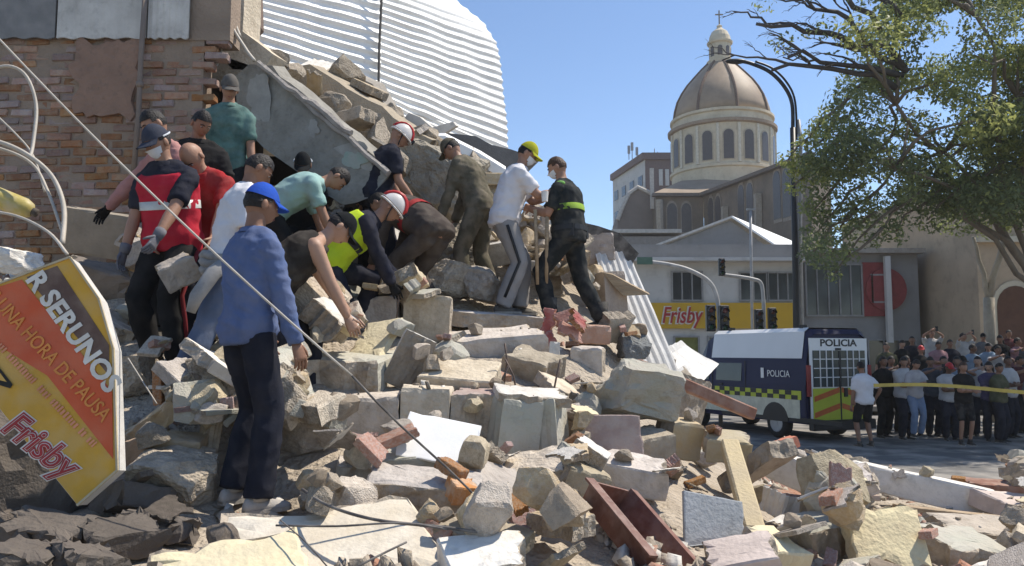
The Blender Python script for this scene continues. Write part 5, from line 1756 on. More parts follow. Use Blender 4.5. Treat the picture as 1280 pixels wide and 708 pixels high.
# local frame: x from the near rear corner across the rear, y forward along the side, z up
VW, VL, VH = 1.95, 5.1, 2.52
M_NAVY = mat('navy_paint', (0.014, 0.018, 0.06), rough=0.45, var=0.15, scale=1, bump=0, spec=0.2)
M_VWHITE = mat('van_white', (0.70, 0.70, 0.69), rough=0.35, var=0.06, scale=1, bump=0, spec=0.5)
M_LIME = mat('van_lime', (0.46, 0.50, 0.04), rough=0.4, var=0.1, bump=0)
M_VORG = mat('van_orange', (0.55, 0.13, 0.03), rough=0.4, bump=0)
M_TYRE = mat('tyre_rubber', (0.022, 0.021, 0.02), rough=0.85, bump=0.3)
M_RIM = mat('steel_rim', (0.36, 0.36, 0.37), rough=0.4, metal=0.4, bump=0.05)


def sect(y, zt, zr, inset):
    """Half-octagon van section at length y: shoulder height zr, roof height zt."""
    return [(0.04, y, 0.38), (0.0, y, 0.55), (0.0, y, 1.25), (0.03, y, zr), (inset, y, zt - .08), (inset + .14, y, zt),
            (VW - inset - .14, y, zt), (VW - inset, y, zt - .08), (VW - .03, y, zr), (VW, y, 1.25), (VW, y, .55), (VW - .04, y, .38)]


rings = [sect(0.06, 2.40, 1.75, .14), sect(0.0, 2.40, 1.75, .14), sect(0.1, VH, 1.8, .13), sect(1.5, VH + .02, 1.8, .13), sect(3.35, VH, 1.8, .13), sect(3.7, VH - .14, 1.75, .16),
         sect(4.25, 1.72, 1.45, .22), sect(4.45, 1.36, 1.22, .16), sect(4.95, 1.16, 1.02, .16), sect(5.08, 0.95, 0.85, .16), sect(5.1, .62, .58, .12)]
MB().rings(rings).build('body', M_NAVY, van, world=False)
# white roof half
mb = MB()
def roof_strip(y0, y1):
    a = [(0.02, y0, 1.86), (.122, y0, VH - .06), (.255, y0, VH + .03), (VW - .255, y0, VH + .03), (VW - .122, y0, VH - .06), (VW - .02, y0, 1.86)]
    return a
r0, r1 = roof_strip(0.12, 0), roof_strip(3.4, 0)
n = len(r0)
mb.add(r0 + r1, [(i, i + 1, n + i + 1, n + i) for i in range(n - 1)])
mb.add([(p[0] - (.0), p[1], p[2] - .01) for p in r0 + r1], [(n + i, n + i + 1, i + 1, i) for i in range(n - 1)])
mb.build('roof', M_VWHITE, van, world=False, recalc=False)
# lower white side with chequer band
MB().box((-0.006, 1.95, .71), (0.012, 3.5, .42)).build('lower_side', mat('van_cream', (0.60, 0.58, 0.45), rough=.4, bump=0), van, world=False)
MB().box((-0.008, 2.2, 1.02), (0.014, 4.1, .20)).build('chequer_band', M_LIME, van, world=False)
for k in range(20):
    for j in range(2):
        if (k + j) % 2 == 0:
            MB().box((-0.018, .25 + .2 * k + .1, .97 + .1 * j), (.006, .2, .1)).build('chequer', mat('van_black', (0.015, 0.015, 0.018), rough=.4, bump=0), van, world=False)
MB().box((0.02, 1.0, .47), (0.05, 4.0, .1)).build('side_sill', MATS['van_black'], van, world=False)

o_ = put_text('side_lettering', 'POLICIA', M_VWHITE, van, van.matrix_basis @ Vector((-.012, 1.25, 1.42)), van.matrix_basis.to_3x3() @ Vector((0, -1, 0)), (0, 0, 1), 0.22, width=.75)
MB().box((-.005, 1.42, 1.50), (.012, .1, .24)).build('side_emblem', M_VWHITE, van, world=False)
sw = MB().prism([(.02, 2.2, 1.28), (.02, 3.2, 1.28), (.055, 3.2, 1.72), (.055, 2.2, 1.72)], (-.035, 0, 0)).build('side_window', M_GLASS, van, world=False)
cw = MB().prism([(.02, 3.5, 1.28), (.03, 4.25, 1.28), (.10, 3.85, 1.82), (.07, 3.5, 1.82)], (-.04, 0, 0)).build('cab_window', M_GLASS, van, world=False)
MB().prism([(.25, 4.34, 1.46), (VW - .25, 4.34, 1.46), (VW - .3, 3.8, 2.26), (.3, 3.8, 2.26)], (0, .05, .03)).build('windscreen', M_GLASS, van, world=False)
mi_ = MB().box((-.16, 4.2, 1.42), (.22, .1, .26)).build('mirror', M_NAVY, van, world=False, bevel=.02)
for y_ in (2.05, 3.36):
    MB().box((-.004, y_, 1.15), (.012, .018, 1.25)).build('door_gap', MATS['van_black'], van, world=False)
MB().box((-.02, 3.0, 1.18), (.03, .16, .035)).build('door_handle', MATS['van_black'], van, world=False)
# rear
rear = MB().box((VW / 2, -.012, 1.36), (VW - .22, .02, 1.9)).build('rear_door', M_VWHITE, van, world=False)
for s in (0, 1):
    x0_, x1_ = (.20, .94) if s == 0 else (1.01, 1.75)
    g_ = MB().box(((x0_ + x1_) / 2, -.03, 1.62), (x1_ - x0_, .02, .82)).build('rear_window', mat('van_rear_glass', (0.03, 0.05, 0.055), rough=.15, bump=0), rear, world=False)
    mb = MB()
    for k in range(1, 4):
        mb.box((x0_ + (x1_ - x0_) * k / 4, -.05, 1.62), (.018, .02, .82))
        mb.box(((x0_ + x1_) / 2, -.054, 1.22 + .82 * k / 4), (x1_ - x0_, .018, .018))
    mb.build('grille', M_VWHITE, rear, world=False)
    MB().box(((x0_ + x1_) / 2, -.03, .78), (x1_ - x0_ + .05, .02, .80)).build('lime_panel', M_LIME, rear, world=False)
    for j in range(2):
        z_ = .62 + .36 * j
        sg_ = 1 if s == 0 else -1
        a_ = [(x0_, -.047, z_ - .10 * (1 if s == 0 else -1) + (.0)), (x1_, -.047, z_ + .10 * sg_), (x1_, -.047, z_ + .10 * sg_ + .12), (x0_, -.047, z_ - .10 * sg_ + .12)]
        MB().prism(a_, (0, .008, 0)).build('chevron', M_VORG, rear, world=False)
MB().box((1.12, -.05, 1.08), (.10, .03, .2)).build('handle', MATS['van_black'], rear, world=False)
MB().box((VW / 2, -.03, 1.15), (.04, .03, 1.75)).build('door_gap', MATS['van_black'], rear, world=False)
put_text('rear_lettering', 'POLICIA', MATS['van_black'], rear, van.matrix_basis @ Vector((.42, -.026, 2.13)), van.matrix_basis.to_3x3() @ Vector((1, 0, 0)), (0, 0, 1), 0.22, width=1.1, bold=.006)
MB().box((.95, -.035, 2.06), (.16, .02, .05)).build('rear_lamp', MATS['van_black'], rear, world=False)
MB().box((VW / 2, -.08, .36), (VW - .1, .18, .22)).build('rear_bumper', MATS['van_black'], van, world=False, bevel=.02)
for x_ in (.07, VW - .07):
    MB().box((x_, -.02, 1.35), (.10, .05, .7)).build('tail_light', mat('tail_red', (0.25, 0.02, 0.025), rough=.25, bump=0), van, world=False)
    for y_ in (1.0, 4.1):
        sgn = -1 if x_ < 1 else 1
        xc = x_ + (.05 if sgn < 0 else -.05)
        tmb = MB()
        prof_ = [(.20, -.11), (.31, -.115), (.345, -.08), (.345, .08), (.31, .115), (.20, .11)]
        ringz = [[(xc + o_x, y_ + r_ * math.cos(2 * math.pi * k / 20), .345 + r_ * math.sin(2 * math.pi * k / 20)) for k in range(20)] for r_, o_x in prof_]
        tmb.rings(ringz)
        ty = tmb.build('wheel', M_TYRE, van, smooth=True, world=False)
        rmb = MB()
        rmb.rings([[(xc + sgn * o_x, y_ + r_ * math.cos(2 * math.pi * k / 16), .345 + r_ * math.sin(2 * math.pi * k / 16)) for k in range(16)] for r_, o_x in ((.21, .112), (.19, .118), (.15, .09), (.06, .10), (.05, .12))])
        rmb.build('rim', M_RIM, ty, world=False)
        if sgn < 0:
            amb = MB()
            pts_ = [(-.014, y_ + .43 * math.cos(math.pi * k / 12), .40 + .43 * math.sin(math.pi * k / 12)) for k in range(13)]
            amb.prism([(-.012, p[1], p[2]) for p in pts_], (-.012, 0, 0))
            amb.build('wheel_arch', MATS['van_black'], van, world=False)
for yy in (.35, 2.9):
    MB().box((.3, yy, VH + .06), (.12, .12, .08)).build('roof_light', MATS['van_black'], van, world=False)

# ================================================================== TREES
M_BARK = mat('grey_bark', (0.20, 0.165, 0.13), col2=(0.13, 0.105, 0.08), scale=3, bump=0.8, bscale=14, stretch=(1, 1, .3))
M_BARKL = mat('pale_bark', (0.42, 0.36, 0.28), col2=(0.30, 0.255, 0.20), scale=2, bump=0.6, bscale=12)


def leaf_mat(name, a, b, tr=0.55):
    return mat(name, a, col2=b, rough=0.55, scale=0.9, bump=0, trans=tr, spec=0.35)


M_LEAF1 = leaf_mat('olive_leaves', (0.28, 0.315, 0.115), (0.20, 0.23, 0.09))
M_LEAF2 = leaf_mat('deep_green_shade_leaves', (0.20, 0.235, 0.11), (0.14, 0.165, 0.08))
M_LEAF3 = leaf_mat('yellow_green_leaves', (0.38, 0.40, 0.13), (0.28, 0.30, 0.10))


def limb(mb, a, b, r0, r1, rr, n=6, wob=0.06, seg=8):
    a, b = Vector(a), Vector(b)
    L = (b - a).length
    pts = []
    for k in range(n + 1):
        t = k / n
        q = a.lerp(b, t) + Vector((rr.uniform(-1, 1), rr.uniform(-1, 1), rr.uniform(-1, 1) + 1.2 * math.sin(math.pi * t))) * wob * L * (1 if 0 < k < n else 0)
        pts.append(q)
    mb.tube(pts, [r0 + (r1 - r0) * k / n for k in range(n + 1)], seg)
    return pts


def crown(name, parent, clusters, per_m2, leaf, mats, seed, spread=1.0):
    """Leaves strewn through the volume of many small clusters."""
    rng = np.random.default_rng(seed)
    C, N_, S_, MI = [], [], [], []
    for (c, rad, mi) in clusters:
        n = int(per_m2 * rad[0] * rad[2] * 4)
        d = rng.normal(size=(n, 3))
        d /= np.linalg.norm(d, axis=1)[:, None]
        r = rng.uniform(0.25, 1.0, n) ** 0.55
        pos = np.array(c) + d * np.array(rad) * r[:, None]
        C.append(pos)
        nr = d + rng.normal(size=(n, 3)) * 0.9 + np.array([0, 0, 0.5])
        N_.append(nr / np.linalg.norm(nr, axis=1)[:, None])
        S_.append(leaf * rng.uniform(0.6, 1.45, n))
        MI.append(np.where(rng.random(n) < 0.8, mi, rng.integers(0, len(mats), n)))
    C, N_, S_, MI = np.concatenate(C), np.concatenate(N_), np.concatenate(S_), np.concatenate(MI)
    n = len(C)
    t = np.cross(N_, rng.normal(size=(n, 3)))
    t /= np.linalg.norm(t, axis=1)[:, None] + 1e-9
    b = np.cross(N_, t)
    S = S_[:, None]
    V = np.stack([C - t * S, C + b * S * .45 + N_ * S * .12, C + t * S, C - b * S * .45 + N_ * S * .12], 1).reshape(-1, 3)
    inv = np.array(wm(parent).inverted())
    V = V @ inv[:3, :3].T + inv[:3, 3]
    me = bpy.data.meshes.new(name)
    me.vertices.add(4 * n)
    me.vertices.foreach_set('co', V.ravel())
    me.loops.add(4 * n)
    me.loops.foreach_set('vertex_index', np.arange(4 * n))
    me.polygons.add(n)
    me.polygons.foreach_set('loop_start', np.arange(0, 4 * n, 4))
    for m in mats:
        me.materials.append(m)
    me.polygons.foreach_set('material_index', MI.astype(np.int32))
    me.update(calc_edges=True)
    o = bpy.data.objects.new(name, me)
    COL.objects.link(o)
    o.parent = parent
    return o


rr = random.Random(31)
LM = [M_LEAF1, M_LEAF2, M_LEAF3]
# the big spreading tree: trunk at the right edge, crown over the van and crowd
TB = P(1352, 440, 19.5)
TB.z = 0
t1 = thing('spreading_tree', 'large spreading tree with olive crown reaching over the police van', 'tree', TB)
mb = MB()
fork = P(1298, 362, 19.5)
limb(mb, TB, fork, 0.26, 0.2, rr, 5, 0.02)
mains = [(1214, 246, 19.2, .13), (1180, 190, 18.5, .09), (1330, 200, 19.5, .14), (1270, 120, 18.0, .10), (1120, 130, 17.5, .08), (1380, 60, 18, .12), (1220, 20, 17, .08), (1120, 210, 17.5, .07), (1420, 180, 17.5, .12)]
tips = []
for u, v, d, r in mains:
    p = P(u, v, d)
    limb(mb, fork, p, r, r * .45, rr, 6, .05)
    tips.append(p)
mb.build('trunk', M_BARK, t1, smooth=True)
mb = MB()
cl = []
subt = []
for p in tips:
    for k in range(6):
        q = p + Vector((rr.uniform(-1.7, 1.7), rr.uniform(-1.6, 1.6), rr.uniform(-.7, 1.3)))
        limb(mb, p, q, .05, .015, rr, 4, .08, 5)
        subt.append(q)
# image-led survey of the crown: cluster centre (photo column, row, distance) and radius
CR = []
for _ in range(560):
    u, v = rr.uniform(965, 1420), rr.uniform(-130, 320)
    left = 985 + (abs(v - 235) * 0.55 if v > 60 else 110 + (60 - v) * .2)
    if v > 235:
        left = 975 + (v - 235) * .5
    if u < left:
        continue
    low = 345 if u < 1120 else 292
    if v > low - 20:
        continue
    if v > 210 and 1075 < u < 1130 and rr.random() < .6:
        continue
    if noise.noise(Vector((u / 70, v / 55, 3.3))) < -.08 and u < 1260:
        continue
    d = rr.uniform(16.8, 21.0)
    CR.append((u, v, d))
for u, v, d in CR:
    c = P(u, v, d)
    if v < 130 and rr.random() < .6 or (u < 1010):  # leaf tones paint the lit top and shaded underside of the crown
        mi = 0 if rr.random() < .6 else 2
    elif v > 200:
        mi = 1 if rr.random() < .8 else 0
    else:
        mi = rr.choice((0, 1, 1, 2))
    r = rr.uniform(.26, .62)
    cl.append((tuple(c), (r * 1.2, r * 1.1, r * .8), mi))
for q in subt:
    r = rr.uniform(.4, .75)
    cl.append((tuple(q), (r, r, r * .7), rr.choice((0, 1, 0, 2))))
# hanging foliage beside the lamp post, mostly in the painted shade tone
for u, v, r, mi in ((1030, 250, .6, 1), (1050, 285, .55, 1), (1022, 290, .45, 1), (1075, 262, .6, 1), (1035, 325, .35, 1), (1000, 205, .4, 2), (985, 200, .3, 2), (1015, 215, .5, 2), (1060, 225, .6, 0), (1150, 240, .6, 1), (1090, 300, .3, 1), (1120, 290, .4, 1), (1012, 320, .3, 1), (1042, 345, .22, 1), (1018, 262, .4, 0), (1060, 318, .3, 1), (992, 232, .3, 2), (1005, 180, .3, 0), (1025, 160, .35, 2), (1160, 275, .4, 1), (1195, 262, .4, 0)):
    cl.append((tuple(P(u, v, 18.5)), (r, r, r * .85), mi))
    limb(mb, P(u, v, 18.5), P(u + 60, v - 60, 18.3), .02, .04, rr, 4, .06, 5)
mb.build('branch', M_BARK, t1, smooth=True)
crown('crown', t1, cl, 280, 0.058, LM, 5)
# bare dark branches reaching left from the crown top
mb = MB()
def branchlet(p, q, r, lvl):
    pts = limb(mb, p, q, r, r * .45, rr, 6, .05, 6)
    if lvl:
        L = (q - p).length
        for k in range(3 if lvl > 1 else 3):
            b = pts[rr.randrange(2, 6)]
            d = (q - p).normalized() + Vector((rr.uniform(-.8, .3), rr.uniform(-.5, .5), rr.uniform(-.8, .8)))
            branchlet(b, b + d.normalized() * L * rr.uniform(.28, .5), r * .42, lvl - 1)
for a, b in (((1135, 90, 17.5), (1040, 55, 17)), ((1128, 95, 17.5), (985, 72, 17)), ((1120, 110, 17.5), (965, 88, 17)), ((1130, 85, 17.5), (1000, -10, 17)), ((1070, 60, 17.2), (945, 30, 16.8)), ((1100, 40, 17.3), (1010, -50, 17)), ((1125, 20, 17), (1040, -60, 17))):
    branchlet(P(*a), P(*b), .075, 3)
mb.build('bare_branch', mat('dark_bark', (0.085, 0.075, 0.072), bump=.4), t1, smooth=True)
cl2 = []
for _ in range(34):
    u, v = rr.uniform(935, 1110), rr.uniform(-60, 100)
    if u < 950 + max(0, v) * .4:
        continue
    r = rr.uniform(.12, .3)
    cl2.append((tuple(P(u, v, 17)), (r * 1.4, r, r * .6), rr.choice((0, 1))))
crown('sparse_leaves', t1, cl2, 120, 0.05, LM, 8)

# neighbouring plaza trees at the right whose shade falls on the onlookers
for k, (x_, y_, h_, lab) in enumerate(((16.0, 18.2, 7.6, 'plaza tree beyond the right edge shading the onlookers in front'), (18.5, 20.5, 8.2, 'plaza tree at the church steps shading the back rows'), (13.6, 23.0, 6.2, 'pale slanting tree beside the church porch'))):
    t2 = thing('plaza_tree', lab, 'tree', (x_, y_, 0), group='plaza trees by the church')
    mb = MB()
    if k == 2:
        base = P(1240, 440, 23)
        base.z = 0
        t2.location = base
        limb(mb, base, P(1236, 372, 23), .17, .15, rr, 4, .01)
        limb(mb, P(1236, 376, 23), P(1268, 250, 23), .10, .07, rr, 5, .02)
        limb(mb, P(1236, 376, 23), P(1216, 296, 23), .08, .05, rr, 5, .02)
        mb.build('trunk', M_BARKL, t2, smooth=True)
        c_ = [(tuple(P(u, v, 23)), (.8, .8, .6), 0) for u, v in ((1215, 250), (1250, 230), (1280, 225), (1190, 232), (1235, 205))]
        crown('crown', t2, c_, 90, .085, LM, 40)
        continue
    top = Vector((x_, y_, h_ * .55))
    limb(mb, (x_, y_, 0), top, .28, .2, rr, 4, .02)
    c_ = []
    for q in range(34):
        a, rad = rr.uniform(0, 6.28), 4.6 * math.sqrt(rr.random())
        p = Vector((x_ + rad * math.cos(a), y_ + rad * .8 * math.sin(a), h_ * (.75 + .28 * rr.random()) - .05 * rad * rad * .35))
        if q % 3 == 0:
            limb(mb, top, p, .08, .02, rr, 4, .05, 5)
        r = rr.uniform(.6, 1.0)
        c_.append((tuple(p), (r, r, r * .55), rr.choice((0, 1))))
    mb.build('trunk', M_BARK, t2, smooth=True)
    crown('crown', t2, c_, 34, .11, LM, 50 + k)

# ================================================================== PEOPLE
prot(250, 560, 380, 660)


def cloth(name, col, var=0.25, dust=0.4, dustcol=None):
    return mat('cloth_' + name, col, rough=0.95, var=var, scale=5, bump=0.22, bscale=70, spec=0.1, dust=dust, bdist=0.01,
               dustcol=dustcol or tuple(c * .72 + t * .16 for c, t in zip(col, (.5, .43, .35))))


def skin_mat(k):
    cols = [(0.34, 0.185, 0.12), (0.25, 0.13, 0.08), (0.42, 0.25, 0.17), (0.17, 0.085, 0.05)]
    return mat('skin_%d' % k, cols[k], rough=0.55, var=0.12, scale=9, bump=0.1, bscale=60, spec=0.35)


M_HAIR = mat('dark_hair', (0.018, 0.014, 0.012), rough=0.6, var=.3, scale=30, bump=0.6, bscale=60)
M_HAIRB = mat('brown_hair', (0.07, 0.035, 0.02), rough=0.6, var=.3, scale=30, bump=0.6, bscale=60)
M_EYEW = mat('eye_white', (0.38, 0.34, 0.31), rough=.3, bump=0)
M_EYED = mat('eye_dark', (0.015, 0.01, 0.008), rough=.2, bump=0)
M_LIP = mat('lips', (0.25, 0.10, 0.08), rough=.5, bump=0)
M_SOLE = mat('shoe_sole', (0.30, 0.28, 0.25), bump=.2, dust=.4)


def skull(d):
    """Point of the head surface in direction d (x right, y forward, z up), centre between the ears."""
    a, b, c = 0.074, 0.094, 0.115
    r = 1 / math.sqrt((d.x / a) ** 2 + (d.y / b) ** 2 + (d.z / c) ** 2)
    p = d * r
    if d.z < 0:
        k = -d.z
        p.x *= 1 - 0.30 * k ** 1.3
        if d.y < 0:
            p.y *= 1 - 0.30 * k
        else:
            p.y += 0.012 * k * d.y
    def g(x, y, z, s):
        return math.exp(-((d.x - x) ** 2 + (d.y - y) ** 2 + (d.z - z) ** 2) / (s * s))
    f = 0.0
    f += 0.024 * g(0, .97, -.20, .13) + 0.010 * g(0, .99, -.02, .12)
    f += 0.004 * (g(.3, .93, .2, .2) + g(-.3, .93, .2, .2))
    f -= 0.010 * (g(.33, .94, .02, .15) + g(-.33, .94, .02, .15))
    f += 0.007 * g(0, .75, -.66, .22) + .004 * g(0, .87, -.48, .14)
    f += 0.004 * (g(.5, .8, -.25, .2) + g(-.5, .8, -.25, .2))
    p += Vector((0, 1, 0)) * f
    return p


HU, HV = 22, 16
HDIRS = []
for i in range(HV + 1):
    th = math.pi * (0.015 + 0.97 * i / HV)
    for k in range(HU):
        a = 2 * math.pi * (k + .5) / HU
        HDIRS.append(Vector((math.sin(th) * math.cos(a), math.sin(th) * math.sin(a), math.cos(th))))
HPTS = [skull(d) for d in HDIRS]


def head_grid(mb, C, M, s, pts, keep=None, caps=True):
    vs = [C + M @ (p * s) for p in pts]
    fs = []
    for i in range(HV):
        for k in range(HU):
            q = (i * HU + k, (i + 1) * HU + k, (i + 1) * HU + (k + 1) % HU, i * HU + (k + 1) % HU)
            if keep is None or all(keep(HDIRS[j]) for j in q):
                fs.append(q)
    if caps:
        fs.append(tuple(range(HU - 1, -1, -1))[::-1])
        if keep is None:
            fs.append(tuple(HV * HU + k for k in range(HU))[::-1])
    used = sorted({i for f in fs for i in f})
    ren = {o: n for n, o in enumerate(used)}
    mb.add([vs[i] for i in used], [tuple(ren[i] for i in f) for f in fs])


def ik(a, b, l1, l2, pole):
    d = b - a
    L = d.length
    if L > (l1 + l2) * .999:
        b = a + d * ((l1 + l2) * .999 / L)
        d = b - a
        L = d.length
    if L < abs(l1 - l2) + .02:
        L = abs(l1 - l2) + .02
    u = d.normalized()
    x = (l1 * l1 - l2 * l2 + L * L) / (2 * L)
    h = math.sqrt(max(l1 * l1 - x * x, 0))
    pl = Vector(pole) - u * Vector(pole).dot(u)
    if pl.length < 1e-4:
        pl = u.orthogonal()
    return a + u * x + pl.normalized() * h, b


def smooth_obj(me, name, m, parent, wrinkle=0.0, seed=0, zf=11):
    if wrinkle:
        nrm = [v.normal.copy() for v in me.vertices]
        for v, n in zip(me.vertices, nrm):
            p = v.co
            q = Vector((p.x * 5 + p.z * 3 + seed, p.y * 5 - p.z * 2, p.z * zf + p.x * 3))
            w = 0.7 * noise.noise(q * .6)
            r1 = 1 - abs(noise.noise(q * 1.1 + Vector((3, 1, 7)))) * 2.2
            r2 = 1 - abs(noise.noise(Vector((q.y * 1.9, q.x * 1.9, q.z * 1.5)))) * 2.2
            w += 1.1 * max(0, r1) ** 2 + .7 * max(0, r2) ** 2 - .7
            v.co = p + n * (wrinkle * 1.35 * w)
    me.polygons.foreach_set('use_smooth', [True] * len(me.polygons))
    me.materials.clear()
    me.materials.append(m)
    me.name = name
    o = bpy.data.objects.new(name, me)
    COL.objects.link(o)
    o.parent = parent
    return o


def person(label, loc, yaw, look, pose=None, H=1.72, res=0.02, group=None, build=1.0):
    """look: shirt(kind, mat), trousers(kind, mat), shoes mat, hair, hat ...; pose in person frame (x right, y forward, z up)."""
    pose = pose or {}
    s = H / 1.72
    root = thing('person', label, 'person', loc, rz=R(yaw), group=group)
    V = Vector
    g = pose.get
    seed = abs(hash(label)) % 97 if False else sum(map(ord, label)) % 97
    lean, side, twist = R(g('lean', 4)), R(g('side', 0)), R(g('twist', 0))
    fl, fr = V(g('fl', (-.10, 0, .0))) , V(g('fr', (.10, 0.02, .0)))
    pel = V(g('pel', (0, 0, .955)))
    B = build
    # spine
    pts = [pel]
    seg = [.12, .13, .13, .11, .06]
    for i, L in enumerate(seg):
        t = (i + 1) / len(seg)
        a = lean * (0.55 + 0.55 * t)
        d = V((math.sin(side), math.sin(a) * math.cos(side), math.cos(a) * math.cos(side)))
        pts.append(pts[-1] + d * L)
    upd = (pts[5] - pts[3]).normalized()
    rt = V((math.cos(twist), math.sin(twist), 0))
    rt = (rt - upd * rt.dot(upd)).normalized()
    fw = upd.cross(rt)
    def ring(c, up, hx, hy, n=14, rtv=None, sq=1.0):
        r_ = rtv or V((1, 0, 0))
        r_ = (r_ - up * r_.dot(up)).normalized()
        f_ = up.cross(r_)
        out = []
        for k in range(n):
            a = 2 * math.pi * k / n
            ca, sa = math.cos(a), math.sin(a)
            out.append(c + r_ * hx * math.copysign(abs(ca) ** .85, ca) + f_ * hy * math.copysign(abs(sa) ** .85, sa))
        return out
    ups = [(pts[min(i + 1, 5)] - pts[max(i - 1, 0)]).normalized() for i in range(6)]
    hipv = V((0, 0, 1)).lerp(ups[0], .6).normalized()
    TR = [(pts[0] - hipv * .09, hipv, .135, .10), (pts[0], hipv, .165, .115), (pts[1], ups[1], .145, .105), (pts[2], ups[2], .155, .112), (pts[3], ups[3], .17, .118), (pts[4] - upd * .02, ups[4], .155, .095), (pts[5] - upd * .01, ups[5], .075, .065)]
    def torso(mb, off, lo=0, hi=7, flare=0.0, drop=None):
        rs = []
        for i, (c, u_, hx, hy) in enumerate(TR[lo:hi]):
            k = i / max(1, hi - lo - 1)
            rv = V((1, 0, 0)).lerp(rt, min(1, (i + lo) / 5)).normalized()
            rs.append(ring(c, u_, (hx + off + flare * (1 - k)) * B, (hy + off + flare * (1 - k)) * B, rtv=rv))
        mb.rings(rs)
    sh = .172 * (B * .5 + .5)
    SL, SR = pts[4] - rt * sh - upd * .048, pts[4] + rt * sh - upd * .048
    HLj, HRj = pel + V((-.092, 0, -.03)), pel + V((.092, 0, -.03))
    # defaults: arms hanging
    hl = V(g('hl', SL - V((.07, -.04, .54))))
    hr = V(g('hr', SR + V((.07, .04, -.54))))
    EL, WL = ik(SL, hl, .29, .26, V(g('el', (-.5, -1, -.1))))
    ER, WR = ik(SR, hr, .29, .26, V(g('er', (.5, -1, -.1))))
    AL, AR = fl + V((0, 0, .085)), fr + V((0, 0, .085))
    KL, AL = ik(HLj, AL, .44, .43, V(g('kl', (-.15, 1, 0))))
    KR, AR = ik(HRj, AR, .44, .43, V(g('kr', (.15, 1, 0))))
    def arm(mb, S, E, Wr, off=0.0, frac=1.0, flare=0.0):
        """frac: 0..1 along shoulder-elbow-wrist (0.5 = elbow)."""
        pp = [S + (E - S) * t for t in (0, .25, .55, 1)] + [E + (Wr - E) * t for t in (.3, .65, 1)]
        rr_ = [.056, .053, .047, .041, .042, .035, .027]
        ts = [0, .125, .275, .5, .65, .825, 1]
        op, orr = [], []
        for p, r_, t in zip(pp, rr_, ts):
            if t <= frac + 1e-6:
                op.append(p)
                orr.append(r_ * B + off + flare * t)
        if len(op) >= 2:
            mb.tube(op, orr, 10)
        mb.ball(S, (.052 * B + off), 8, 5)
        mb.tube([pts[5] - upd * .02, (pts[5] + S) / 2 + upd * .008, S + upd * .004], [.05 + off * .5, .052 + off * .8, .048 + off], 8)
    def leg(mb, Hj, K, A, off=0.0, frac=1.0, flare=0.0):
        pp = [Hj + (K - Hj) * t for t in (0, .2, .55, 1)] + [K + (A - K) * t for t in (.3, .65, 1)]
        rr_ = [.088, .086, .071, .054, .056, .045, .037]
        ts = [0, .1, .275, .5, .65, .825, 1]
        op, orr = [], []
        for p, r_, t in zip(pp, rr_, ts):
            if t <= frac + 1e-6:
                op.append(p)
                orr.append(r_ * B + off + flare * t)
        mb.tube(op, orr, 10)
    # ---- head frame
    hp, hy = g('head', (10, 0))
    hM = Matrix.Rotation(R(hy), 3, 'Z') @ Matrix.Rotation(-R(hp), 3, 'X')
    nb = pts[5]
    neckd = (upd * .5 + V((0, 0, .8))).normalized()
    if lean > R(45):
        neckd = (upd * 1.0 + V((0, 0, .35))).normalized()
    hc = nb + neckd * .085 + hM @ V((0, .02, .07))
    hs = 1.0
    # ---- body (skin)
    mb = MB()
    torso(mb, -.030)
    arm(mb, SL, EL, WL)
    arm(mb, SR, ER, WR)
    lo_ = -.014 if look['trousers'][0] == 'long' else 0.0
    leg(mb, HLj, KL, AL, lo_)
    leg(mb, HRj, KR, AR, lo_)
    mb.tube([nb - upd * .05, nb + (hc - nb) * .35, hc + hM @ V((0, -.012, -.03))], [.066, .056, .056], 10)
    me = remesh(mb, res, 3)
    bod = MB()
    bod.add([v.co for v in me.vertices], [tuple(p.vertices) for p in me.polygons])
    bpy.data.meshes.remove(me)
    head_grid(bod, hc, hM, hs, HPTS)
    for sx in (-1, 1):
        bod.ball(hc + hM @ V((sx * .076, -.008, -.008)), (.010, .020, .032), 8, 5, hM)
    # hands
    def hand(Wr, E, sx, curl=.5, nrm=None):
        d = (Wr - E).normalized()
        inw = V((-sx, 0, 0)) if nrm is None else V(nrm)
        n_ = inw - d * inw.dot(d)
        if n_.length < .1:
            n_ = V((0, 1, 0)) - d * d.y
        n_.normalize()
        w_ = d.cross(n_) * sx
        if w_.dot(V((0, 1, 0))) < 0:
            w_ = -w_
        bod.rings([ring2(Wr - d * .02, d, w_, n_, .026, .02), ring2(Wr + d * .03, d, w_, n_, .038, .017), ring2(Wr + d * .075, d, w_, n_, .042, .015), ring2(Wr + d * .095, d, w_, n_, .036, .012)])
        for k, (o_, L_) in enumerate(((.031, .068), (.011, .076), (-.010, .070), (-.030, .055))):
            b0 = Wr + d * .08 + w_ * o_
            c1 = curl * (.55 + .08 * k)
            d1 = (d * math.cos(c1) + n_ * math.sin(c1))
            d2 = (d * math.cos(c1 * 2) + n_ * math.sin(c1 * 2))
            d3 = (d * math.cos(c1 * 2.9) + n_ * math.sin(c1 * 2.9))
            p1 = b0 + d1 * L_ * .45
            p2 = p1 + d2 * L_ * .32
            p3 = p2 + d3 * L_ * .25
            bod.tube([b0 - d * .01, b0, p1, p2, p3], [.0095, .0095, .009, .008, .006], 6)
        t0 = Wr + d * .025 + w_ * .03
        td = (d * .75 + w_ * .6 + n_ * .35).normalized()
        t1_ = t0 + td * .04
        t2_ = t1_ + (td + d * .3 + n_ * curl * .5).normalized() * .03
        bod.tube([t0 - td * .012, t0, t1_, t2_], [.012, .0125, .0105, .007], 6)
        return Wr, d, n_, w_
    def ring2(c, d, w_, n_, a, b):
        return [c + w_ * a * math.cos(2 * math.pi * k / 8) + n_ * b * math.sin(2 * math.pi * k / 8) for k in range(8)]
    nskin = len(bod.f)
    hand(WL, EL, -1, g('curl', .5), g('nl'))
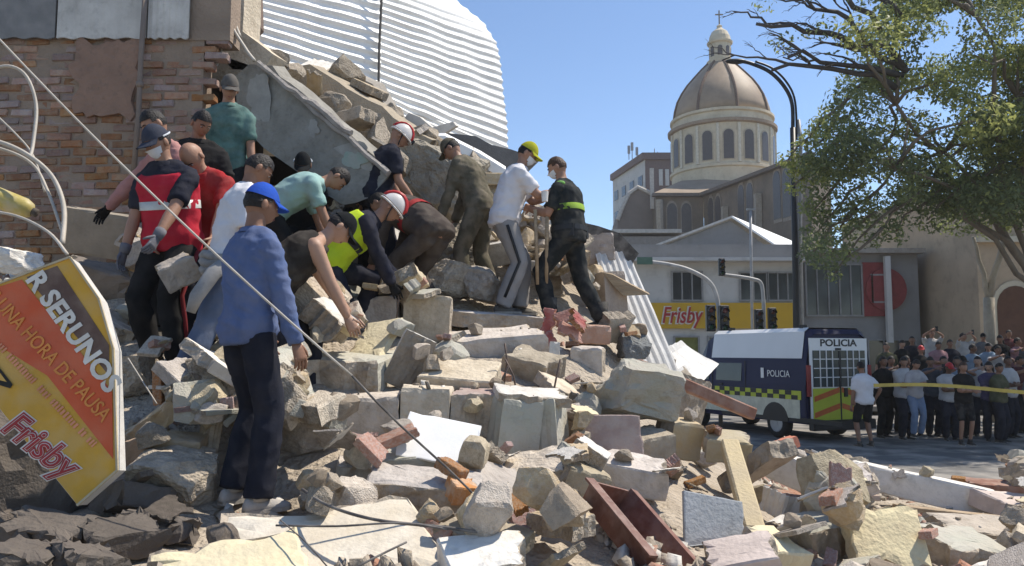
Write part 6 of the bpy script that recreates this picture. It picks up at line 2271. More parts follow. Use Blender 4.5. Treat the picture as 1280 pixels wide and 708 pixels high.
    hand(WR, ER, 1, g('curl', .5), g('nr'))
    sk = look.get('skin', 0)
    bod.v = [tuple(V(p) * s) for p in bod.v]
    bod.mi = [0] * nskin + [1] * (len(bod.f) - nskin)
    body = bod.build('body', [skin_mat(sk), look.get('gloves') or skin_mat(sk)], root, smooth=True, world=False)
    S3 = lambda mb_: setattr(mb_, 'v', [tuple(V(p) * s) for p in mb_.v]) or mb_
    def garment(mb_, name, m, wr=.006, zf=11):
        S3(mb_)
        me_ = remesh(mb_, res * s, 2)
        return smooth_obj(me_, name, m, root, wr, seed, zf)
    # ---- trousers
    tk, tm = look['trousers']
    mb = MB()
    torso(mb, .012, 0, 3)
    lf = {'long': 1.0, 'shorts': .42, 'cropped': .8}[tk]
    fl_ = look.get('flare', .022)
    for Hj, K, A in ((HLj, KL, AL), (HRj, KR, AR)):
        leg(mb, Hj, K, A - V((0, 0, .02)), .014, max(lf, .5) if tk != 'shorts' else .5, fl_)
    tro = garment(mb, 'trousers' if tk != 'shorts' else 'shorts', tm, .005, 4)
    # ---- shirt
    kind, sm_ = look['shirt']
    mb = MB()
    torso(mb, .02, 0, 7, .012)
    if kind == 'tee':
        for S, E, W_ in ((SL, EL, WL), (SR, ER, WR)):
            arm(mb, S, S.lerp(E, .80), W_, .016, .5, .02)
    elif kind == 'long':
        for S, E, W_ in ((SL, EL, WL), (SR, ER, WR)):
            arm(mb, S, E, W_ , .013, 1.0, .006)
    sht = garment(mb, 'shirt', sm_, .007)
    if kind != 'tank':
        mbb = MB()
        mbb.rings([ring(nb + upd * (.004 + dz) + fw * .006, upd, a_, a_ * .98, 14, rt) for dz, a_ in ((-.02, .088), (.006, .074), (.012, .066), (-.01, .062))], cap=False)
        S3(mbb)
        mbb.build('collar', sm_, root, smooth=True, world=False)
    if 'vest' in look:
        vm, bands = look['vest']
        mb = MB()
        torso(mb, .036, 0, 6, .01)
        for S in (SL, SR):
            mb.ball(S.lerp(pts[4], .40) + upd * .0, (.085, .085, .075), 8, 5)
        vst = garment(mb, 'vest', vm, .005)
        bm_ = bands if isinstance(bands, bpy.types.Material) else mat('reflective_band', (0.55, 0.55, 0.52), rough=.4, bump=.1, dust=.4) if bands != 'black' else mat('vest_black', (0.03, 0.03, 0.03), bump=.2)
        if bands:
            for i in (1, 2) if bands == 2 else (2,):
                c, u_, hx, hy = TR[i + 1]
                mbb = MB()
                rv = V((1, 0, 0)).lerp(rt, .5).normalized()
                a_ = [ring(c + u_ * dz, u_, (hx + .041) * B, (hy + .044) * B, 20, rv) for dz in (-.03, .03)]
                b_ = [ring(c + u_ * dz, u_, (hx + .020) * B, (hy + .020) * B, 20, rv) for dz in (.03, -.03)]
                mbb.rings(a_ + b_, cap=False)
                S3(mbb)
                o_ = mbb.build('vest_band', bm_, root, smooth=True, world=False)
    # ---- stripe on trousers
    if 'stripe' in look:
        for Hj, K, A, sx in ((HLj, KL, AL, -1), (HRj, KR, AR, 1)):
            mbb = MB()
            q = [Hj + (K - Hj) * t for t in (.15, .5, 1)] + [K + (A - K) * t for t in (.4, .85)]
            rad = [.112, .098, .082, .082, .072]
            q = [p + V((sx, -.15, 0)).normalized() * r_ * B for p, r_ in zip(q, rad)]
            mbb.tube(q, .016, 6)
            S3(mbb)
            mbb.build('side_stripe', look['stripe'], root, smooth=True, world=False)
    # ---- shoes
    for A, ft, kx in ((AL, g('tl', -8), -1), (AR, g('tr', 8), 1)):
        mbb = MB()
        fd = V((math.sin(R(ft)), math.cos(R(ft)), 0))
        sd = V((fd.y, -fd.x, 0))
        bz = A.z - .085
        sec = [(-.085, .02, .05), (-.07, .034, .075), (-.02, .038, .085), (.05, .042, .062), (.11, .046, .046), (.16, .038, .034), (.185, .018, .022)]
        rs = []
        for y_, w_, h_ in sec:
            c = V((A.x, A.y, bz)) + fd * y_
            rs.append([c + sd * w_ * math.cos(a) + V((0, 0, h_ * max(0, math.sin(a)) )) for a in [2 * math.pi * k / 12 for k in range(12)]])
        mbb.rings(rs)
        mbb.tube([A + V((0, 0, -.03)), A + V((0, 0, .03 if not look.get('boots') else .16))], [.05, .047 if not look.get('boots') else .062], 10)
        S3(mbb)
        sh_ = mbb.build('boot' if look.get('boots') else 'shoe', look['shoes'], root, smooth=True, world=False)
        mbb = MB()
        rs = [[V((A.x, A.y, bz + z_)) + fd * y_ + sd * w_ * sx for y_, w_, sx in [(y, w * 1.08, 1) for y, w, h in sec] + [(y, w * 1.08, -1) for y, w, h in sec[::-1]]] for z_ in (-.012, .010)]
        mbb.rings(rs)
        S3(mbb)
        mbb.build('sole', M_SOLE, sh_, world=False)
    # ---- face
    for sx in (-1, 1):
        e = hM @ V((sx * .031, .083, .004)) + hc
        mbb = MB()
        mbb.ball(e, (.012, .007, .0055), 8, 5, hM)
        S3(mbb)
        ew = mbb.build('eye', M_EYEW, root, smooth=True, world=False)
        mbb = MB()
        mbb.ball(e + hM @ V((0, .0055, 0)), (.006, .004, .0052), 6, 4, hM)
        S3(mbb)
        mbb.build('iris', M_EYED, ew, smooth=True, world=False)
        if res > .03:
            continue
        mbb = MB()
        mbb.tube([hc + hM @ V((sx * .014, .096, .020)), hc + hM @ V((sx * .032, .093, .026)), hc + hM @ V((sx * .048, .080, .020))], [.004, .005, .003], 5)
        S3(mbb)
        mbb.build('eyebrow', M_HAIR, root, world=False)
    mbb = MB()
    mbb.ball(hc + hM @ V((0, .090, -.056)), (.023, .007, .007), 8, 5, hM)
    S3(mbb)
    mbb.build('mouth', M_LIP, root, smooth=True, world=False)
    # ---- hair, hats
    hair = look.get('hair', M_HAIR)
    if hair:
        def keep(d):
            return d.z > (.42 if d.y > .45 else (-.05 if d.y > -.1 else -.52)) + (.10 if abs(d.x) > .8 else 0)
        hpts = []
        for d, p in zip(HDIRS, HPTS):
            k = 1.075 + .05 * noise.noise(d * 4 + V((seed, 0, 0)))
            edge = d.z - (.42 if d.y > .45 else (-.05 if d.y > -.1 else -.52))
            hpts.append(p * (k if edge > .12 else 1.035))
        mbb = MB()
        head_grid(mbb, hc, hM, hs, hpts, keep)
        if look.get('longhair'):
            mbb.rings([[hc + hM @ (V((0, y_, z_)) + V((a * math.cos(t), b * math.sin(t), 0))) for t in [2 * math.pi * k / 10 for k in range(10)]] for y_, z_, a, b in ((-.055, .05, .062, .045), (-.075, -.03, .078, .045), (-.07, -.12, .085, .04), (-.065, -.2, .07, .03), (-.06, -.27, .04, .02))])
        S3(mbb)
        mbb.build('hair', hair, root, smooth=True, world=False)
    hat = look.get('hat')
    if hat:
        hk, hm = hat[0], hat[1]
        mbb = MB()
        if hk == 'cap':
            tilt = look.get('capback', False)
            cp_ = []
            for d in HDIRS:
                q = skull(d) * 1.13
                q.z = q.z * 1.03 + .004
                cp_.append(q)
            head_grid(mbb, hc, hM, hs, cp_, lambda d: d.z > .2)
            fy = -1 if tilt else 1
            brim = []
            for r_ in (0.0, 1.0):
                for k in range(11):
                    a = math.pi * (.12 + .76 * k / 10)
                    x_, y_ = .080 * math.cos(a), .098 * math.sin(a)
                    brim.append(V((x_ * (1 + .05 * r_), fy * (y_ + .075 * r_ * math.sin(a) ** .7), .040 - .012 * r_ - .010 * r_ * abs(math.cos(a)) * 2)))
            n_ = 11
            up_ = [hc + hM @ b for b in brim]
            dn_ = [hc + hM @ (b - V((0, 0, .005))) for b in brim]
            mbb.add(up_, [(k, k + 1, n_ + k + 1, n_ + k) for k in range(n_ - 1)])
            mbb.add(dn_, [(n_ + k, n_ + k + 1, k + 1, k) for k in range(n_ - 1)])
            S3(mbb)
            ho = mbb.build('cap', hm, root, smooth=True, world=False)
            if len(hat) > 2:
                mbb = MB()
                rim = []
                for k in range(17):
                    a = math.pi * (k / 16) + (math.pi if not tilt else 0)
                    rim.append(hc + hM @ V((.088 * math.cos(a), .108 * math.sin(a) * 1.0, .036)))
                mbb.tube(rim, .006, 5)
                S3(mbb)
                mbb.build('cap_trim', hat[2], ho, world=False)
        elif hk == 'helmet':
            hp_ = []
            for d in HDIRS:
                q = skull(d) * 1.30
                q.z = q.z * .98 + .008
                q.x *= 1.06
                hp_.append(q)
            head_grid(mbb, hc, hM, hs, hp_, lambda d: d.z > .05)
            rim = [hc + hM @ V((.104 * math.cos(2 * math.pi * k / 20), .126 * math.sin(2 * math.pi * k / 20) + .006, .012)) for k in range(21)]
            mbb.tube(rim, .009, 6)
            S3(mbb)
            ho = mbb.build('helmet', hm, root, smooth=True, world=False)
            for x_ in (-.34, 0.0, 0.34) if hat[2] else ():
                mbb = MB()
                arc = []
                for k in range(9):
                    a = R(15 + 18.5 * k)
                    d = V((x_, math.cos(a), abs(math.sin(a)))).normalized()
                    q = skull(d) * 1.32
                    q.z = q.z * .98 + .008
                    q.x *= 1.06
                    arc.append(hc + hM @ q)
                mbb.tube(arc, .013, 6)
                S3(mbb)
                mbb.build('helmet_stripe', hat[2], ho, smooth=True, world=False)
            mbb = MB()
            mbb.tube([hc + hM @ V((.09, .01, .01)), hc + hM @ V((.072, .035, -.07)), hc + hM @ V((0, .06, -.118)), hc + hM @ V((-.072, .035, -.07)), hc + hM @ V((-.09, .01, .01))], .006, 5)
            S3(mbb)
            mbb.build('chin_strap', M_BLACK, ho, world=False)
            mbb = MB()
            mbb.box(hc + hM @ V((0, .135, .045)), (.05, .03, .035), hM)
            S3(mbb)
            mbb.build('head_lamp', M_BLACK, ho, world=False)
    if 'mask' in look:
        mp_ = [p * 1.045 + V((0, .006, 0)) for p in HPTS]
        mbb = MB()
        head_grid(mbb, hc, hM, hs, mp_, lambda d: d.y > .30 and -.93 < d.z < -.06, caps=False)
        S3(mbb)
        mbb.build('face_mask', look['mask'], root, smooth=True, world=False)
    if 'gloves' in look:
        for Wr, E in ((WL, EL), (WR, ER)):
            d = (Wr - E).normalized()
            mbb = MB()
            mbb.tube([Wr - d * .06, Wr - d * .03, Wr + d * .01], [.038, .037, .033], 10)
            S3(mbb)
            mbb.build('glove_cuff', look['gloves'], root, smooth=True, world=False)
    if 'belt' in look:
        c, u_, hx, hy = TR[1]
        mbb = MB()
        mbb.rings([ring(c + u_ * dz, u_, (hx + .045) * B, (hy + .045) * B, 18) for dz in (.02, .07)] + [ring(c + u_ * dz, u_, (hx + .02) * B, (hy + .02) * B, 18) for dz in (.07, .02)], cap=False)
        for a in (.4, 1.2, 2.6):
            mbb.box(c + V((math.cos(a) * .2, -math.sin(a) * .15, .02)), (.07, .06, .12))
        S3(mbb)
        mbb.build('belt', look['belt'], root, world=False)
    if 'phone' in look:
        q = (WR + WL) / 2 + (WR - ER).normalized() * .10
        mbb = MB()
        mbb.box(q, (.075, .012, .15), (0, 0, 0))
        S3(mbb)
        mbb.build('phone', M_BLACK, root, world=False)
    if 'patch' in look:
        mbb = MB()
        for S in (SL, SR):
            mbb.ball(S + V((0, -.02, .045)), (.045, .05, .03), 8, 5)
        S3(mbb)
        mbb.build('shoulder_patch', look['patch'], root, smooth=True, world=False)
    root['_c'] = 0
    del root['_c']
    FEET.append((loc[0], loc[1], .22))
    return root


def at_feet(u, v, d):
    """A footing near that point: on top of what already lies there."""
    p = P(u, v, d)
    i, j = int((p.x - GX0) / GC), int((p.y - GY0) / GC)
    top = float(np.percentile(SEDI[i - 3:i + 4, j - 3:j + 4], 70))
    p.z = min(max(top, p.z - .10), p.z + .10)
    return p


BLUE = cloth('blue', (0.105, 0.145, 0.275))
NAVYC = cloth('navy', (0.02, 0.022, 0.035), dust=.2)
DENIM_D = cloth('dark_denim', (0.022, 0.024, 0.035), dust=.12)
BLACKC = cloth('black', (0.018, 0.018, 0.019), dust=.12)
WHITEC = cloth('white', (0.66, 0.645, 0.66), var=.1)
GREYT = cloth('grey_trousers', (0.30, 0.285, 0.275), var=.15)
REDV = cloth('red_vest', (0.46, 0.025, 0.045), var=.2, dust=.15)
REDS = cloth('red_shirt', (0.33, 0.025, 0.028))
PINKC = cloth('salmon', (0.42, 0.21, 0.19))
MINT = cloth('mint', (0.30, 0.46, 0.43), var=.18)
LIMEV = cloth('lime', (0.46, 0.60, 0.03), var=.15, dust=.1)
KHAKI = cloth('khaki', (0.13, 0.115, 0.08), var=.35, dust=.45, dustcol=(.24, .20, .15))
DUSTC = cloth('dusty_brown', (0.075, 0.06, 0.052), dust=.4, dustcol=(.13, .11, .09))
DENIM = cloth('denim', (0.10, 0.13, 0.20))
DENIM_L = cloth('light_denim', (0.17, 0.23, 0.34))
STRIPEC = cloth('striped_green', (0.12, 0.22, 0.20), var=.6)
CAMO = cloth('camo', (0.20, 0.18, 0.14), var=.6)
M_CAPBLUE = cloth('cap_blue', (0.025, 0.085, 0.42), dust=.1)
M_CAPDARK = cloth('cap_dark', (0.045, 0.052, 0.075), dust=.2)
M_CAPBLACK = cloth('cap_black', (0.012, 0.014, 0.016), dust=.1)
M_CAPYEL = cloth('cap_yellow', (0.42, 0.42, 0.03), dust=.2)
M_MASK = cloth('mask', (0.62, 0.64, 0.66), var=.05, dust=0)
M_HELM = mat('helmet_white', (0.72, 0.68, 0.64), rough=.35, var=.1, bump=.05, dust=.3)
M_HELMR = mat('helmet_red', (0.50, 0.03, 0.03), rough=.4, bump=0)
M_SHOE = mat('shoe_pale', (0.40, 0.37, 0.34), bump=.3, dust=.4)
M_SHOED = mat('shoe_dark', (0.05, 0.045, 0.04), bump=.3, dust=.4, dustcol=(.2, .18, .15))
M_GLOVE = cloth('glove_grey', (0.16, 0.16, 0.18))
G1 = 'rescuers on the heap'

person('man in blue long-sleeved shirt and blue cap standing with his back turned', P(304, 634, 4.35), -38,
       dict(shirt=('long', BLUE), trousers=('long', DENIM_D), shoes=M_SHOE, hair=M_HAIR, hat=('cap', M_CAPBLUE), skin=1, flare=.03),
       dict(lean=2, pel=(0, 0, .965), head=(14, -10), hr=(.30, .12, .82), hl=(-.22, .24, .92), fl=(-.10, 0, .02), fr=(.11, .02, -.01)), H=1.69, res=.013, group=G1, build=.96)
person('rescuer in red vest with dark cap, white mask and grey gloves', at_feet(208, 455, 5.8), 166,
       dict(shirt=('tee', NAVYC), vest=(REDV, 1), trousers=('long', BLACKC), shoes=M_SHOED, boots=True, hat=('cap', M_CAPDARK, M_MASK), mask=M_MASK, gloves=M_GLOVE, stripe=mat('red_stripe', (.2, .02, .025), bump=0)),
       dict(lean=14, pel=(0, -.02, .92), head=(34, -18), hr=(.26, .18, .74), hl=(-.16, .42, .78), fl=(-.16, .1, 0), fr=(.14, -.05, .02)), H=1.76, res=.018, group=G1, build=1.08)
person('man in salmon shirt stooping behind the red vested rescuer, dark glove out', at_feet(218, 412, 6.5), 150,
       dict(shirt=('long', PINKC), trousers=('long', BLACKC), shoes=M_SHOED, gloves=BLACKC),
       dict(lean=20, pel=(0, 0, .95), head=(36, -20), hr=(.52, .26, .98), er=(1, .2, .6), hl=(-.2, .4, .9), twist=-10), H=1.80, res=.02, group=G1)
person('bald man in red shirt bowed behind the red vested rescuer', at_feet(258, 444, 6.15), 178,
       dict(shirt=('tee', REDS), trousers=('long', DENIM_D), shoes=M_SHOED, hair=None, skin=0),
       dict(lean=42, pel=(0, -.1, .92), head=(68, -18), hr=(.2, .5, .72), hl=(-.2, .5, .7)), H=1.72, res=.02, group=G1)
person('man in black with bare forearms behind the white T-shirt boy', at_feet(240, 384, 6.9), 200,
       dict(shirt=('tee', BLACKC), trousers=('long', BLACKC), shoes=M_SHOED, skin=1),
       dict(lean=16, head=(36, 30), hl=(-.26, .34, .92), hr=(.2, .3, 1.0)), H=1.74, res=.02, group=G1, build=1.1)
person('man with grey cap and striped green sleeves highest beside the tilted slab', at_feet(282, 320, 7.6), 188,
       dict(shirt=('tee', STRIPEC), trousers=('long', BLACKC), shoes=M_SHOED, hat=('cap', cloth('cap_grey', (.12, .11, .10)))),
       dict(lean=10, head=(28, 20), hl=(-.24, .12, .82), hr=(.24, .25, .95)), H=1.78, res=.02, group=G1)
person('young man in white T-shirt and jeans with a shirt tied at his waist', at_feet(243, 488, 5.3), -58,
       dict(shirt=('tee', WHITEC), trousers=('long', DENIM), shoes=M_SHOED, hair=M_HAIR, belt=None, skin=1) | {},
       dict(lean=14, pel=(.02, .18, .93), head=(38, 0), hr=(.18, .42, .92), hl=(-.18, .48, .86), fl=(-.1, .30, .02), fr=(.1, -.16, 0)), H=1.74, res=.018, group=G1) if False else None
wj = person('young man in white T-shirt and jeans with a shirt tied at his waist', at_feet(243, 488, 5.3), -58,
            dict(shirt=('tee', WHITEC), trousers=('long', DENIM), shoes=M_SHOED, hair=M_HAIR, skin=1),
            dict(lean=14, pel=(.02, .18, .93), head=(38, 0), hr=(.18, .42, .92), hl=(-.18, .48, .86), fl=(-.1, .30, .02), fr=(.1, -.16, 0)), H=1.74, res=.018, group=G1)
mb = MB()
for k, (z_, r_) in enumerate(((.98, .02), (.94, .022), (.90, .02))):
    mb.tube([(0.02 + .205 * math.cos(a), .19 + .16 * math.sin(a), z_ + .02 * math.sin(3 * a + k)) for a in [2 * math.pi * j / 18 for j in range(19)]], r_ * 1.6, 6)
mb.tube([(.2, .16, .95), (.24, .05, .86), (.23, -.05, .70), (.22, -.08, .60)], [.045, .05, .045, .03], 8)
mb.build('tied_shirt', cloth('grey_stripes', (.34, .33, .32), var=.5), wj, smooth=True, world=False)
person('man in mint T-shirt bent double with his back toward the street', at_feet(350, 394, 7.2), -72,
       dict(shirt=('tee', MINT), trousers=('long', BLACKC), shoes=M_SHOED),
       dict(lean=66, pel=(0, -.12, .88), head=(70, 0), hr=(.16, .52, .42), hl=(-.16, .5, .40), er=(1, -.4, 0), el=(-1, -.4, 0), fl=(-.16, .12, 0), fr=(.14, -.1, 0)), H=1.76, res=.02, group=G1, build=1.08)
person('crouching man with black cap behind the mint T-shirt man', at_feet(376, 372, 7.9), 190,
       dict(shirt=('long', BLACKC), trousers=('long', BLACKC), shoes=M_SHOED, hat=('cap', M_CAPBLACK, M_MASK)),
       dict(lean=30, pel=(0, -.2, .62), head=(40, 0), hr=(.2, .4, .4), hl=(-.2, .4, .4), fl=(-.18, .1, 0), fr=(.18, .1, 0)), H=1.72, res=.024, group=G1)
person('man in black tank top and black cap stooping with bare arms', P(340, 528, 5.6), -66,
       dict(shirt=('tank', cloth('tank', (.035, .03, .026))), trousers=('long', DENIM_D), shoes=M_SHOED, hat=('cap', M_CAPBLACK), skin=2),
       dict(lean=50, pel=(0, -.06, .86), head=(52, 0), hr=(.20, .52, .58), hl=(-.18, .62, .66), er=(.8, -.8, 0), fl=(-.14, .24, .04), fr=(.12, -.12, 0)), H=1.76, res=.018, group=G1, build=1.1)
person('rescuer in yellow-green vest and red striped white helmet kneeling to dig', at_feet(414, 432, 6.7), -78,
       dict(shirt=('long', NAVYC), vest=(LIMEV, 'black'), trousers=('long', NAVYC), shoes=M_SHOED, boots=True, hair=None, hat=('helmet', M_HELM, M_HELMR), gloves=BLACKC),
       dict(lean=54, pel=(0, -.05, .58), head=(46, 0), hr=(.12, .56, .22), hl=(-.12, .62, .30), fl=(-.14, .16, .0), fr=(.14, -.28, .0)), H=1.76, res=.02, group=G1, build=1.08)
person('rescuer in navy shirt with red striped white helmet standing behind', at_feet(466, 380, 8.0), -66,
       dict(shirt=('tee', NAVYC), trousers=('long', NAVYC), shoes=M_SHOED, boots=True, hair=None, hat=('helmet', M_HELM, M_HELMR)),
       dict(lean=22, head=(40, -6), hr=(.2, .35, .9), hl=(-.2, .38, .88)), H=1.76, res=.02, group=G1, build=1.1)
person('rescuer with plain white helmet half hidden left of the navy shirt', at_feet(446, 366, 8.5), 170,
       dict(shirt=('long', DUSTC), trousers=('long', BLACKC), shoes=M_SHOED, hair=None, hat=('helmet', cloth('white_helmet', (.5, .46, .42)), None)),
       dict(lean=34, pel=(0, -.1, .86), head=(46, 0), hr=(.2, .45, .7), hl=(-.2, .45, .7)), H=1.70, res=.024, group=G1)
person('rescuer in dusty dark clothes with a red band bent over the ledge', at_feet(524, 398, 7.5), 62,
       dict(shirt=('long', DUSTC), vest=(DUSTC, REDS), trousers=('long', DUSTC), shoes=M_SHOED, hair=M_HAIR),
       dict(lean=72, pel=(0, -.15, .80), head=(60, 0), hr=(.16, .52, .3), hl=(-.16, .5, .28), fl=(-.16, .1, 0), fr=(.16, -.1, 0)), H=1.76, res=.02, group=G1, build=1.12)
person('soldier in khaki cap and uniform stooping before the crumbled masonry', at_feet(600, 388, 8.35), 72,
       dict(shirt=('long', KHAKI), trousers=('long', KHAKI), shoes=M_SHOED, boots=True, hat=('cap', KHAKI)),
       dict(lean=30, head=(46, 0), hr=(.16, .40, .66), hl=(-.18, .4, .70), fl=(-.14, .14, 0), fr=(.14, -.1, 0)), H=1.80, res=.02, group=G1, build=1.1)
person('man in white T-shirt, yellow cap and grey trousers with black side stripe', at_feet(634, 394, 7.9), -82,
       dict(shirt=('tee', WHITEC), trousers=('long', GREYT), shoes=M_SHOED, hat=('cap', M_CAPYEL), stripe=M_BLACK, mask=M_MASK, skin=0, flare=.03),
       dict(lean=20, pel=(0, -.03, .93), head=(32, -8), hr=(.10, .50, 1.20), hl=(-.12, .52, 1.22), er=(.5, -.3, -1), el=(-.5, -.3, -1), fl=(-.12, .14, 0), fr=(.1, -.06, 0)), H=1.74, res=.018, group=G1, build=1.12)
person('police officer in dark uniform with green shoulder patches and brown hair', at_feet(722, 406, 7.9), 68,
       dict(shirt=('tee', cloth('police', (.02, .026, .028))), vest=(cloth('police_vest', (.028, .032, .034)), cloth('lime_band', (.22, .34, .05))), trousers=('long', cloth('police_trousers', (.022, .026, .028))), shoes=M_SHOED, boots=True, hair=M_HAIRB, mask=M_MASK,
            belt=M_BLACK, patch=cloth('patch_green', (.18, .40, .10))),
       dict(lean=8, pel=(0, .08, .90), head=(26, 8), hr=(.12, .42, 1.16), hl=(-.14, .44, 1.16), er=(.5, -.3, -1), el=(-.5, -.3, -1), fl=(-.10, .24, .02), fr=(.12, -.22, -.02)), H=1.72, res=.018, group=G1, build=1.1)
for k, (u0, v0, u1, v1) in enumerate(((669, 262, 672, 336), (684, 262, 683, 336))):
    bar('tool_handle', ['left wooden tool handle held upright between the pair on the ridge', 'right wooden tool handle held upright between the pair on the ridge'][k], 'tool', [(u0, v0, 7.75), (u1, v1 + 20, 7.85)], 0.018, 0.018, M_WOOD, 'tube')
mb = MB()
mb.lathe([(.028, -.05), (.036, .05)], seg=12)
cup = mb.build('paper_cup', mat('paper_white', (.75, .73, .70), bump=0))
cup.location = P(681, 246, 7.65)
tag(cup, 'white paper cup passed between the pair on the ridge', 'cup')
bl = block('concrete_block', 'round-edged concrete block carried by the red vested rescuer', CC, 224, 340, 5.45, (.22, .2, .18), (20, -30, 20), (M_CONC, M_CORE), seed=120)

# ---- onlookers behind the tape
G2 = 'onlookers behind the tape'
def crowd(label, u, v, d, yaw, top, bottom, pose=None, H=1.70, **kw):
    p = P(u, v, d)
    look = dict(shirt=top, trousers=bottom, shoes=kw.pop('shoes', M_SHOED), skin=kw.pop('skin', 0))
    look.update(kw)
    return person(label, (p.x, p.y, max(0.0, p.z)), yaw, look, pose, H=H, res=.034, group=G2)


PHONE = dict(hr=(.06, .34, 1.50), hl=(-.06, .34, 1.48), er=(1, 0, -.4), el=(-1, 0, -.4), lean=2, head=(2, 0))
PHUP = dict(hr=(.07, .30, 1.74), hl=(-.07, .30, 1.72), er=(1, .1, -.1), el=(-1, .1, -.1), lean=0, head=(-6, 0))
FOLD = dict(hr=(-.10, .24, 1.15), hl=(.10, .26, 1.18), er=(.6, .1, -1), el=(-.6, .1, -1), lean=3)
crowd('onlooker in white T-shirt and black shorts standing beside the van with back turned', 1082, 552, 17.2, 8, ('tee', WHITEC), ('shorts', BLACKC), dict(hr=(.30, .0, .95), er=(.9, -.6, 0)), H=1.74, build=1.1) if False else None
p_ = P(1082, 552, 17.2)
person('onlooker in white T-shirt and black shorts beside the van, back turned', (p_.x, p_.y, 0.0), 12, dict(shirt=('tee', WHITEC), trousers=('shorts', BLACKC), shoes=M_SHOED, skin=1), dict(hr=(.30, .06, .96), er=(.9, -.6, 0), fl=(-.14, 0, 0), fr=(.14, 0, 0)), H=1.74, res=.03, group=G2, build=1.12)
crowd('onlooker in pale top and light jeans looking at a phone by the tape', 1146, 546, 17.6, 190, ('tee', cloth('pale_top', (.42, .40, .40))), ('long', DENIM_L), dict(hr=(.10, .3, 1.20), hl=(-.10, .3, 1.2), er=(.8, 0, -1), el=(-.8, 0, -1), head=(30, 0)), H=1.64, phone=1, longhair=True)
crowd('young woman in black top and denim shorts with bare legs at the tape', 1207, 556, 16.8, 176, ('tee', BLACKC), ('shorts', cloth('black_shorts', (.02, .02, .022))), FOLD, H=1.66, longhair=True, hair=M_HAIRB, skin=0)
TOPS = [('tee', BLACKC), ('tee', NAVYC), ('tee', cloth('maroon', (.10, .03, .035))), ('tee', cloth('slate', (.07, .08, .10))), ('long', BLACKC), ('tee', cloth('violet', (.07, .06, .12))), ('tee', cloth('offwhite', (.5, .48, .47))), ('tee', cloth('grey_top', (.16, .16, .17))), ('tee', cloth('olive_top', (.09, .09, .05))), ('tee', cloth('pink_top', (.36, .2, .22))), ('tee', cloth('pale_blue', (.24, .32, .42)))]
ROW = [  # column of the head, head-top row, distance, yaw, top, pose, words
    (1112, 436, 20.0, 190, 7, PHONE, 'onlooker in grey holding a phone just right of the van'),
    (1128, 446, 18.6, 184, 6, FOLD, 'onlooker in off-white shirt left of the pale-topped one'),
    (1100, 450, 19.0, 180, 4, None, 'onlooker in black long sleeves close to the van corner'),
    (1140, 424, 22.5, 182, 1, None, 'onlooker in navy shirt high in the back row near the shop'),
    (1164, 414, 23.0, 186, 6, PHUP, 'onlooker in off-white shirt raising a phone in the back row'),
    (1162, 446, 19.2, 182, 3, PHONE, 'onlooker in slate shirt filming right of the pale-topped one'),
    (1178, 440, 19.8, 188, 5, None, 'onlooker in violet shirt left of the raised white sleeves'),
    (1184, 458, 18.4, 180, 6, FOLD, 'onlooker in off-white left of the young woman in shorts'),
    (1203, 418, 22.6, 184, 6, PHUP, 'onlooker in off-white sleeves raising both arms to film'),
    (1200, 444, 19.6, 186, 2, None, 'onlooker in maroon shirt behind the young woman in shorts'),
    (1222, 448, 19.2, 184, 6, PHONE, 'onlooker in off-white shirt right of the young woman in shorts'),
    (1228, 420, 22.8, 186, 7, None, 'onlooker in grey shirt high before the slanting tree'),
    (1236, 456, 18.2, 184, 5, FOLD, 'onlooker in violet shirt at the tape left of the last pair'),
    (1246, 436, 20.6, 188, 6, PHONE, 'onlooker in off-white filming below the church door'),
    (1260, 416, 23.5, 190, 2, None, 'onlooker in maroon shirt on the top step by the church door'),
    (1258, 450, 19.0, 186, 6, FOLD, 'onlooker in off-white shirt near the right edge at the tape'),
    (1272, 444, 20.0, 192, 2, PHONE, 'onlooker in maroon shirt filming at the right edge'),
    (1284, 430, 21.6, 190, 3, PHUP, 'onlooker in slate shirt raising a phone at the right edge'),
    (1290, 462, 18.0, 192, 7, None, 'onlooker in grey shirt cut by the right edge at the tape'),
    (1150, 436, 21.0, 184, 0, None, 'onlooker in black behind the filming slate-shirted one'),
    (1214, 434, 21.2, 186, 10, None, 'onlooker in pale blue between the two rows near the centre'),
    (1188, 428, 22.0, 184, 1, None, 'onlooker in navy shirt between the two raised white sleeves'),
    (1310, 440, 20.0, 192, 0, None, 'onlooker in black just beyond the right edge'),
    (1125, 428, 22.2, 180, 0, None, 'onlooker in black in the back row left of the navy one'),
    (1106, 432, 21.4, 176, 8, None, 'onlooker in olive shirt peering past the van roof corner'),
    (1172, 430, 21.6, 190, 9, FOLD, 'onlooker in pink shirt below the left raised phone'),
    (1236, 432, 21.4, 186, 10, None, 'onlooker in pale blue shirt in the middle rows at right'),
    (1250, 422, 22.6, 190, 4, None, 'onlooker in black long sleeves left of the church door'),
    (1270, 426, 22.4, 184, 9, PHONE, 'onlooker in pink shirt filming under the church door arch'),
    (1196, 450, 18.9, 186, 10, PHONE, 'onlooker in pale blue shirt filming over the young woman in shorts'),
    (1132, 440, 20.4, 182, 2, PHONE, 'onlooker in maroon shirt filming behind the pale-topped one'),
    (1246, 458, 18.0, 188, 8, FOLD, 'onlooker in olive shirt with folded arms at the tape'),
]
rc = random.Random(77)
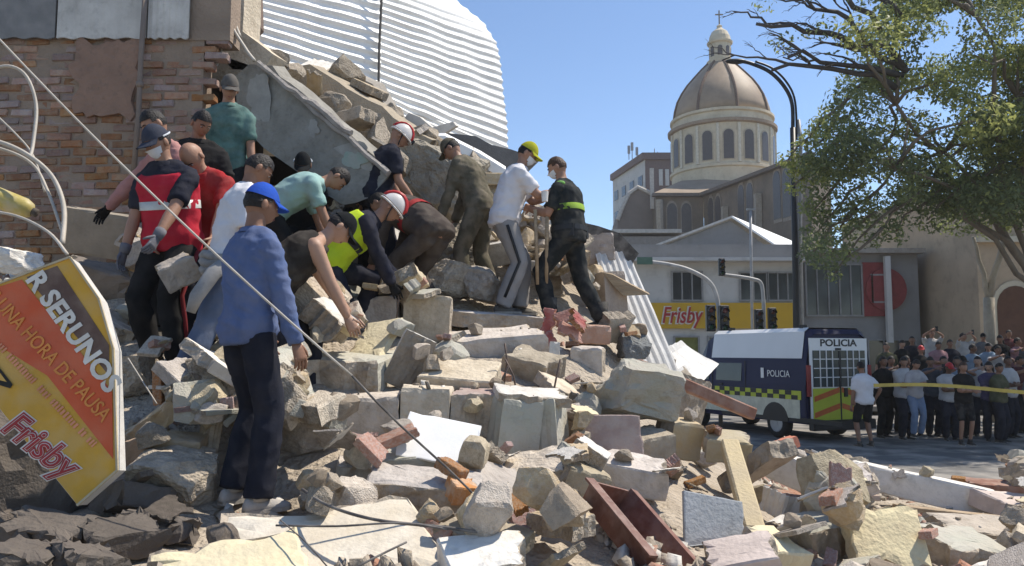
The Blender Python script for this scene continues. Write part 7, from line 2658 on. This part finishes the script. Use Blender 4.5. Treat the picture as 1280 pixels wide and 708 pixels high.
for u, v, d, yaw, ti, ps, lab in ROW:
    q = P(u, v, d)
    raised = ps is PHUP
    top = q.z - (.04 if raised else 0)
    H = rc.uniform(1.60, 1.76)
    z = top - H * .985
    z0_ = 0.0 if d < 20.9 else (.13 if d < 25 else .3)
    if z > .9 or z < 0:
        pass
    if z < 0.0 or d < 20.5:
        H = min(1.84, max(1.52, top / .985)) if d < 20.5 else H
        z = 0.0 if d < 20.5 else max(z, 0)
    person(lab, (q.x, q.y, z), yaw + rc.uniform(-28, 22), dict(shirt=TOPS[ti], trousers=('long', [BLACKC, DENIM_D, DENIM_D][rc.randrange(3)]), shoes=M_SHOED, hair=M_HAIR, skin=rc.choice((0, 1, 1, 2, 3)), **({'hat': ('cap', rc.choice((M_CAPBLACK, M_CAPDARK, M_HELM, M_HELMR)))} if rc.random() < .25 else {}), **({'longhair': True} if rc.random() < .35 else {}), **({'phone': 1} if ps in (PHONE, PHUP) else {})),
           {**(dict(ps) if ps else {'hr': (.25 + rc.uniform(-.03, .03), .06, .86), 'hl': (-.25, .05 + rc.uniform(0, .25), .86 + rc.uniform(0, .3)), 'fl': (-.12, rc.uniform(-.1, .1), 0), 'pel': (rc.uniform(-.04, .04), 0, .95)}), 'head': (rc.uniform(-6, 18), rc.uniform(-35, 35))}, H=H, res=.034, group=G2, build=rc.uniform(.95, 1.2))
pl_ = MB()
qa, qb = P(1095, 440, 22.4), P(1400, 440, 22.4)

# ================================================================== LOOSE RUBBLE (after everyone has a footing)
scatter()
grit()
bpy.data.scenes.remove(TMP)

# ---- dusty air over the street corner
hz = MB().box((0, 170, 20), (620, 480, 42)).build('haze', mat('haze_air', (1, 1, 1), bump=0))
hm_ = hz.data.materials[0].node_tree
for n_ in list(hm_.nodes):
    if n_.type != 'OUTPUT_MATERIAL':
        hm_.nodes.remove(n_)
pv_ = hm_.nodes.new('ShaderNodeVolumePrincipled')
pv_.inputs['Color'].default_value = (0.92, 0.90, 0.87, 1)
pv_.inputs['Density'].default_value = 0.0007
pv_.inputs['Anisotropy'].default_value = 0.2
hm_.links.new(pv_.outputs[0], hm_.nodes['Material Output'].inputs['Volume'])
tag(hz, 'thin dusty haze over the whole street corner', 'haze', kind='stuff')
